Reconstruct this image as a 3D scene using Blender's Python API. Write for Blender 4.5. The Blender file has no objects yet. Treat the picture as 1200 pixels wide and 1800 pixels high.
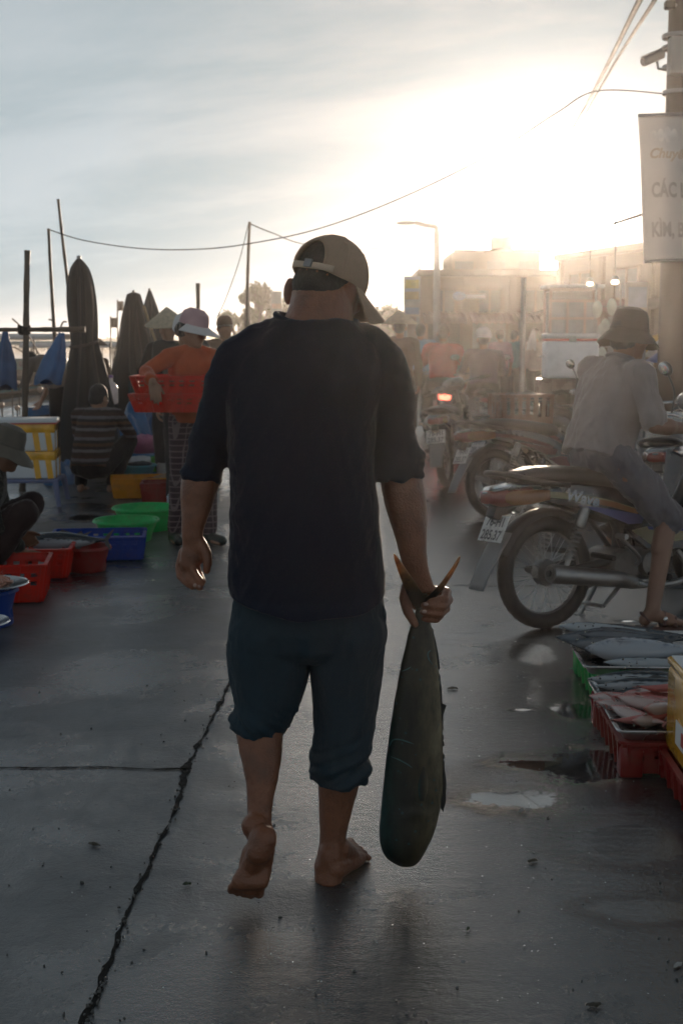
import bpy, bmesh, math, random
from mathutils import Vector, Matrix, Euler, noise
R = math.radians
V = Vector
sc = bpy.context.scene
COL = sc.collection

# ------------------------------------------------------------------ camera
FPX = 2250.0          # focal length in pixels of the 1200x1800 frame
CAMH = 1.4
PITCH = math.atan((900 - 605) / FPX)
cd = bpy.data.cameras.new('camera')
cam = bpy.data.objects.new('camera', cd)
COL.objects.link(cam)
cam.location = (0, 0, CAMH)
cam.rotation_euler = (R(90) - PITCH, 0, 0)
cd.sensor_fit = 'VERTICAL'
cd.sensor_height = 36.0
cd.lens = 36.0 * FPX / 1800
cd.clip_start = 0.05
cd.clip_end = 4000
cd.dof.use_dof = True
cd.dof.focus_distance = 3.3
cd.dof.aperture_fstop = 8.0
sc.camera = cam
FWD = V((0, math.cos(PITCH), -math.sin(PITCH)))
UPV = V((0, math.sin(PITCH), math.cos(PITCH)))

def ray(px, py):
    return V(((px - 600) / FPX, 0, 0)) + UPV * ((900 - py) / FPX) + FWD

def P(px, py, y):
    d = ray(px, py)
    t = y / d.y
    return V((0, 0, CAMH)) + d * t

def G(px, py, z=0.0):
    d = ray(px, py)
    t = (z - CAMH) / d.z
    return V((0, 0, CAMH)) + d * t

# ------------------------------------------------------------------ sky, sun, exposure
SUN_EL, SUN_AZ = R(5.3), R(8.6)      # azimuth measured from +Y towards +X
world = bpy.data.worlds.new("World")
sc.world = world
world.use_nodes = True
wn, wl = world.node_tree.nodes, world.node_tree.links
bg = wn['Background']
bg.inputs['Strength'].default_value = 0.12
sky = wn.new('ShaderNodeTexSky')
sky.sky_type = 'NISHITA'
sky.sun_disc = False
sky.sun_elevation = SUN_EL
sky.sun_rotation = SUN_AZ
sky.air_density = 1.0
sky.dust_density = 1.0
sky.ozone_density = 2.0
tc = wn.new('ShaderNodeTexCoord')
def wmath(op, a, b=None):
    n = wn.new('ShaderNodeMath'); n.operation = op
    for i, x in enumerate((a, b)):
        if x is None: continue
        if isinstance(x, (int, float)): n.inputs[i].default_value = x
        else: wl.new(x, n.inputs[i])
    return n.outputs[0]
sep = wn.new('ShaderNodeSeparateXYZ'); wl.new(tc.outputs['Generated'], sep.inputs[0])
zz = wmath('MAXIMUM', sep.outputs['Z'], 0.0)
den = wmath('ADD', zz, 0.16)
cx = wmath('DIVIDE', sep.outputs['X'], den)
cy = wmath('DIVIDE', sep.outputs['Y'], den)
comb = wn.new('ShaderNodeCombineXYZ')
# cirrus streaks: cloud sheet stretched along one heading
wl.new(wmath('ADD', wmath('MULTIPLY', cx, 0.48), wmath('MULTIPLY', cy, -0.26)), comb.inputs[0])
wl.new(wmath('ADD', wmath('MULTIPLY', cx, 0.55), wmath('MULTIPLY', cy, 1.0)), comb.inputs[1])
n1 = wn.new('ShaderNodeTexNoise'); n1.inputs['Scale'].default_value = 1.25
n1.inputs['Detail'].default_value = 9; n1.inputs['Roughness'].default_value = 0.56
n1.inputs['Distortion'].default_value = 0.35
wl.new(comb.outputs[0], n1.inputs['Vector'])
n2 = wn.new('ShaderNodeTexNoise'); n2.inputs['Scale'].default_value = 0.42
n2.inputs['Detail'].default_value = 4
wl.new(comb.outputs[0], n2.inputs['Vector'])
cl = wmath('ADD', wmath('MULTIPLY', n1.outputs['Fac'], 0.65), wmath('MULTIPLY', n2.outputs['Fac'], 0.5))
mr = wn.new('ShaderNodeMapRange'); mr.interpolation_type = 'SMOOTHSTEP'
wl.new(cl, mr.inputs['Value'])
mr.inputs['From Min'].default_value = 0.47; mr.inputs['From Max'].default_value = 0.66
mr.inputs['To Min'].default_value = 0.12; mr.inputs['To Max'].default_value = 0.97
# how close a direction is to the sun: thin cloud scatters sunlight forward
sund = V((math.sin(SUN_AZ) * math.cos(SUN_EL), math.cos(SUN_AZ) * math.cos(SUN_EL), math.sin(SUN_EL)))
vd = wn.new('ShaderNodeVectorMath'); vd.operation = 'DOT_PRODUCT'
nrm = wn.new('ShaderNodeVectorMath'); nrm.operation = 'NORMALIZE'
wl.new(tc.outputs['Generated'], nrm.inputs[0])
wl.new(nrm.outputs[0], vd.inputs[0]); vd.inputs[1].default_value = sund
dot = wmath('MAXIMUM', vd.outputs['Value'], 0.0)
aur = wmath('ADD', wmath('MULTIPLY', wmath('POWER', dot, 320.0), 4.0), wmath('MULTIPLY', wmath('POWER', dot, 1500.0), 130.0))
cstr = wmath('ADD', wmath('MULTIPLY', wmath('POWER', dot, 20.0), 0.3), 3.0)
# thin cloud is warm white towards the sun and cool grey away from it
tint = wn.new('ShaderNodeMix'); tint.data_type = 'RGBA'
mrt = wn.new('ShaderNodeMapRange'); wl.new(vd.outputs['Value'], mrt.inputs['Value'])
mrt.inputs['From Min'].default_value = 0.945; mrt.inputs['From Max'].default_value = 0.998
wl.new(mrt.outputs[0], tint.inputs['Factor'])
tint.inputs['A'].default_value = (0.82, 0.93, 1.0, 1); tint.inputs['B'].default_value = (1.0, 0.98, 0.95, 1)
ccol = wn.new('ShaderNodeVectorMath'); ccol.operation = 'SCALE'
wl.new(tint.outputs['Result'], ccol.inputs[0])
wl.new(cstr, ccol.inputs['Scale'])
hsv = wn.new('ShaderNodeHueSaturation'); hsv.inputs['Saturation'].default_value = 0.26
wl.new(sky.outputs[0], hsv.inputs['Color'])
mixc = wn.new('ShaderNodeMix'); mixc.data_type = 'RGBA'
wl.new(mr.outputs[0], mixc.inputs['Factor'])
skt = wn.new('ShaderNodeMix'); skt.data_type = 'RGBA'; skt.blend_type = 'MULTIPLY'; skt.inputs['Factor'].default_value = 1.0
wl.new(hsv.outputs[0], skt.inputs['A']); skt.inputs['B'].default_value = (0.60, 0.75, 0.86, 1)
cap_ = wn.new('ShaderNodeVectorMath'); cap_.operation = 'MINIMUM'; cap_.inputs[1].default_value = (1.62, 2.10, 2.32)
wl.new(skt.outputs['Result'], cap_.inputs[0]); wl.new(cap_.outputs[0], mixc.inputs['A']); wl.new(ccol.outputs[0], mixc.inputs['B'])
glow = wn.new('ShaderNodeVectorMath'); glow.operation = 'SCALE'; glow.inputs[0].default_value = (1.0, 0.93, 0.84)
wl.new(aur, glow.inputs['Scale'])
tot = wn.new('ShaderNodeVectorMath'); tot.operation = 'ADD'
# thinner, darker sky overhead and away from the sun
mel = wn.new('ShaderNodeMapRange'); wl.new(zz, mel.inputs['Value'])
mel.inputs['From Min'].default_value = 0.08; mel.inputs['From Max'].default_value = 0.72
mel.inputs['To Min'].default_value = 1.0; mel.inputs['To Max'].default_value = 0.34
mbk = wn.new('ShaderNodeMapRange'); mbk.interpolation_type = 'SMOOTHSTEP'; wl.new(vd.outputs['Value'], mbk.inputs['Value'])
mbk.inputs['From Min'].default_value = -0.6; mbk.inputs['From Max'].default_value = 0.85
mbk.inputs['To Min'].default_value = 0.82; mbk.inputs['To Max'].default_value = 1.0
dim = wn.new('ShaderNodeVectorMath'); dim.operation = 'SCALE'
wl.new(mixc.outputs['Result'], dim.inputs[0]); wl.new(wmath('MULTIPLY', mel.outputs[0], mbk.outputs[0]), dim.inputs['Scale'])
wl.new(dim.outputs[0], tot.inputs[0]); wl.new(glow.outputs[0], tot.inputs[1])
wl.new(tot.outputs[0], bg.inputs['Color'])

sd = bpy.data.lights.new('sun', 'SUN')
sd.energy = 3.5
sd.angle = R(0.6)
sd.color = (1.0, 0.79, 0.60)
sun = bpy.data.objects.new('sun', sd)
COL.objects.link(sun)
sun.rotation_euler = (-sund).to_track_quat('-Z', 'Y').to_euler()
sun.location = (20, 120, 14)

sc.view_settings.view_transform = 'Standard'
sc.view_settings.look = 'None'
sc.view_settings.exposure = 0.92
sc.view_settings.gamma = 1.0
sc.render.engine = 'CYCLES'
sc.cycles.use_denoising = True
sc.cycles.max_bounces = 8
sc.cycles.volume_bounces = 0
sc.cycles.caustics_reflective = False
sc.cycles.sample_clamp_indirect = 4.0

# ------------------------------------------------------------------ mesh builder
def frame_from(d, ref=None):
    d = d.normalized()
    r = ref or (V((0, 0, 1)) if abs(d.z) < 0.95 else V((1, 0, 0)))
    x = r.cross(d)
    if x.length < 1e-6: x = V((1, 0, 0)).cross(d)
    x.normalize()
    return x, d.cross(x).normalized(), d

class MB:
    def __init__(s): s.v = []; s.f = []; s.mi = []
    def add(s, vs, fs, mi=0):
        b = len(s.v)
        s.v += [V(p) for p in vs]
        s.f += [tuple(b + i for i in f) for f in fs]
        s.mi += [mi] * len(fs)
        return s
    def merge(s, o, M=None):
        s.add([(M @ p) if M else p for p in o.v], o.f)
        return s
    def xf(s, M):
        s.v = [M @ p for p in s.v]; return s
    def shift(s, d):
        s.v = [p + V(d) for p in s.v]; return s
    def loft(s, rings, cap=True, closed=True, mi=0):
        n = len(rings[0]); vs = [p for r in rings for p in r]; fs = []
        for i in range(len(rings) - 1):
            for j in range(n if closed else n - 1):
                k = (j + 1) % n
                fs.append((i * n + j, i * n + k, (i + 1) * n + k, (i + 1) * n + j))
        if cap and closed:
            fs.append(tuple(range(n - 1, -1, -1)))
            fs.append(tuple((len(rings) - 1) * n + j for j in range(n)))
        return s.add(vs, fs, mi)
    def tube(s, pts, r, n=10, cap=True, ref=None, flat=1.0, mi=0, smooth=0):
        pts = [V(p) for p in pts]
        if not isinstance(r, (list, tuple)): r = [r] * len(pts)
        if smooth:
            pts, r = catmull(pts, list(r), smooth)
        rings = []; X = None
        for i, p in enumerate(pts):
            a = pts[max(0, i - 1)]; b = pts[min(len(pts) - 1, i + 1)]
            d = (b - a)
            if d.length < 1e-9: d = V((0, 0, 1))
            d.normalize()
            if X is None:
                X, Y, _ = frame_from(d, ref)
            else:
                X = X - d * X.dot(d)
                if X.length < 1e-6: X, Y, _ = frame_from(d, ref)
                X.normalize(); Y = d.cross(X).normalized()
            rings.append([p + X * (math.cos(t) * r[i]) + Y * (math.sin(t) * r[i] * flat) for t in [2 * math.pi * k / n for k in range(n)]])
        return s.loft(rings, cap, True, mi)
    def capsule(s, a, b, ra, rb, n=12):
        """round-ended tapered limb"""
        a, b = V(a), V(b); d = (b - a); L = d.length
        if L < 1e-6: return s.ell(a, (ra, ra, ra))
        d.normalize(); pts = []; rr = []
        for t in (-1, -0.85, -0.5, 0): pts.append(a + d * ra * t); rr.append(max(ra * math.sqrt(max(0, 1 - t * t)), ra * 0.05))
        for t in (0, 0.5, 0.85, 1): pts.append(b + d * rb * t); rr.append(max(rb * math.sqrt(max(0, 1 - t * t)), rb * 0.05))
        return s.tube(pts, rr, n)
    def chain(s, pts, r, n=12):
        for i in range(len(pts) - 1): s.capsule(pts[i], pts[i + 1], r[i], r[i + 1], n)
        return s
    def ell(s, c, r, rot=None, n=16, m=10):
        c = V(c); M = rot.to_matrix() if isinstance(rot, Euler) else (rot or Matrix.Identity(3))
        rings = []
        for i in range(m + 1):
            th = math.pi * (0.02 + 0.96 * i / m)
            rings.append([c + M @ V((r[0] * math.sin(th) * math.cos(t), r[1] * math.sin(th) * math.sin(t), -r[2] * math.cos(th)))
                          for t in [2 * math.pi * k / n for k in range(n)]])
        return s.loft(rings)
    def box(s, c, size, rot=None, bev=0.0, seg=2, mi=0):
        bm = bmesh.new(); bmesh.ops.create_cube(bm, size=1)
        for v in bm.verts: v.co = V((v.co.x * size[0], v.co.y * size[1], v.co.z * size[2]))
        if bev > 0:
            bmesh.ops.bevel(bm, geom=bm.edges[:], offset=bev, segments=seg, affect='EDGES', profile=0.5)
        M = rot.to_matrix() if isinstance(rot, Euler) else (rot or Matrix.Identity(3))
        bm.verts.index_update()
        s.add([M @ v.co + V(c) for v in bm.verts], [[v.index for v in f.verts] for f in bm.faces], mi)
        bm.free(); return s
    def lathe(s, prof, n=32, c=(0, 0, 0), M=None, cap=False, mi=0, ang=2 * math.pi):
        c = V(c); rings = []
        for r, z in prof:
            rings.append([(M @ V((r * math.cos(t), r * math.sin(t), z)) if M else V((r * math.cos(t), r * math.sin(t), z))) + c
                          for t in [2 * math.pi * k / n for k in range(n)]])
        return s.loft(rings, cap, True, mi)
    def prism(s, poly, th, O, X, Y, bev=0.0, mi=0):
        """poly in (u,v) on plane O,X,Y extruded +-th/2 along the normal"""
        O, X, Y = V(O), V(X).normalized(), V(Y).normalized(); N = X.cross(Y).normalized()
        n = len(poly)
        if bev > 0:
            cx_ = sum(p[0] for p in poly) / n; cy_ = sum(p[1] for p in poly) / n
            rings = []
            for off, k in ((-th / 2, bev), (-th / 2 + bev, 0), (th / 2 - bev, 0), (th / 2, bev)):
                ring = []
                for i, (u, v) in enumerate(poly):
                    a = V(poly[i - 1]); b = V(poly[i]); c = V(poly[(i + 1) % n])
                    t = (c - a); t = V((t[1], -t[0])) if t.length else V((0, 0))
                    if t.length: t.normalize()
                    if t.dot(b - V((cx_, cy_))) < 0: t = -t
                    q = b - t * k
                    ring.append(O + X * q[0] + Y * q[1] + N * off)
                rings.append(ring)
            return s.loft(rings, True, True, mi)
        vs = [O + X * u + Y * v - N * th / 2 for u, v in poly] + [O + X * u + Y * v + N * th / 2 for u, v in poly]
        fs = [tuple(range(n - 1, -1, -1)), tuple(range(n, 2 * n))] + [(i, (i + 1) % n, n + (i + 1) % n, n + i) for i in range(n)]
        return s.add(vs, fs, mi)
    def sheet(s, fn, nu, nv, mi=0, closed=False):
        vs = [fn(i / nu, j / nv) for j in range(nv + 1) for i in range(nu + 1)]
        w = nu + 1
        return s.add(vs, [(j * w + i, j * w + i + 1, (j + 1) * w + i + 1, (j + 1) * w + i) for j in range(nv) for i in range(nu)], mi)

def catmull(pts, r, k):
    P_ = [pts[0]] + pts + [pts[-1]]; R_ = [r[0]] + r + [r[-1]]
    op, orr = [], []
    for i in range(1, len(P_) - 2):
        for j in range(k):
            t = j / k
            def cr(a, b, c, d): return 0.5 * ((2 * b) + (c - a) * t + (2 * a - 5 * b + 4 * c - d) * t * t + (3 * b - a - 3 * c + d) * t ** 3)
            op.append(cr(P_[i - 1], P_[i], P_[i + 1], P_[i + 2])); orr.append(cr(R_[i - 1], R_[i], R_[i + 1], R_[i + 2]))
    op.append(pts[-1]); orr.append(r[-1])
    return op, orr

def ering(c, X, Y, a, b, n=24, p=2.0):
    c = V(c); out = []
    for k in range(n):
        t = 2 * math.pi * k / n; ct, st = math.cos(t), math.sin(t)
        out.append(c + X * (a * math.copysign(abs(ct) ** (2 / p), ct)) + Y * (b * math.copysign(abs(st) ** (2 / p), st)))
    return out

def finish(me, smooth=True, angle=38):
    if smooth:
        me.polygons.foreach_set('use_smooth', [True] * len(me.polygons))
        me.set_sharp_from_angle(angle=R(angle))
    me.update()
    return me

def to_mesh(mb, name='mesh', smooth=True, angle=38, recalc=True):
    me = bpy.data.meshes.new(name)
    me.from_pydata([tuple(p) for p in mb.v], [], mb.f)
    if any(mb.mi): me.polygons.foreach_set('material_index', mb.mi)
    if recalc:
        bm = bmesh.new(); bm.from_mesh(me)
        bmesh.ops.recalc_face_normals(bm, faces=bm.faces[:])
        bm.to_mesh(me); bm.free()
    return finish(me, smooth, angle)

def link(name, data, parent=None, mats=None):
    o = bpy.data.objects.new(name, data)
    COL.objects.link(o)
    if parent is not None: o.parent = parent
    if mats:
        for m in (mats if isinstance(mats, (list, tuple)) else [mats]): o.data.materials.append(m)
    return o

def obj(name, mb, m, parent=None, smooth=True, angle=38):
    me = to_mesh(mb, name, smooth, angle) if isinstance(mb, MB) else mb
    return link(name, me, parent, m)

def evald(o):
    dg = bpy.context.evaluated_depsgraph_get()
    dg.update()
    return bpy.data.meshes.new_from_object(o.evaluated_get(dg))

def modded(me, mods):
    o = bpy.data.objects.new('temporary', me); COL.objects.link(o)
    for typ, kw in mods:
        m = o.modifiers.new(typ, typ)
        for k, v_ in kw.items(): setattr(m, k, v_)
    bpy.context.view_layer.update()
    out = evald(o)
    bpy.data.objects.remove(o)
    return out

def fuse(mb, voxel=0.006, smooth=6, disp=None, sub=0):
    me = to_mesh(mb, 'fused', False)
    out = modded(me, [('REMESH', dict(mode='VOXEL', voxel_size=voxel)), ('SMOOTH', dict(factor=0.5, iterations=smooth))])
    if disp:
        n = len(out.vertices)
        nor = [v_.normal.copy() for v_ in out.vertices]
        for i, v_ in enumerate(out.vertices):
            v_.co = v_.co + nor[i] * disp(v_.co, nor[i])
    return finish(out, True, 60)

def thing(name, label, cat, loc=(0, 0, 0), rotz=0.0, group=None):
    o = bpy.data.objects.new(name, None); COL.objects.link(o)
    o.empty_display_size = 0.2
    o.location = loc; o.rotation_euler = (0, 0, rotz)
    o['label'] = label; o['category'] = cat
    if group: o['group'] = group
    return o

def tag(o, label=None, cat=None, group=None, kind=None):
    if label: o['label'] = label
    if cat: o['category'] = cat
    if group: o['group'] = group
    if kind: o['kind'] = kind
    return o

def kids(o): return [c for c in bpy.data.objects if c.parent == o]
def dup(o, loc, rotz=None, label=None, scale=None, parent=None):
    c = o.copy(); COL.objects.link(c)
    if parent is None:
        c.location = loc
        if rotz is not None: c.rotation_euler = (c.rotation_euler[0], c.rotation_euler[1], rotz)
        if label: c['label'] = label
        if scale: c.scale = (scale,) * 3
    else: c.parent = parent
    for k in kids(o): dup(k, None, parent=c)
    return c

# ------------------------------------------------------------------ materials
_mc = {}
def pm(name, col, rough=0.5, metal=0.0, var=0.18, scale=6.0, bump=0.0, bscale=80.0, sss=0.0, coat=0.0, spec=0.5, emit=None, trans=0.0, alpha=1.0, dirt=None, sheen=0.0, rvar=0.1, detail=6, thin=0.0):
    if name in _mc: return _mc[name]
    m = bpy.data.materials.new(name); m.use_nodes = True
    nt = m.node_tree; N, L = nt.nodes, nt.links
    b = N['Principled BSDF']
    b.inputs['Metallic'].default_value = metal
    b.inputs['Specular IOR Level'].default_value = spec
    b.inputs['Coat Weight'].default_value = coat
    b.inputs['Coat Roughness'].default_value = 0.12
    b.inputs['Sheen Weight'].default_value = sheen; b.inputs['Sheen Roughness'].default_value = 0.3
    b.inputs['Transmission Weight'].default_value = trans
    b.inputs['Alpha'].default_value = alpha
    if sss:
        b.inputs['Subsurface Weight'].default_value = sss
        b.inputs['Subsurface Radius'].default_value = (1.0, 0.32, 0.15)
        b.inputs['Subsurface Scale'].default_value = 0.012
    t = N.new('ShaderNodeTexCoord')
    n = N.new('ShaderNodeTexNoise'); n.inputs['Scale'].default_value = scale; n.inputs['Detail'].default_value = detail
    L.new(t.outputs['Object'], n.inputs['Vector'])
    r = N.new('ShaderNodeValToRGB')
    lo = tuple(max(0, c * (1 - var)) for c in col[:3]) + (1,); hi = tuple(min(1, c * (1 + var)) for c in col[:3]) + (1,)
    r.color_ramp.elements[0].position = 0.3; r.color_ramp.elements[0].color = lo
    r.color_ramp.elements[1].position = 0.7; r.color_ramp.elements[1].color = hi
    L.new(n.outputs['Fac'], r.inputs['Fac'])
    colout = r.outputs['Color']
    if dirt:
        dcol, dsc, damt = dirt
        n3 = N.new('ShaderNodeTexNoise'); n3.inputs['Scale'].default_value = dsc; n3.inputs['Detail'].default_value = 8; n3.inputs['Roughness'].default_value = 0.7
        L.new(t.outputs['Object'], n3.inputs['Vector'])
        r3 = N.new('ShaderNodeValToRGB'); r3.color_ramp.elements[0].position = 0.5; r3.color_ramp.elements[1].position = 0.68
        r3.color_ramp.elements[1].color = (damt,) * 3 + (1,)
        L.new(n3.outputs['Fac'], r3.inputs['Fac'])
        mx = N.new('ShaderNodeMix'); mx.data_type = 'RGBA'; L.new(r3.outputs['Color'], mx.inputs['Factor'])
        L.new(colout, mx.inputs['A']); mx.inputs['B'].default_value = tuple(dcol) + (1,)
        colout = mx.outputs['Result']
    L.new(colout, b.inputs['Base Color'])
    rr = N.new('ShaderNodeMapRange'); L.new(n.outputs['Fac'], rr.inputs['Value'])
    rr.inputs['From Min'].default_value = 0.3; rr.inputs['From Max'].default_value = 0.7
    rr.inputs['To Min'].default_value = max(0.02, rough - rvar); rr.inputs['To Max'].default_value = min(1, rough + rvar)
    L.new(rr.outputs[0], b.inputs['Roughness'])
    if bump:
        n2 = N.new('ShaderNodeTexNoise'); n2.inputs['Scale'].default_value = bscale; n2.inputs['Detail'].default_value = 5
        L.new(t.outputs['Object'], n2.inputs['Vector'])
        bp = N.new('ShaderNodeBump'); bp.inputs['Strength'].default_value = bump; bp.inputs['Distance'].default_value = 0.004
        L.new(n2.outputs['Fac'], bp.inputs['Height']); L.new(bp.outputs[0], b.inputs['Normal'])
    if emit:
        b.inputs['Emission Color'].default_value = tuple(emit[:3]) + (1,); b.inputs['Emission Strength'].default_value = emit[3]
    if thin:
        tr = N.new('ShaderNodeBsdfTranslucent'); L.new(colout, tr.inputs['Color'])
        ms = N.new('ShaderNodeMixShader'); ms.inputs[0].default_value = thin
        L.new(b.outputs[0], ms.inputs[1]); L.new(tr.outputs[0], ms.inputs[2])
        L.new(ms.outputs[0], N['Material Output'].inputs['Surface'])
    m['_b'] = 1
    _mc[name] = m
    return m
# ------------------------------------------------------------------ street material
def street_mat():
    m = bpy.data.materials.new('wet_concrete'); m.use_nodes = True
    nt = m.node_tree; N, L = nt.nodes, nt.links; b = N['Principled BSDF']
    t = N.new('ShaderNodeTexCoord'); O = t.outputs['Object']
    def mp(scale):
        k = N.new('ShaderNodeMapping'); k.inputs['Scale'].default_value = scale; L.new(O, k.inputs['Vector']); return k.outputs[0]
    def nz(vec, s, det=6, ro=0.55, dist=0.0):
        n = N.new('ShaderNodeTexNoise'); n.inputs['Scale'].default_value = s; n.inputs['Detail'].default_value = det
        n.inputs['Roughness'].default_value = ro; n.inputs['Distortion'].default_value = dist
        L.new(vec, n.inputs['Vector']); return n.outputs['Fac']
    def ma(op, a, c=None, d=None, clamp=False):
        n = N.new('ShaderNodeMath'); n.operation = op; n.use_clamp = clamp
        for i, x in enumerate((a, c, d)):
            if x is None: continue
            if isinstance(x, (int, float)): n.inputs[i].default_value = x
            else: L.new(x, n.inputs[i])
        return n.outputs[0]
    def ramp(v, a, c, lo=0.0, hi=1.0, smooth=True):
        n = N.new('ShaderNodeMapRange'); n.interpolation_type = 'SMOOTHSTEP' if smooth else 'LINEAR'
        L.new(v, n.inputs['Value']); n.inputs['From Min'].default_value = a; n.inputs['From Max'].default_value = c
        n.inputs['To Min'].default_value = lo; n.inputs['To Max'].default_value = hi; return n.outputs[0]
    sp = N.new('ShaderNodeSeparateXYZ'); L.new(O, sp.inputs[0]); X, Y = sp.outputs['X'], sp.outputs['Y']
    big = nz(O, 0.75, 7, 0.6, 0.4)
    mid = nz(O, 3.2, 8, 0.65, 0.3)
    fine = nz(O, 42, 6, 0.7)
    grit = nz(O, 150, 3, 0.6)
    # worn tyre / broom streaks crossing the lane
    streak = nz(mp((0.8, 5.5, 1)), 1.0, 4, 0.55, 1.2)
    # wetness: wetter to the right of the man, patchy, drier on the slab to the left
    side = ramp(X, -0.75, 0.5, -0.12, 0.85)
    wet = ma('ADD', ma('MULTIPLY', ramp(big, 0.36, 0.64), 0.75), ma('ADD', ma('MULTIPLY', side, 0.6), ma('MULTIPLY', ma('SUBTRACT', mid, 0.5), 0.9)), clamp=True)
    # puddles
    pud = None
    for (px, py, rx, ry) in PUDDLES:
        c = G(px, py)
        dx = ma('DIVIDE', ma('SUBTRACT', X, c.x), rx); dy = ma('DIVIDE', ma('SUBTRACT', Y, c.y), ry)
        d = ma('SQRT', ma('ADD', ma('MULTIPLY', dx, dx), ma('MULTIPLY', dy, dy)))
        pud = d if pud is None else ma('MINIMUM', pud, d)
    pn = ma('ADD', pud, ma('ADD', ma('MULTIPLY', ma('SUBTRACT', mid, 0.5), 1.9), ma('MULTIPLY', ma('SUBTRACT', fine, 0.5), 0.8)))
    puddle = ramp(pn, 0.55, 1.05, 1.0, 0.0)
    wp = None
    for (px, py, rx, ry) in WETPATCH:
        c = G(px, py)
        dx = ma('DIVIDE', ma('SUBTRACT', X, c.x), rx); dy = ma('DIVIDE', ma('SUBTRACT', Y, c.y), ry)
        d = ma('SQRT', ma('ADD', ma('MULTIPLY', dx, dx), ma('MULTIPLY', dy, dy)))
        wp = d if wp is None else ma('MINIMUM', wp, d)
    wp = ramp(ma('ADD', wp, ma('ADD', ma('MULTIPLY', ma('SUBTRACT', mid, 0.5), 1.0), ma('MULTIPLY', ma('SUBTRACT', fine, 0.5), 0.5))), 0.55, 1.1, 1.0, 0.0)
    wet = ma('MAXIMUM', wet, wp)
    col = N.new('ShaderNodeValToRGB'); L.new(ma('ADD', ma('MULTIPLY', mid, 0.5), ma('ADD', ma('MULTIPLY', big, 0.3), ma('MULTIPLY', fine, 0.2))), col.inputs['Fac'])
    e = col.color_ramp.elements; e[0].position = 0.32; e[0].color = (0.019, 0.022, 0.025, 1); e[1].position = 0.66; e[1].color = (0.080, 0.087, 0.092, 1)
    k = e.new(0.5); k.color = (0.046, 0.049, 0.051, 1)
    dry = N.new('ShaderNodeMix'); dry.data_type = 'RGBA'; dry.blend_type = 'MULTIPLY'; dry.inputs['Factor'].default_value = 1.0
    L.new(col.outputs[0], dry.inputs['A']); L.new(ramp(wet, 0.0, 0.8, 2.5, 0.34), dry.inputs['B'])
    # dark spilled stains
    st = ramp(nz(O, 1.9, 9, 0.72, 0.8), 0.56, 0.68)
    mx = N.new('ShaderNodeMix'); mx.data_type = 'RGBA'; L.new(ma('MULTIPLY', st, 0.75), mx.inputs['Factor'])
    L.new(dry.outputs['Result'], mx.inputs['A']); mx.inputs['B'].default_value = (0.018, 0.018, 0.018, 1)
    mw = N.new('ShaderNodeMix'); mw.data_type = 'RGBA'; L.new(ma('MAXIMUM', ma('MULTIPLY', wet, 0.45), puddle), mw.inputs['Factor'])
    L.new(mx.outputs['Result'], mw.inputs['A']); mw.inputs['B'].default_value = (0.020, 0.021, 0.022, 1)
    L.new(mw.outputs['Result'], b.inputs['Base Color'])
    rough = ma('ADD', ma('MULTIPLY', ma('SUBTRACT', 1.0, wet), 0.26), ma('ADD', 0.07, ma('MULTIPLY', fine, 0.16)))
    rough = ma('ADD', rough, ma('MULTIPLY', st, -0.05))
    rough = ma('MAXIMUM', ma('MULTIPLY', rough, ma('SUBTRACT', 1.0, puddle)), 0.015)
    L.new(rough, b.inputs['Roughness'])
    b.inputs['Specular IOR Level'].default_value = 0.25
    h = ma('ADD', ma('MULTIPLY', fine, 0.75), ma('MULTIPLY', grit, 0.30))
    h = ma('ADD', h, ma('MULTIPLY', mid, 1.3))
    h = ma('ADD', h, ma('MULTIPLY', ma('MULTIPLY', streak, ramp(X, -0.6, 0.8, 0.10, 1.0)), 1.1))
    h = ma('MULTIPLY', h, ma('SUBTRACT', 1.0, puddle))
    bp = N.new('ShaderNodeBump'); bp.inputs['Strength'].default_value = 0.8; bp.inputs['Distance'].default_value = 0.007
    L.new(h, bp.inputs['Height']); L.new(bp.outputs[0], b.inputs['Normal'])
    # water film lying over the rough concrete: its own smoother surface
    b.inputs['Coat IOR'].default_value = 1.75
    wf = N.new('ShaderNodeMath'); wf.operation = 'MAXIMUM'; L.new(ramp(wet, 0.10, 0.75, 0.22, 1.0), wf.inputs[0]); L.new(puddle, wf.inputs[1])
    L.new(wf.outputs[0], b.inputs['Coat Weight'])
    L.new(ma('ADD', 0.02, ma('MULTIPLY', ma('ADD', 0.05, ma('MULTIPLY', fine, 0.18)), ma('SUBTRACT', 1.0, puddle))), b.inputs['Coat Roughness'])
    b2 = N.new('ShaderNodeBump'); b2.inputs['Strength'].default_value = 1.0; b2.inputs['Distance'].default_value = 0.0019
    hh = ma('ADD', ma('MULTIPLY', ma('MULTIPLY', streak, ramp(X, -0.6, 0.8, 0.15, 1.0)), 3.0), ma('ADD', ma('ADD', ma('MULTIPLY', fine, 1.3), ma('MULTIPLY', grit, 0.7)), ma('MULTIPLY', nz(O, 14, 4, 0.6), 1.2)))
    L.new(ma('MULTIPLY', hh, ma('SUBTRACT', 1.0, ma('MAXIMUM', ma('MULTIPLY', puddle, 0.93), ma('MULTIPLY', wp, 0.72)))), b2.inputs['Height']); L.new(b2.outputs[0], b.inputs['Coat Normal'])
    return m

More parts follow.
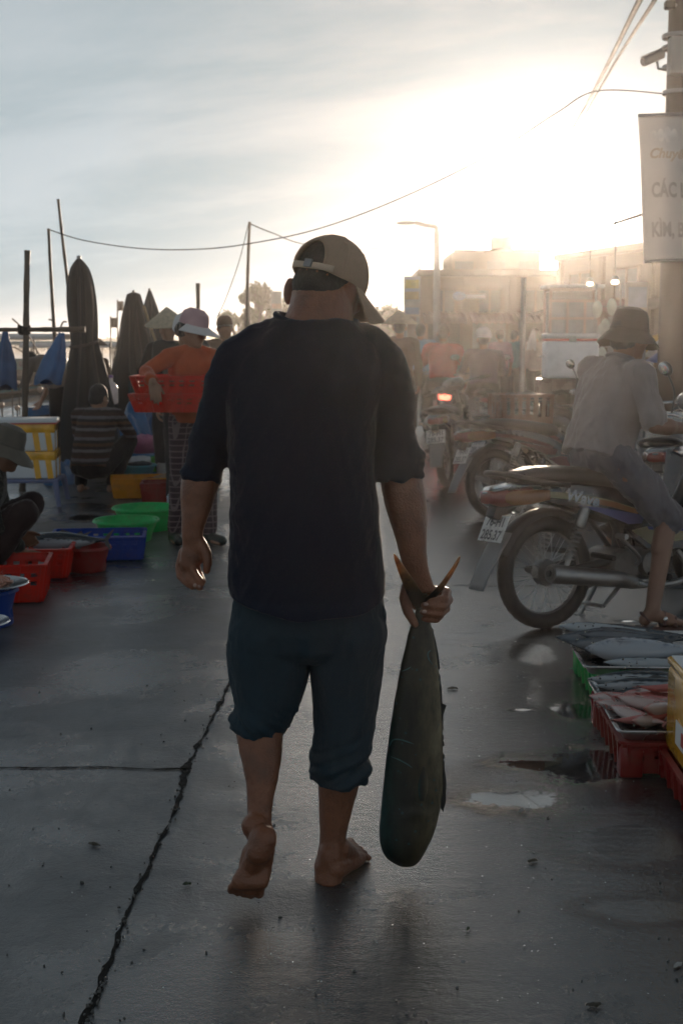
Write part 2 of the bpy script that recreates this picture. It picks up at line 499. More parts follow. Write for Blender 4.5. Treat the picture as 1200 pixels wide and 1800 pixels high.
WETPATCH = [(1010, 1385, 0.42, 0.34), (1120, 1480, 0.30, 0.22), (1000, 1230, 0.28, 0.5), (930, 1150, 0.2, 0.3), (1140, 1600, 0.2, 0.1)]
PUDDLES = [(915, 1405, 0.20, 0.15), (1060, 1345, 0.34, 0.26), (1010, 1250, 0.17, 0.20), (915, 1248, 0.07, 0.035), (940, 1345, 0.20, 0.10),
           (760, 705, 0.40, 0.9), (740, 745, 0.35, 0.5), (905, 900, 0.1, 0.2), (745, 880, 0.10, 0.16),
           (340, 730, 1.5, 2.2), (150, 910, 0.25, 0.35), (1105, 1092, 0.10, 0.05), (720, 960, 0.05, 0.08)]
QX = -7.6
mb = MB()
mb.sheet(lambda u, v: V((QX + (260) * u, -8 + 400 * v, 0)), 1, 1)
street = obj('street', mb, street_mat(), None, False)
tag(street, kind='structure')
mb = MB(); mb.box((QX - 0.19, 192, -0.95), (0.36, 400, 2.1), bev=0.03)
quay = obj('quay_wall', mb, pm('quay', (0.16, 0.15, 0.14), 0.8, bump=0.5, bscale=12), None)
tag(quay, 'low grey concrete quay edge dropping to the harbour water', 'quay wall', kind='structure')
def water_mat():
    m = pm('water', (0.02, 0.035, 0.04), 0.12, var=0.1, rvar=0.02, bump=0.6, bscale=2.5)
    return m
mb = MB(); mb.sheet(lambda u, v: V((QX - 0.3 - 700 * (1 - u), -8 + 900 * v, -1.15)), 1, 1)
tag(obj('harbour_water', mb, water_mat(), None, False), kind='structure')
mb = MB(); mb.sheet(lambda u, v: V((-700 + 1400 * u, 391 + 900 * v, -1.2 + 3.5 * v + 0.6 * noise.noise(V((u * 40, v * 9, 0))))), 90, 12)
tag(obj('far_shore_ground', mb, pm('far_ground', (0.10, 0.10, 0.08), 0.95), None), kind='structure')

# ---- slab joints: dirt filled, chipped, slightly sunk-looking ribbons with broken lips
rnd = random.Random(5)
def joint(name, pts, w, seed, lipw=1.0):
    """irregular ribbon along ground points"""
    pts, ws = catmull([V(p) for p in pts], list(w), 26)
    L_, R_ = [], []
    for i, p in enumerate(pts):
        a = pts[max(0, i - 1)]; b = pts[min(len(pts) - 1, i + 1)]
        d = (b - a).normalized(); nrm_ = V((d.y, -d.x, 0))
        n1_ = noise.fractal(V((p.x * 9 + seed, p.y * 9, 0)), 0.7, 2.2, 4)
        n2_ = noise.fractal(V((p.x * 9 + seed + 50, p.y * 9, 3)), 0.7, 2.2, 4)
        L_.append(p - nrm_ * ws[i] * max(0.12, 0.6 + 1.2 * n1_)); R_.append(p + nrm_ * ws[i] * max(0.12, 0.6 + 1.2 * n2_))
    mb = MB(); n = len(pts)
    mb.add([V((q.x, q.y, 0.003)) for q in L_] + [V((q.x, q.y, 0.003)) for q in R_], [(i, i + 1, n + i + 1, n + i) for i in range(n - 1)])
    o = obj(name, mb, pm('joint_dirt', (0.013, 0.012, 0.011), 0.8, var=0.5, scale=40, bump=0.9, bscale=90, rvar=0.15, spec=.12), None, False)
    tag(o, kind='structure'); return o
def gz(px, py): return G(px, py, 0)
joint('slab_joint', [gz(130, 1830), gz(180, 1720), gz(232, 1590), gz(272, 1500), gz(308, 1425), gz(330, 1352), gz(365, 1280), gz(402, 1205), gz(470, 1040), gz(520, 900)],
      [0.010, 0.008, 0.009, 0.008, 0.006, 0.016, 0.009, 0.010, 0.008, 0.007], 1)
joint('slab_joint', [gz(-60, 1349), gz(60, 1351), gz(180, 1350), gz(260, 1353), gz(338, 1352)], [0.011, 0.010, 0.012, 0.008, 0.022], 9)
joint('slab_joint', [gz(380, 1031), gz(520, 1031), gz(690, 1029), gz(860, 1030), gz(1000, 1031), gz(1260, 1036)], [0.006, 0.007, 0.008, 0.009, 0.011, 0.012], 21)
joint('slab_joint', [gz(60, 893), gz(190, 894), gz(400, 893), gz(700, 893)], [0.011] * 4, 33)
# crumbs of broken concrete along the open joint and scattered grit
def rock(mb, c, r, rng):
    M = Euler((rng.random() * 6, rng.random() * 6, rng.random() * 6)).to_matrix()
    bm = bmesh.new(); bmesh.ops.create_icosphere(bm, subdivisions=1, radius=1)
    sx, sy, sz = r * rng.uniform(.7, 1.3), r * rng.uniform(.6, 1.2), r * rng.uniform(.35, .8)
    bm.verts.index_update()
    mb.add([V(c) + M @ V((v.co.x * sx * rng.uniform(.75, 1.2), v.co.y * sy * rng.uniform(.75, 1.2), v.co.z * sz)) for v in bm.verts], [[v.index for v in f.verts] for f in bm.faces])
    bm.free()
mb = MB()
line = [(150, 1800), (180, 1720), (232, 1590), (272, 1500), (308, 1425), (330, 1352), (365, 1280), (402, 1205)]
for k in range(110):
    t = rnd.random() ** 1.3 * (len(line) - 1.001); i = int(t); f = t - i
    c = G(line[i][0] * (1 - f) + line[i + 1][0] * f, line[i][1] * (1 - f) + line[i + 1][1] * f)
    r = rnd.uniform(0.0015, 0.006) * (1.3 if rnd.random() < .1 else 1)
    rock(mb, (c.x + rnd.gauss(0, 0.010), c.y + rnd.gauss(0, 0.012), 0.004 + r * 0.3), r, rnd)
for k in range(210):
    px, py = rnd.uniform(-50, 1250), 1000 + 850 * rnd.random() ** 0.7
    c = G(px, py); r = rnd.uniform(0.0012, 0.0045) * (1.8 if rnd.random() < .06 else 1)
    rock(mb, (c.x, c.y, r * 0.3), r, rnd)
tag(obj('grit', mb, pm('grit', (0.07, 0.066, 0.06), 0.3, var=0.6, scale=60), None), kind='stuff')

# ---- bits lying on the street: leaves and scraps
def scrap(px, py, s, rot, m, label, cat, name):
    c = G(px, py); mb = MB()
    def fn(u, v):
        a = (u - .5) * 2; w = (1 - a * a) * 0.5
        return V((a * s, (v - .5) * w * s * 1.3, 0.004 + 0.006 * (1 - (v - .5) ** 2 * 4) * (1 - a * a) + 0.004 * noise.noise(V((u * 4, v * 4, px)))))
    mb.sheet(fn, 10, 6)
    o = obj(name, modded(to_mesh(mb, name), [('SOLIDIFY', dict(thickness=0.0012, offset=1))]), m)
    o.location = (c.x, c.y, 0); o.rotation_euler = (0, 0, rot)
    tag(o, label, cat)
leafm = pm('leaf_green', (0.035, 0.055, 0.02), 0.35, thin=0.2); leafd = pm('leaf_dry', (0.05, 0.04, 0.025), 0.5); paper = pm('scrap_white', (0.35, 0.34, 0.32), 0.6)
scrap(329, 1557, 0.011, 0.3, leafm, 'small green leaf on the wet concrete left of the raised foot', 'leaf', 'fallen_leaf')
scrap(166, 1487, 0.02, -0.4, leafd, 'dark shrivelled leaf on the slab left of the cracked joint', 'leaf', 'fallen_leaf')
scrap(936, 1516, 0.016, 0.3, leafd, 'dark wet scrap of leaf right of the hanging fish head', 'leaf', 'fallen_leaf')
scrap(915, 1428, 0.018, 0.9, paper, 'pale torn scrap lying on the near rim of the puddle', 'litter', 'paper_scrap')
scrap(1043, 1770, 0.017, 0.1, leafd, 'brown flattened scrap on the street near the bottom edge', 'litter', 'paper_scrap')
scrap(822, 1636, 0.010, 1.1, leafm, 'tiny green leaf bit on the street below the fish', 'leaf', 'fallen_leaf')
scrap(795, 1212, 0.022, 0.1, leafd, 'dark curled leaf beside the fish back fin on the street', 'leaf', 'fallen_leaf')
scrap(1190, 1700, 0.016, 0.7, paper, 'white scrap at the far right of the wet street', 'litter', 'paper_scrap')

mb = MB(); rs = random.Random(77)
for k in range(230):
    px = 900 + rs.gauss(0, 230) if k % 3 else rs.uniform(0, 1200); py = 1080 + 700 * rs.random(); c = G(px, py); r = rs.uniform(.0010, .0026); a0 = rs.random() * 6; tl = rs.uniform(-.5, .5)
    mb.add([V((c.x + r * math.cos(a0 + t), c.y + r * math.sin(a0 + t), .0045 + r * tl * math.cos(t) + .001)) for t in [6.283 * i / 7 for i in range(7)]], [tuple(range(7))])
tag(obj('fish_scale_litter', mb, pm('fish_scale', (.45, .45, .44), .12, var=.3, scale=90), None, False), 'tiny pale fish scales scattered over the wet street', 'litter', kind='stuff')
# ------------------------------------------------------------------ buildings
def wx(px, Y): return (px - 600) / FPX * Y * 1.0
def hz(py, Y): return P(600, py, Y).z
m_wall = pm('shop_wall', (0.24, 0.165, 0.11), 0.85, var=0.2, scale=1.2, bump=0.2, bscale=9)
m_wall2 = pm('shop_wall_dark', (0.17, 0.115, 0.08), 0.85, var=0.25, scale=1.0)
m_roof = pm('roof_tin', (0.13, 0.095, 0.075), 0.55, 0.3, var=0.3, scale=1.5)
m_shut = pm('shutter', (0.30, 0.30, 0.29), 0.5, 0.4, var=0.15, scale=3)
m_dark = pm('opening_dark', (0.03, 0.027, 0.025), 0.8)
m_glass = pm('pane_glass', (0.06, 0.07, 0.08), 0.06, rvar=0.02)
m_white = pm('painted_white', (0.72, 0.71, 0.69), 0.5, var=0.06)
m_awn = pm('awning_cloth', (0.33, 0.20, 0.17), 0.7, thin=0.25)
def corr(mb, x0, x1, y0, y1, z0, z1, n=40):
    """corrugated sheet sloping from (y0,z0) to (y1,z1)"""
    def fn(u, v): return V((x0 + (x1 - x0) * u, y0 + (y1 - y0) * v, z0 + (z1 - z0) * v + 0.025 * math.sin(u * n * math.pi)))
    mb.sheet(fn, n * 2, 2)
def solid(mb, th): return modded(to_mesh(mb, 'sheet'), [('SOLIDIFY', dict(thickness=th, offset=0))])

def building(name, label, loc, rotz, Wd, Dp, Ht, bays, wallm, parapet=0.25, awn=True, upper=None):
    t = thing(name, label, 'building', loc, rotz)
    mb = MB(); mb.box((Wd / 2, Dp / 2, Ht / 2), (Wd, Dp, Ht), bev=0.02)
    # pilasters between the bays
    for k in range(bays + 1):
        mb.box((min(max(Wd * k / bays, 0.14), Wd - 0.14), -0.06, Ht / 2), (0.26, 0.14, Ht - 0.02))
    obj('wall', mb, wallm, t)
    mb = MB(); mb.box((Wd / 2, Dp / 2 - 0.03, Ht + parapet / 2 + 0.002), (Wd + 0.25, Dp + 0.35, parapet), bev=0.03)
    for k in range(7): mb.box((Wd * (k + .5) / 7, -0.26, Ht + parapet * 0.5), (Wd / 7 - 0.05, 0.1, parapet * 0.6))
    obj('roof', mb, m_roof, t)
    bw = Wd / bays
    for k in range(bays):
        x = bw * (k + .5)
        if Ht > 3.6:
            w = MB(); w.box((x, -0.012, Ht - 0.95), (bw * 0.5, 0.03, 0.9)); wo = obj('window', w, m_glass, t)
            f = MB()
            for s in (-1, 1): f.box((x + s * bw * 0.25, -0.05, Ht - 0.95), (0.07, 0.07, 1.0))
            for z in (-.5, .5): f.box((x, -0.05, Ht - 0.95 + z), (bw * 0.5 + 0.1, 0.09, 0.07))
            f.box((x, -0.045, Ht - 0.95), (0.05, 0.05, 0.93)); obj('window_frame', f, m_wall2, wo)
        d = MB()
        if k % 2:
            for j in range(22): d.box((x, -0.015 - 0.012 * (j % 2), 0.05 + j * 0.105), (bw * 0.72, 0.03, 0.10))
            obj('shutter', d, m_shut, t)
        else:
            d.box((x, -0.015, 1.15), (bw * 0.72, 0.03, 2.3)); do = obj('opening_shade_panel', d, m_dark, t)  # dark slab on the solid wall: shade of the shop inside put into colour
            g = MB()
            for j in range(4): g.box((x - bw * .3 + j * bw * .2, -0.16 - 0.05 * (j % 2), 0.3 + 0.2 * (j % 3)), (bw * .16, 0.24, 0.5 + 0.4 * (j % 3)), bev=.02)
            obj('goods', g, m_wall2, do)
        if awn:
            a = MB(); corr(a, x - bw * .46, x + bw * .46, -0.02, -1.25 - 0.25 * (k % 3), Ht * 0.66, Ht * 0.66 - 0.42, 14)
            obj('awning', solid(a, 0.02), m_awn if k % 3 == 1 else m_roof, t)
    return t
B1 = 48.0
x0, x1 = wx(737, B1), wx(985, B1)
H1 = hz(474, B1) - 0.25
b1 = building('shop_building', 'long two storey shop building across the street, sun over its roof', (x0, B1, 0), 0.0, x1 - x0 + 1.5, 9, H1, 4, m_wall)
mb = MB(); Hu = hz(437, 55); xa, xb = wx(797, 55), wx(956, 55)
mb.box(((xa + xb) / 2, 59.5, Hu / 2), (xb - xa, 5, Hu), bev=0.02)
mb.box((xa + 1.3, 57.1, Hu + 0.05), (2.4, .3, 0.1)); mb.box(((xa + xb) / 2 + 0.9, 57.2, Hu + 0.07), (2.2, .3, 0.14))
t = thing('upper_block', 'taller flat roofed block rising behind the long shop building', 'building', ((xa + xb) / 2, 57, 0))
obj('wall', mb.shift((-(xa + xb) / 2, -57, 0)), m_wall2, t)
mb = MB(); mb.lathe([(0.01, 0), (0.5, 0), (0.52, .1), (0.52, .8), (0.4, 0.95), (0.01, 1.0)], 20, (0.6, 3.0, Hu))
obj('roof_tank', mb, m_shut, t)
for k in range(3):
    w = MB(); w.box((-1.4 + 1.4 * k, -0.015, Hu - 0.75), (0.8, 0.03, 0.7)); obj('window', w, m_glass, t)
# right hand row, front running towards the camera
pA = V((wx(978, 46), 46, 0)); pB = V((wx(1130, 40.6), 40.6, 0)); dr = (pB - pA); ang = math.atan2(dr.y, dr.x)
HR = hz(447, 46) - 0.25
b2 = building('shop_building', 'single storey shop row at right with a roof edge running towards the lane', pA, ang, 15, 8, HR, 5, m_wall2)
# sign board at the left end of the long building
def sign_post(name, label, Y, px0, px1, py0, py1, stripes, legs=True):
    c = (wx((px0 + px1) / 2, Y), Y, 0); t = thing(name, label, 'sign', c)
    w = (px1 - px0) / FPX * Y; z0, z1 = hz(py1, Y), hz(py0, Y)
    mb = MB(); mb.box((0, 0, (z0 + z1) / 2), (w, 0.14, z1 - z0), bev=0.02); obj('panel', mb, pm(name + '_m', (0.45, 0.42, 0.36), 0.5), t)
    for (a, b_, c_) in stripes:
        s = MB(); s.box((0, -0.08, z0 + (z1 - z0) * (a + b_) / 2), (w * 0.86, 0.02, (z1 - z0) * (b_ - a))); obj('colour_band', s, pm('band%.2f%.2f' % (c_[0], c_[2]), c_, 0.5), t)
    s = MB()
    for sx in (-1, 1): s.tube([(sx * w * .38, 0.02, 0), (sx * w * .38, 0.02, z0 + 0.02)], 0.05, 8)
    obj('post', s, m_shut, t); return t
sign_post('shop_sign', 'tall banded yellow and grey sign at the left end of the shops', 40, 708, 736, 486, 556,
          [(0.05, 0.22, (0.25, 0.32, 0.42)), (0.42, 0.62, (0.5, 0.36, 0.16)), (0.7, 0.92, (0.62, 0.48, 0.12))])
sign_post('roadside_sign', 'small tan sign board standing before the trees left of the cap', 52, 478, 497, 512, 556, [(0.3, 0.5, (0.6, 0.42, 0.3))])
# hanging sign on the long building: pale blue oval logo with a bar beside it
t = thing('hanging_sign', 'pale blue logo sign on the front of the long shop building', 'sign', (wx(820, B1 - .3), B1 - .3, 0))
zz0 = hz(521, B1)
mb = MB(); mb.ell((-0.35, 0, zz0), (0.24, 0.04, 0.17)); obj('logo', mb, pm('logo_blue', (0.35, 0.45, 0.6), 0.4), t)
mb = MB(); mb.box((0.25, 0, zz0 - 0.02), (0.75, 0.06, 0.16), bev=0.02); obj('bar', mb, m_white, t)

# ------------------------------------------------------------------ poles, lamps, wires
m_conc = pm('pole_concrete', (0.085, 0.062, 0.048), 0.85, var=0.12, scale=5, bump=0.3, bscale=30)
m_metal = pm('grey_metal', (0.25, 0.25, 0.25), 0.4, 0.7, var=0.12)
m_black = pm('black_rubber', (0.018, 0.018, 0.018), 0.85, var=0.2, spec=.1)
UY = 13.5
ub = V((wx(1180, UY), UY, 0)); ut = P(1200, -60, UY)
t = thing('utility_pole', 'tapered concrete utility pole behind the hanging white banner', 'utility pole', ub)
mb = MB(); top = ut - ub; mb.tube([(0, 0, 0), top * 0.5, top * 1.25], [0.175, 0.15, 0.12], 24); obj('shaft', mb, m_conc, t)
for py in (64, 84, 118, 163):
    q = P(1191, py, UY) - ub; mb = MB(); mb.lathe([(0.135, -.02), (0.160, -.018), (0.160, .018), (0.135, .02)], 24, q); obj('clamp_band', mb, m_metal, t)
q = P(1182, 106, UY - .12) - ub
mb = MB(); mb.box(q + V((0.03, -0.1, 0.02)), (0.2, 0.16, 0.36), bev=0.02); obj('junction_box', mb, m_shut, t)
cc = P(1148, 101, UY - .1)
t = thing('security_camera', 'grey bullet security camera on an arm of the utility pole', 'camera', cc)
a = V((-0.115, -0.05, -0.055)); 
mb = MB(); mb.tube([a * 1.0, -a * 0.8], 0.048, 16); mb.box(V((0.0, 0, 0.055)), (0.25, 0.12, 0.012), Euler((0, -0.42, 0.35)), 0.004); obj('housing', mb, m_shut, t)
mb = MB(); mb.tube([a * 1.02, a * 1.06], 0.036, 16); obj('lens', mb, m_glass, t)
mb = MB(); mb.tube([(0.04, 0.03, -0.03), (0.06, 0.05, -0.1), (0.19, 0.08, -0.11)], 0.014, 8); obj('arm', mb, m_metal, t)
t = thing('pole_bracket', 'small dark fitting high on the utility pole above the camera', 'bracket', P(1176, 9, UY - .1))
mb = MB(); mb.box((0, 0, 0), (0.1, 0.1, 0.08), bev=.015); obj('body', mb, m_black, t)
mb = MB(); mb.tube([(0.02, 0, 0), (0.16, 0.03, 0)], 0.02, 8); obj('bracket_stub', mb, m_metal, t)
# banner
BY = 13.2
c00, c01 = P(1121, 203, BY), P(1131, 460, BY)
t = thing('hanging_banner', 'white vinyl shop banner with Vietnamese lettering on the utility pole', 'banner', c01)
wid = 1.05
def bfn(u, v):
    p = c01.lerp(c00, v) - c01
    return p + V((wid * u, 0.10 * u, 0.05 * u * 1.0 + 0.0 )) + V((0, 0.03 * math.sin(v * 7 + u * 3) * (0.3 + u), 0.012 * math.sin(u * 9)))
mb = MB(); mb.sheet(bfn, 24, 36)
m_ban = pm('banner_vinyl', (0.62, 0.60, 0.59), 0.45, var=0.05, scale=2, thin=0.35)
obj('sheet', modded(to_mesh(mb, 'sheet'), [('SOLIDIFY', dict(thickness=0.006, offset=0))]), m_ban, t)
mb = MB(); mb.tube([bfn(0, 1), bfn(1, 1)], 0.018, 8); mb.tube([bfn(0, 0), bfn(1, 0)], 0.015, 8); obj('batten', mb, m_metal, t)
m_txt1 = pm('letter_tan', (0.47, 0.38, 0.30), 0.5); m_txt2 = pm('letter_grey', (0.42, 0.39, 0.38), 0.5)
def text_mesh(body, size, extr=0.0, shear=0.0, bold=0.0, sx=1.0):
    cu = bpy.data.curves.new('text', 'FONT'); cu.body = body; cu.size = size; cu.extrude = extr; cu.shear = shear; cu.offset = bold
    cu.resolution_u = 3
    o = bpy.data.objects.new('text', cu); COL.objects.link(o); bpy.context.view_layer.update()
    me = evald(o); bpy.data.objects.remove(o)
    for v_ in me.vertices: v_.co.x *= sx
    return me
def banner_text(body, u, v, size, m, shear=0, bold=0, sx=1.0, name='lettering'):
    me = text_mesh(body, size, 0.0015, shear, bold, sx)
    for v_ in me.vertices:
        uu = u + v_.co.x / wid; vv = v + v_.co.y / (c00 - c01).length
        v_.co = bfn(uu, vv) + V((0, -0.012 - v_.co.z, 0))
    link(name, me, t, m)
banner_text('Chuyên Mua Bán', 0.08, 0.70, 0.135, m_txt1, 0.3, 0.004)
banner_text('CÁC LOẠI', 0.095, 0.435, 0.20, m_txt2, 0, 0.007, 0.62)
banner_text('KÌM, BÚA', 0.085, 0.165, 0.20, m_txt2, 0, 0.007, 0.62)
mb = MB()
for k, (u, h_) in enumerate(((0.14, .07), (0.21, .08), (0.28, .10), (0.345, .085))):
    a = [bfn(u + 0.035 * math.cos(s), 0.83 + h_ * 0.55 * math.sin(s) + h_ * .3) + V((0, -0.012 - 0.001 * k, 0)) for s in [6.283 * i / 20 for i in range(20)]]
    mb.add(a + [p + V((0, -0.002, 0)) for p in a], [tuple(range(20)), tuple(range(20, 40))] + [(i, (i + 1) % 20, 20 + (i + 1) % 20, 20 + i) for i in range(20)])
obj('emblem', mb, pm('emblem_pale', (0.75, 0.72, 0.70), 0.5), t)

def wire(name, label, pts, r=0.012, sag=0.0, sm=10):
    pts = [V(p) for p in pts]
    if sag: 
        a, b = pts[0], pts[-1]; pts = [a.lerp(b, k / 24) - V((0, 0, sag * 4 * (k / 24) * (1 - k / 24))) for k in range(25)]; sm = 1
    mb = MB(); mb.tube([p - pts[0] for p in pts], [r] * len(pts), 6, smooth=sm)
    o = obj(name, mb, m_black); o.location = pts[0]; tag(o, label, 'cable'); return o
poleL_top = P(88, 404, 16.5)
wire('overhead_cable', 'long sagging cable from the left bamboo pole to the utility pole',
     [poleL_top, P(150, 423, 16.4), P(250, 437, 16.2), P(350, 438, 16), P(440, 428, 15.7), P(560, 402, 15.3), P(700, 350, 14.8), P(865, 270, 14.3), P(975, 200, 14), P(1048, 160, 13.8), P(1170, 165, UY)], 0.0075)
wire('power_line', 'left one of the two power lines running down to the far lamp', [P(1135, -20, 10), P(1122, 3, 10.5), P(1048, 150, 22), P(1010, 218, 36), P(975, 282, 60)], 0.024)
wire('power_line', 'right one of the two power lines running down to the far lamp', [P(1170, -40, 10), P(1148, 3, 10.5), P(1080, 110, 18), P(1022, 210, 34)], 0.020)
wire('service_wire', 'short wire reaching the left edge of the white banner', [P(1078, 393, 16), P(1100, 386, 15), P(1130, 376, 13.25)], 0.014)
wire('thin_line', 'faint thin line hanging from the slim bamboo mast', [P(437, 392, 19), P(420, 460, 18.5), P(395, 530, 18), P(380, 560, 18)], 0.006)
wire('thin_cable', 'thin cable from the slim mast towards the street lamp', [P(441, 394, 19), P(480, 410, 22), P(540, 430, 26), P(640, 438, 34), P(765, 425, 45)], 0.010)

def lamp_post(label, Y, pxb, pytop, pxa, pya, r=0.12):
    b = V((wx(pxb, Y), Y, 0)); t = thing('street_lamp', label, 'street lamp', b, group=None)
    tp = P(pxb, pytop, Y) - b; e = P(pxa, pya, Y) - b
    mb = MB(); mb.tube([(0, 0, 0), tp * 0.6, tp], [r * 1.2, r, r * .8], 12); obj('pole', mb, m_metal, t)
    mb = MB(); mb.tube([tp, tp + V((-0.05, 0, 0.18)), tp.lerp(e, 0.35) + V((0, 0, 0.12)), e + V((0.3, 0, 0.02))], r * .62, 8, smooth=6); obj('arm', mb, m_metal, t)
    mb = MB(); mb.ell(e, (0.36, 0.14, 0.07)); obj('lamp_head', mb, m_shut, t)
lamp_post('street lamp with a curved arm above the long building', 45, 767, 408, 714, 392)
lamp_post('farther low street lamp left of the long building', 70, 737, 474, 702, 467, 0.07)
# slim pole standing among the stalls on the right
mb = MB(); mb.tube([(0, 0, 0), (0, 0, hz(488, 15))], 0.03, 10)
o = obj('stall_pole', mb, m_shut); o.location = (wx(915, 15), 15, 0); tag(o, 'slim pale upright pole left of the white cooler box', 'pole')

# ------------------------------------------------------------------ trees and far shore
m_bark = pm('bark', (0.09, 0.07, 0.05), 0.9, bump=0.5)
m_leaf = pm('tree_leaves', (0.075, 0.085, 0.03), 0.6, var=0.5, scale=1.2, thin=0.3)
def tree(label, x, y, h, cw, seed, n=2600, ls=0.09, base=0.0):
    rg = random.Random(seed); t = thing('tree', label, 'tree', (x, y, base))
    mb = MB(); mb.tube([(0, 0, 0), (0.05 * h, 0, h * .35), (0.02, 0.03 * h, h * .8)], [0.035 * h, 0.025 * h, 0.008 * h], 10, smooth=4)
    blobs = []
    for k in range(13):
        a = rg.random() * 6.283; rr = cw * .5 * rg.uniform(.25, 1); z = h * rg.uniform(.42, .96)
        rr *= math.sqrt(max(0.15, 1 - ((z / h - .62) / .42) ** 2))
        c = V((rr * math.cos(a), rr * math.sin(a), z)); blobs.append((c, cw * rg.uniform(.13, .24)))
        mb.tube([(0.02 * h, 0, h * rg.uniform(.3, .6)), c * 0.6 + V((0, 0, z * .35)), c], [0.014 * h, 0.009 * h, 0.003 * h], 6)
    obj('trunk', mb, m_bark, t)
    lf = MB()
    for k in range(n):
        c, r = rg.choice(blobs); d = V((rg.gauss(0, 1), rg.gauss(0, 1), rg.gauss(0, .8))).normalized() * r * rg.random() ** .4
        p = c + d; M = Euler((rg.random() * 6, rg.random() * 6, rg.random() * 6)).to_matrix(); s = ls * rg.uniform(.6, 1.5)
        lf.add([p + M @ V(q) for q in ((-s, 0, 0), (0, -s * .4, 0.1 * s), (s, 0, 0), (0, s * .4, .1 * s))], [(0, 1, 2, 3)])
    obj('crown', lf, m_leaf, t, False)
tree('tall loose tree with gaps in its crown left of the man', wx(452, 60), 60, hz(500, 60), 1.9, 1, 3000, 0.10)
tree('dense dark tree right behind the small tan sign', wx(490, 64), 64, hz(517, 64), 2.6, 2, 3000, 0.11)
tree('low bushy tree just right of the cap brim', wx(668, 75), 75, hz(548, 75), 3.0, 3, 2400, 0.12)
tree('pale low tree between the cap and the banded sign', wx(693, 85), 85, hz(540, 85), 2.8, 4, 2400, 0.12)
tree('small dark tree behind the slim bamboo mast', wx(418, 70), 70, hz(548, 70), 2.2, 8, 2000, 0.11)
# far wooded shore across the harbour: one mass
lf = MB(); rg = random.Random(11)
for k in range(9000):
    u = rg.random(); x = -230 + 300 * u; y = 392 + rg.uniform(0, 30)
    top_ = 2.0 + 2.6 * (0.5 + 0.5 * noise.fractal(V((x * 0.035, 0, 0)), 1, 2, 4)) + 1.5 * noise.noise(V((x * .2, 2, 0)))
    z = -1 + (top_ + 1) * rg.random() ** .8; s = rg.uniform(.35, .9)
    M = Euler((rg.random() * 6, rg.random() * 6, rg.random() * 6)).to_matrix()
    lf.add([V((x, y, z)) + M @ V(q) for q in ((-s, -s * .6, 0), (s, -s * .6, 0), (s, s * .6, .2), (-s, s * .6, 0))], [(0, 1, 2, 3)])
tag(obj('shoreline_trees', lf, m_leaf, None, False), 'hazy low line of trees along the far harbour shore', 'trees', kind='stuff')
# ------------------------------------------------------------------ people
def skin_mat(name='skin', col=(0.24, 0.108, 0.06)):
    return pm(name, col, 0.48, var=0.18, scale=14, bump=0.35, bscale=160, sss=0.12, rvar=0.08)
m_skin = skin_mat(); m_skin2 = skin_mat('skin_light', (0.34, 0.19, 0.125))
m_hair = pm('hair_black', (0.018, 0.014, 0.012), 0.55, var=0.4, scale=60, bump=0.8, bscale=220)

def finger(mb, a, d, L, r, curl, nrm):
    """three-bone finger from a along d, curling towards nrm"""
    d = d.normalized(); nrm = nrm.normalized(); ax = d.cross(nrm).normalized(); p = a; pts = [p - d * r * 1.2]; rr = [r * 1.0]
    pts.append(p); rr.append(r * 1.04)
    for f, k in ((0.46, 0), (0.30, 1), (0.24, 2)):
        d = Matrix.Rotation(curl[k], 3, ax) @ d
        p = p + d * L * f; pts.append(p); rr.append(r * (0.98, 0.9, 0.74)[k])
    mb.chain(pts, rr, 10); return pts

def hand(mb, w, d, n, side, s=1.0, curl=0.35, spread=0.06, wr=0.024):
    """w wrist, d pointing direction, n palm normal, side +1 thumb towards d x n"""
    d = V(d).normalized(); n = V(n); n = (n - d * n.dot(d)).normalized(); t = d.cross(n).normalized() * side
    pl = 0.088 * s
    for k, q in enumerate((0.031, 0.011, -0.010, -0.030)):
        k0 = w + d * pl * (0.94, 1.0, 0.96, 0.88)[k] + t * q * s
        mb.capsule(w + t * q * 0.55 * s + d * 0.012 * s, k0, 0.0145 * s, 0.0118 * s, 10)
        dd = d + t * spread * (1.4, .4, -.5, -1.5)[k]
        c = curl * (0.85, 1.0, 1.1, 1.25)[k]
        finger(mb, k0, dd, (0.072, 0.080, 0.074, 0.058)[k] * s, (0.0092, 0.0094, 0.009, 0.008)[k] * s, (c, c * 1.25, c * 0.8), n)
    b = w + d * 0.022 * s + t * 0.020 * s
    mb.capsule(b, b + (d * 0.7 + t * 0.62 + n * 0.25).normalized() * 0.042 * s, 0.0155 * s, 0.0125 * s, 10)
    b2 = b + (d * 0.7 + t * 0.62 + n * 0.25).normalized() * 0.042 * s
    finger(mb, b2, d * 0.9 + t * 0.35 + n * 0.2, 0.060 * s, 0.0108 * s, (0.1, curl * 0.5, curl * 0.5), n)

def head_rot(yaw, pitch, roll=0.0):
    return (Matrix.Rotation(yaw, 3, 'Z') @ Matrix.Rotation(pitch, 3, 'X') @ Matrix.Rotation(roll, 3, 'Y'))

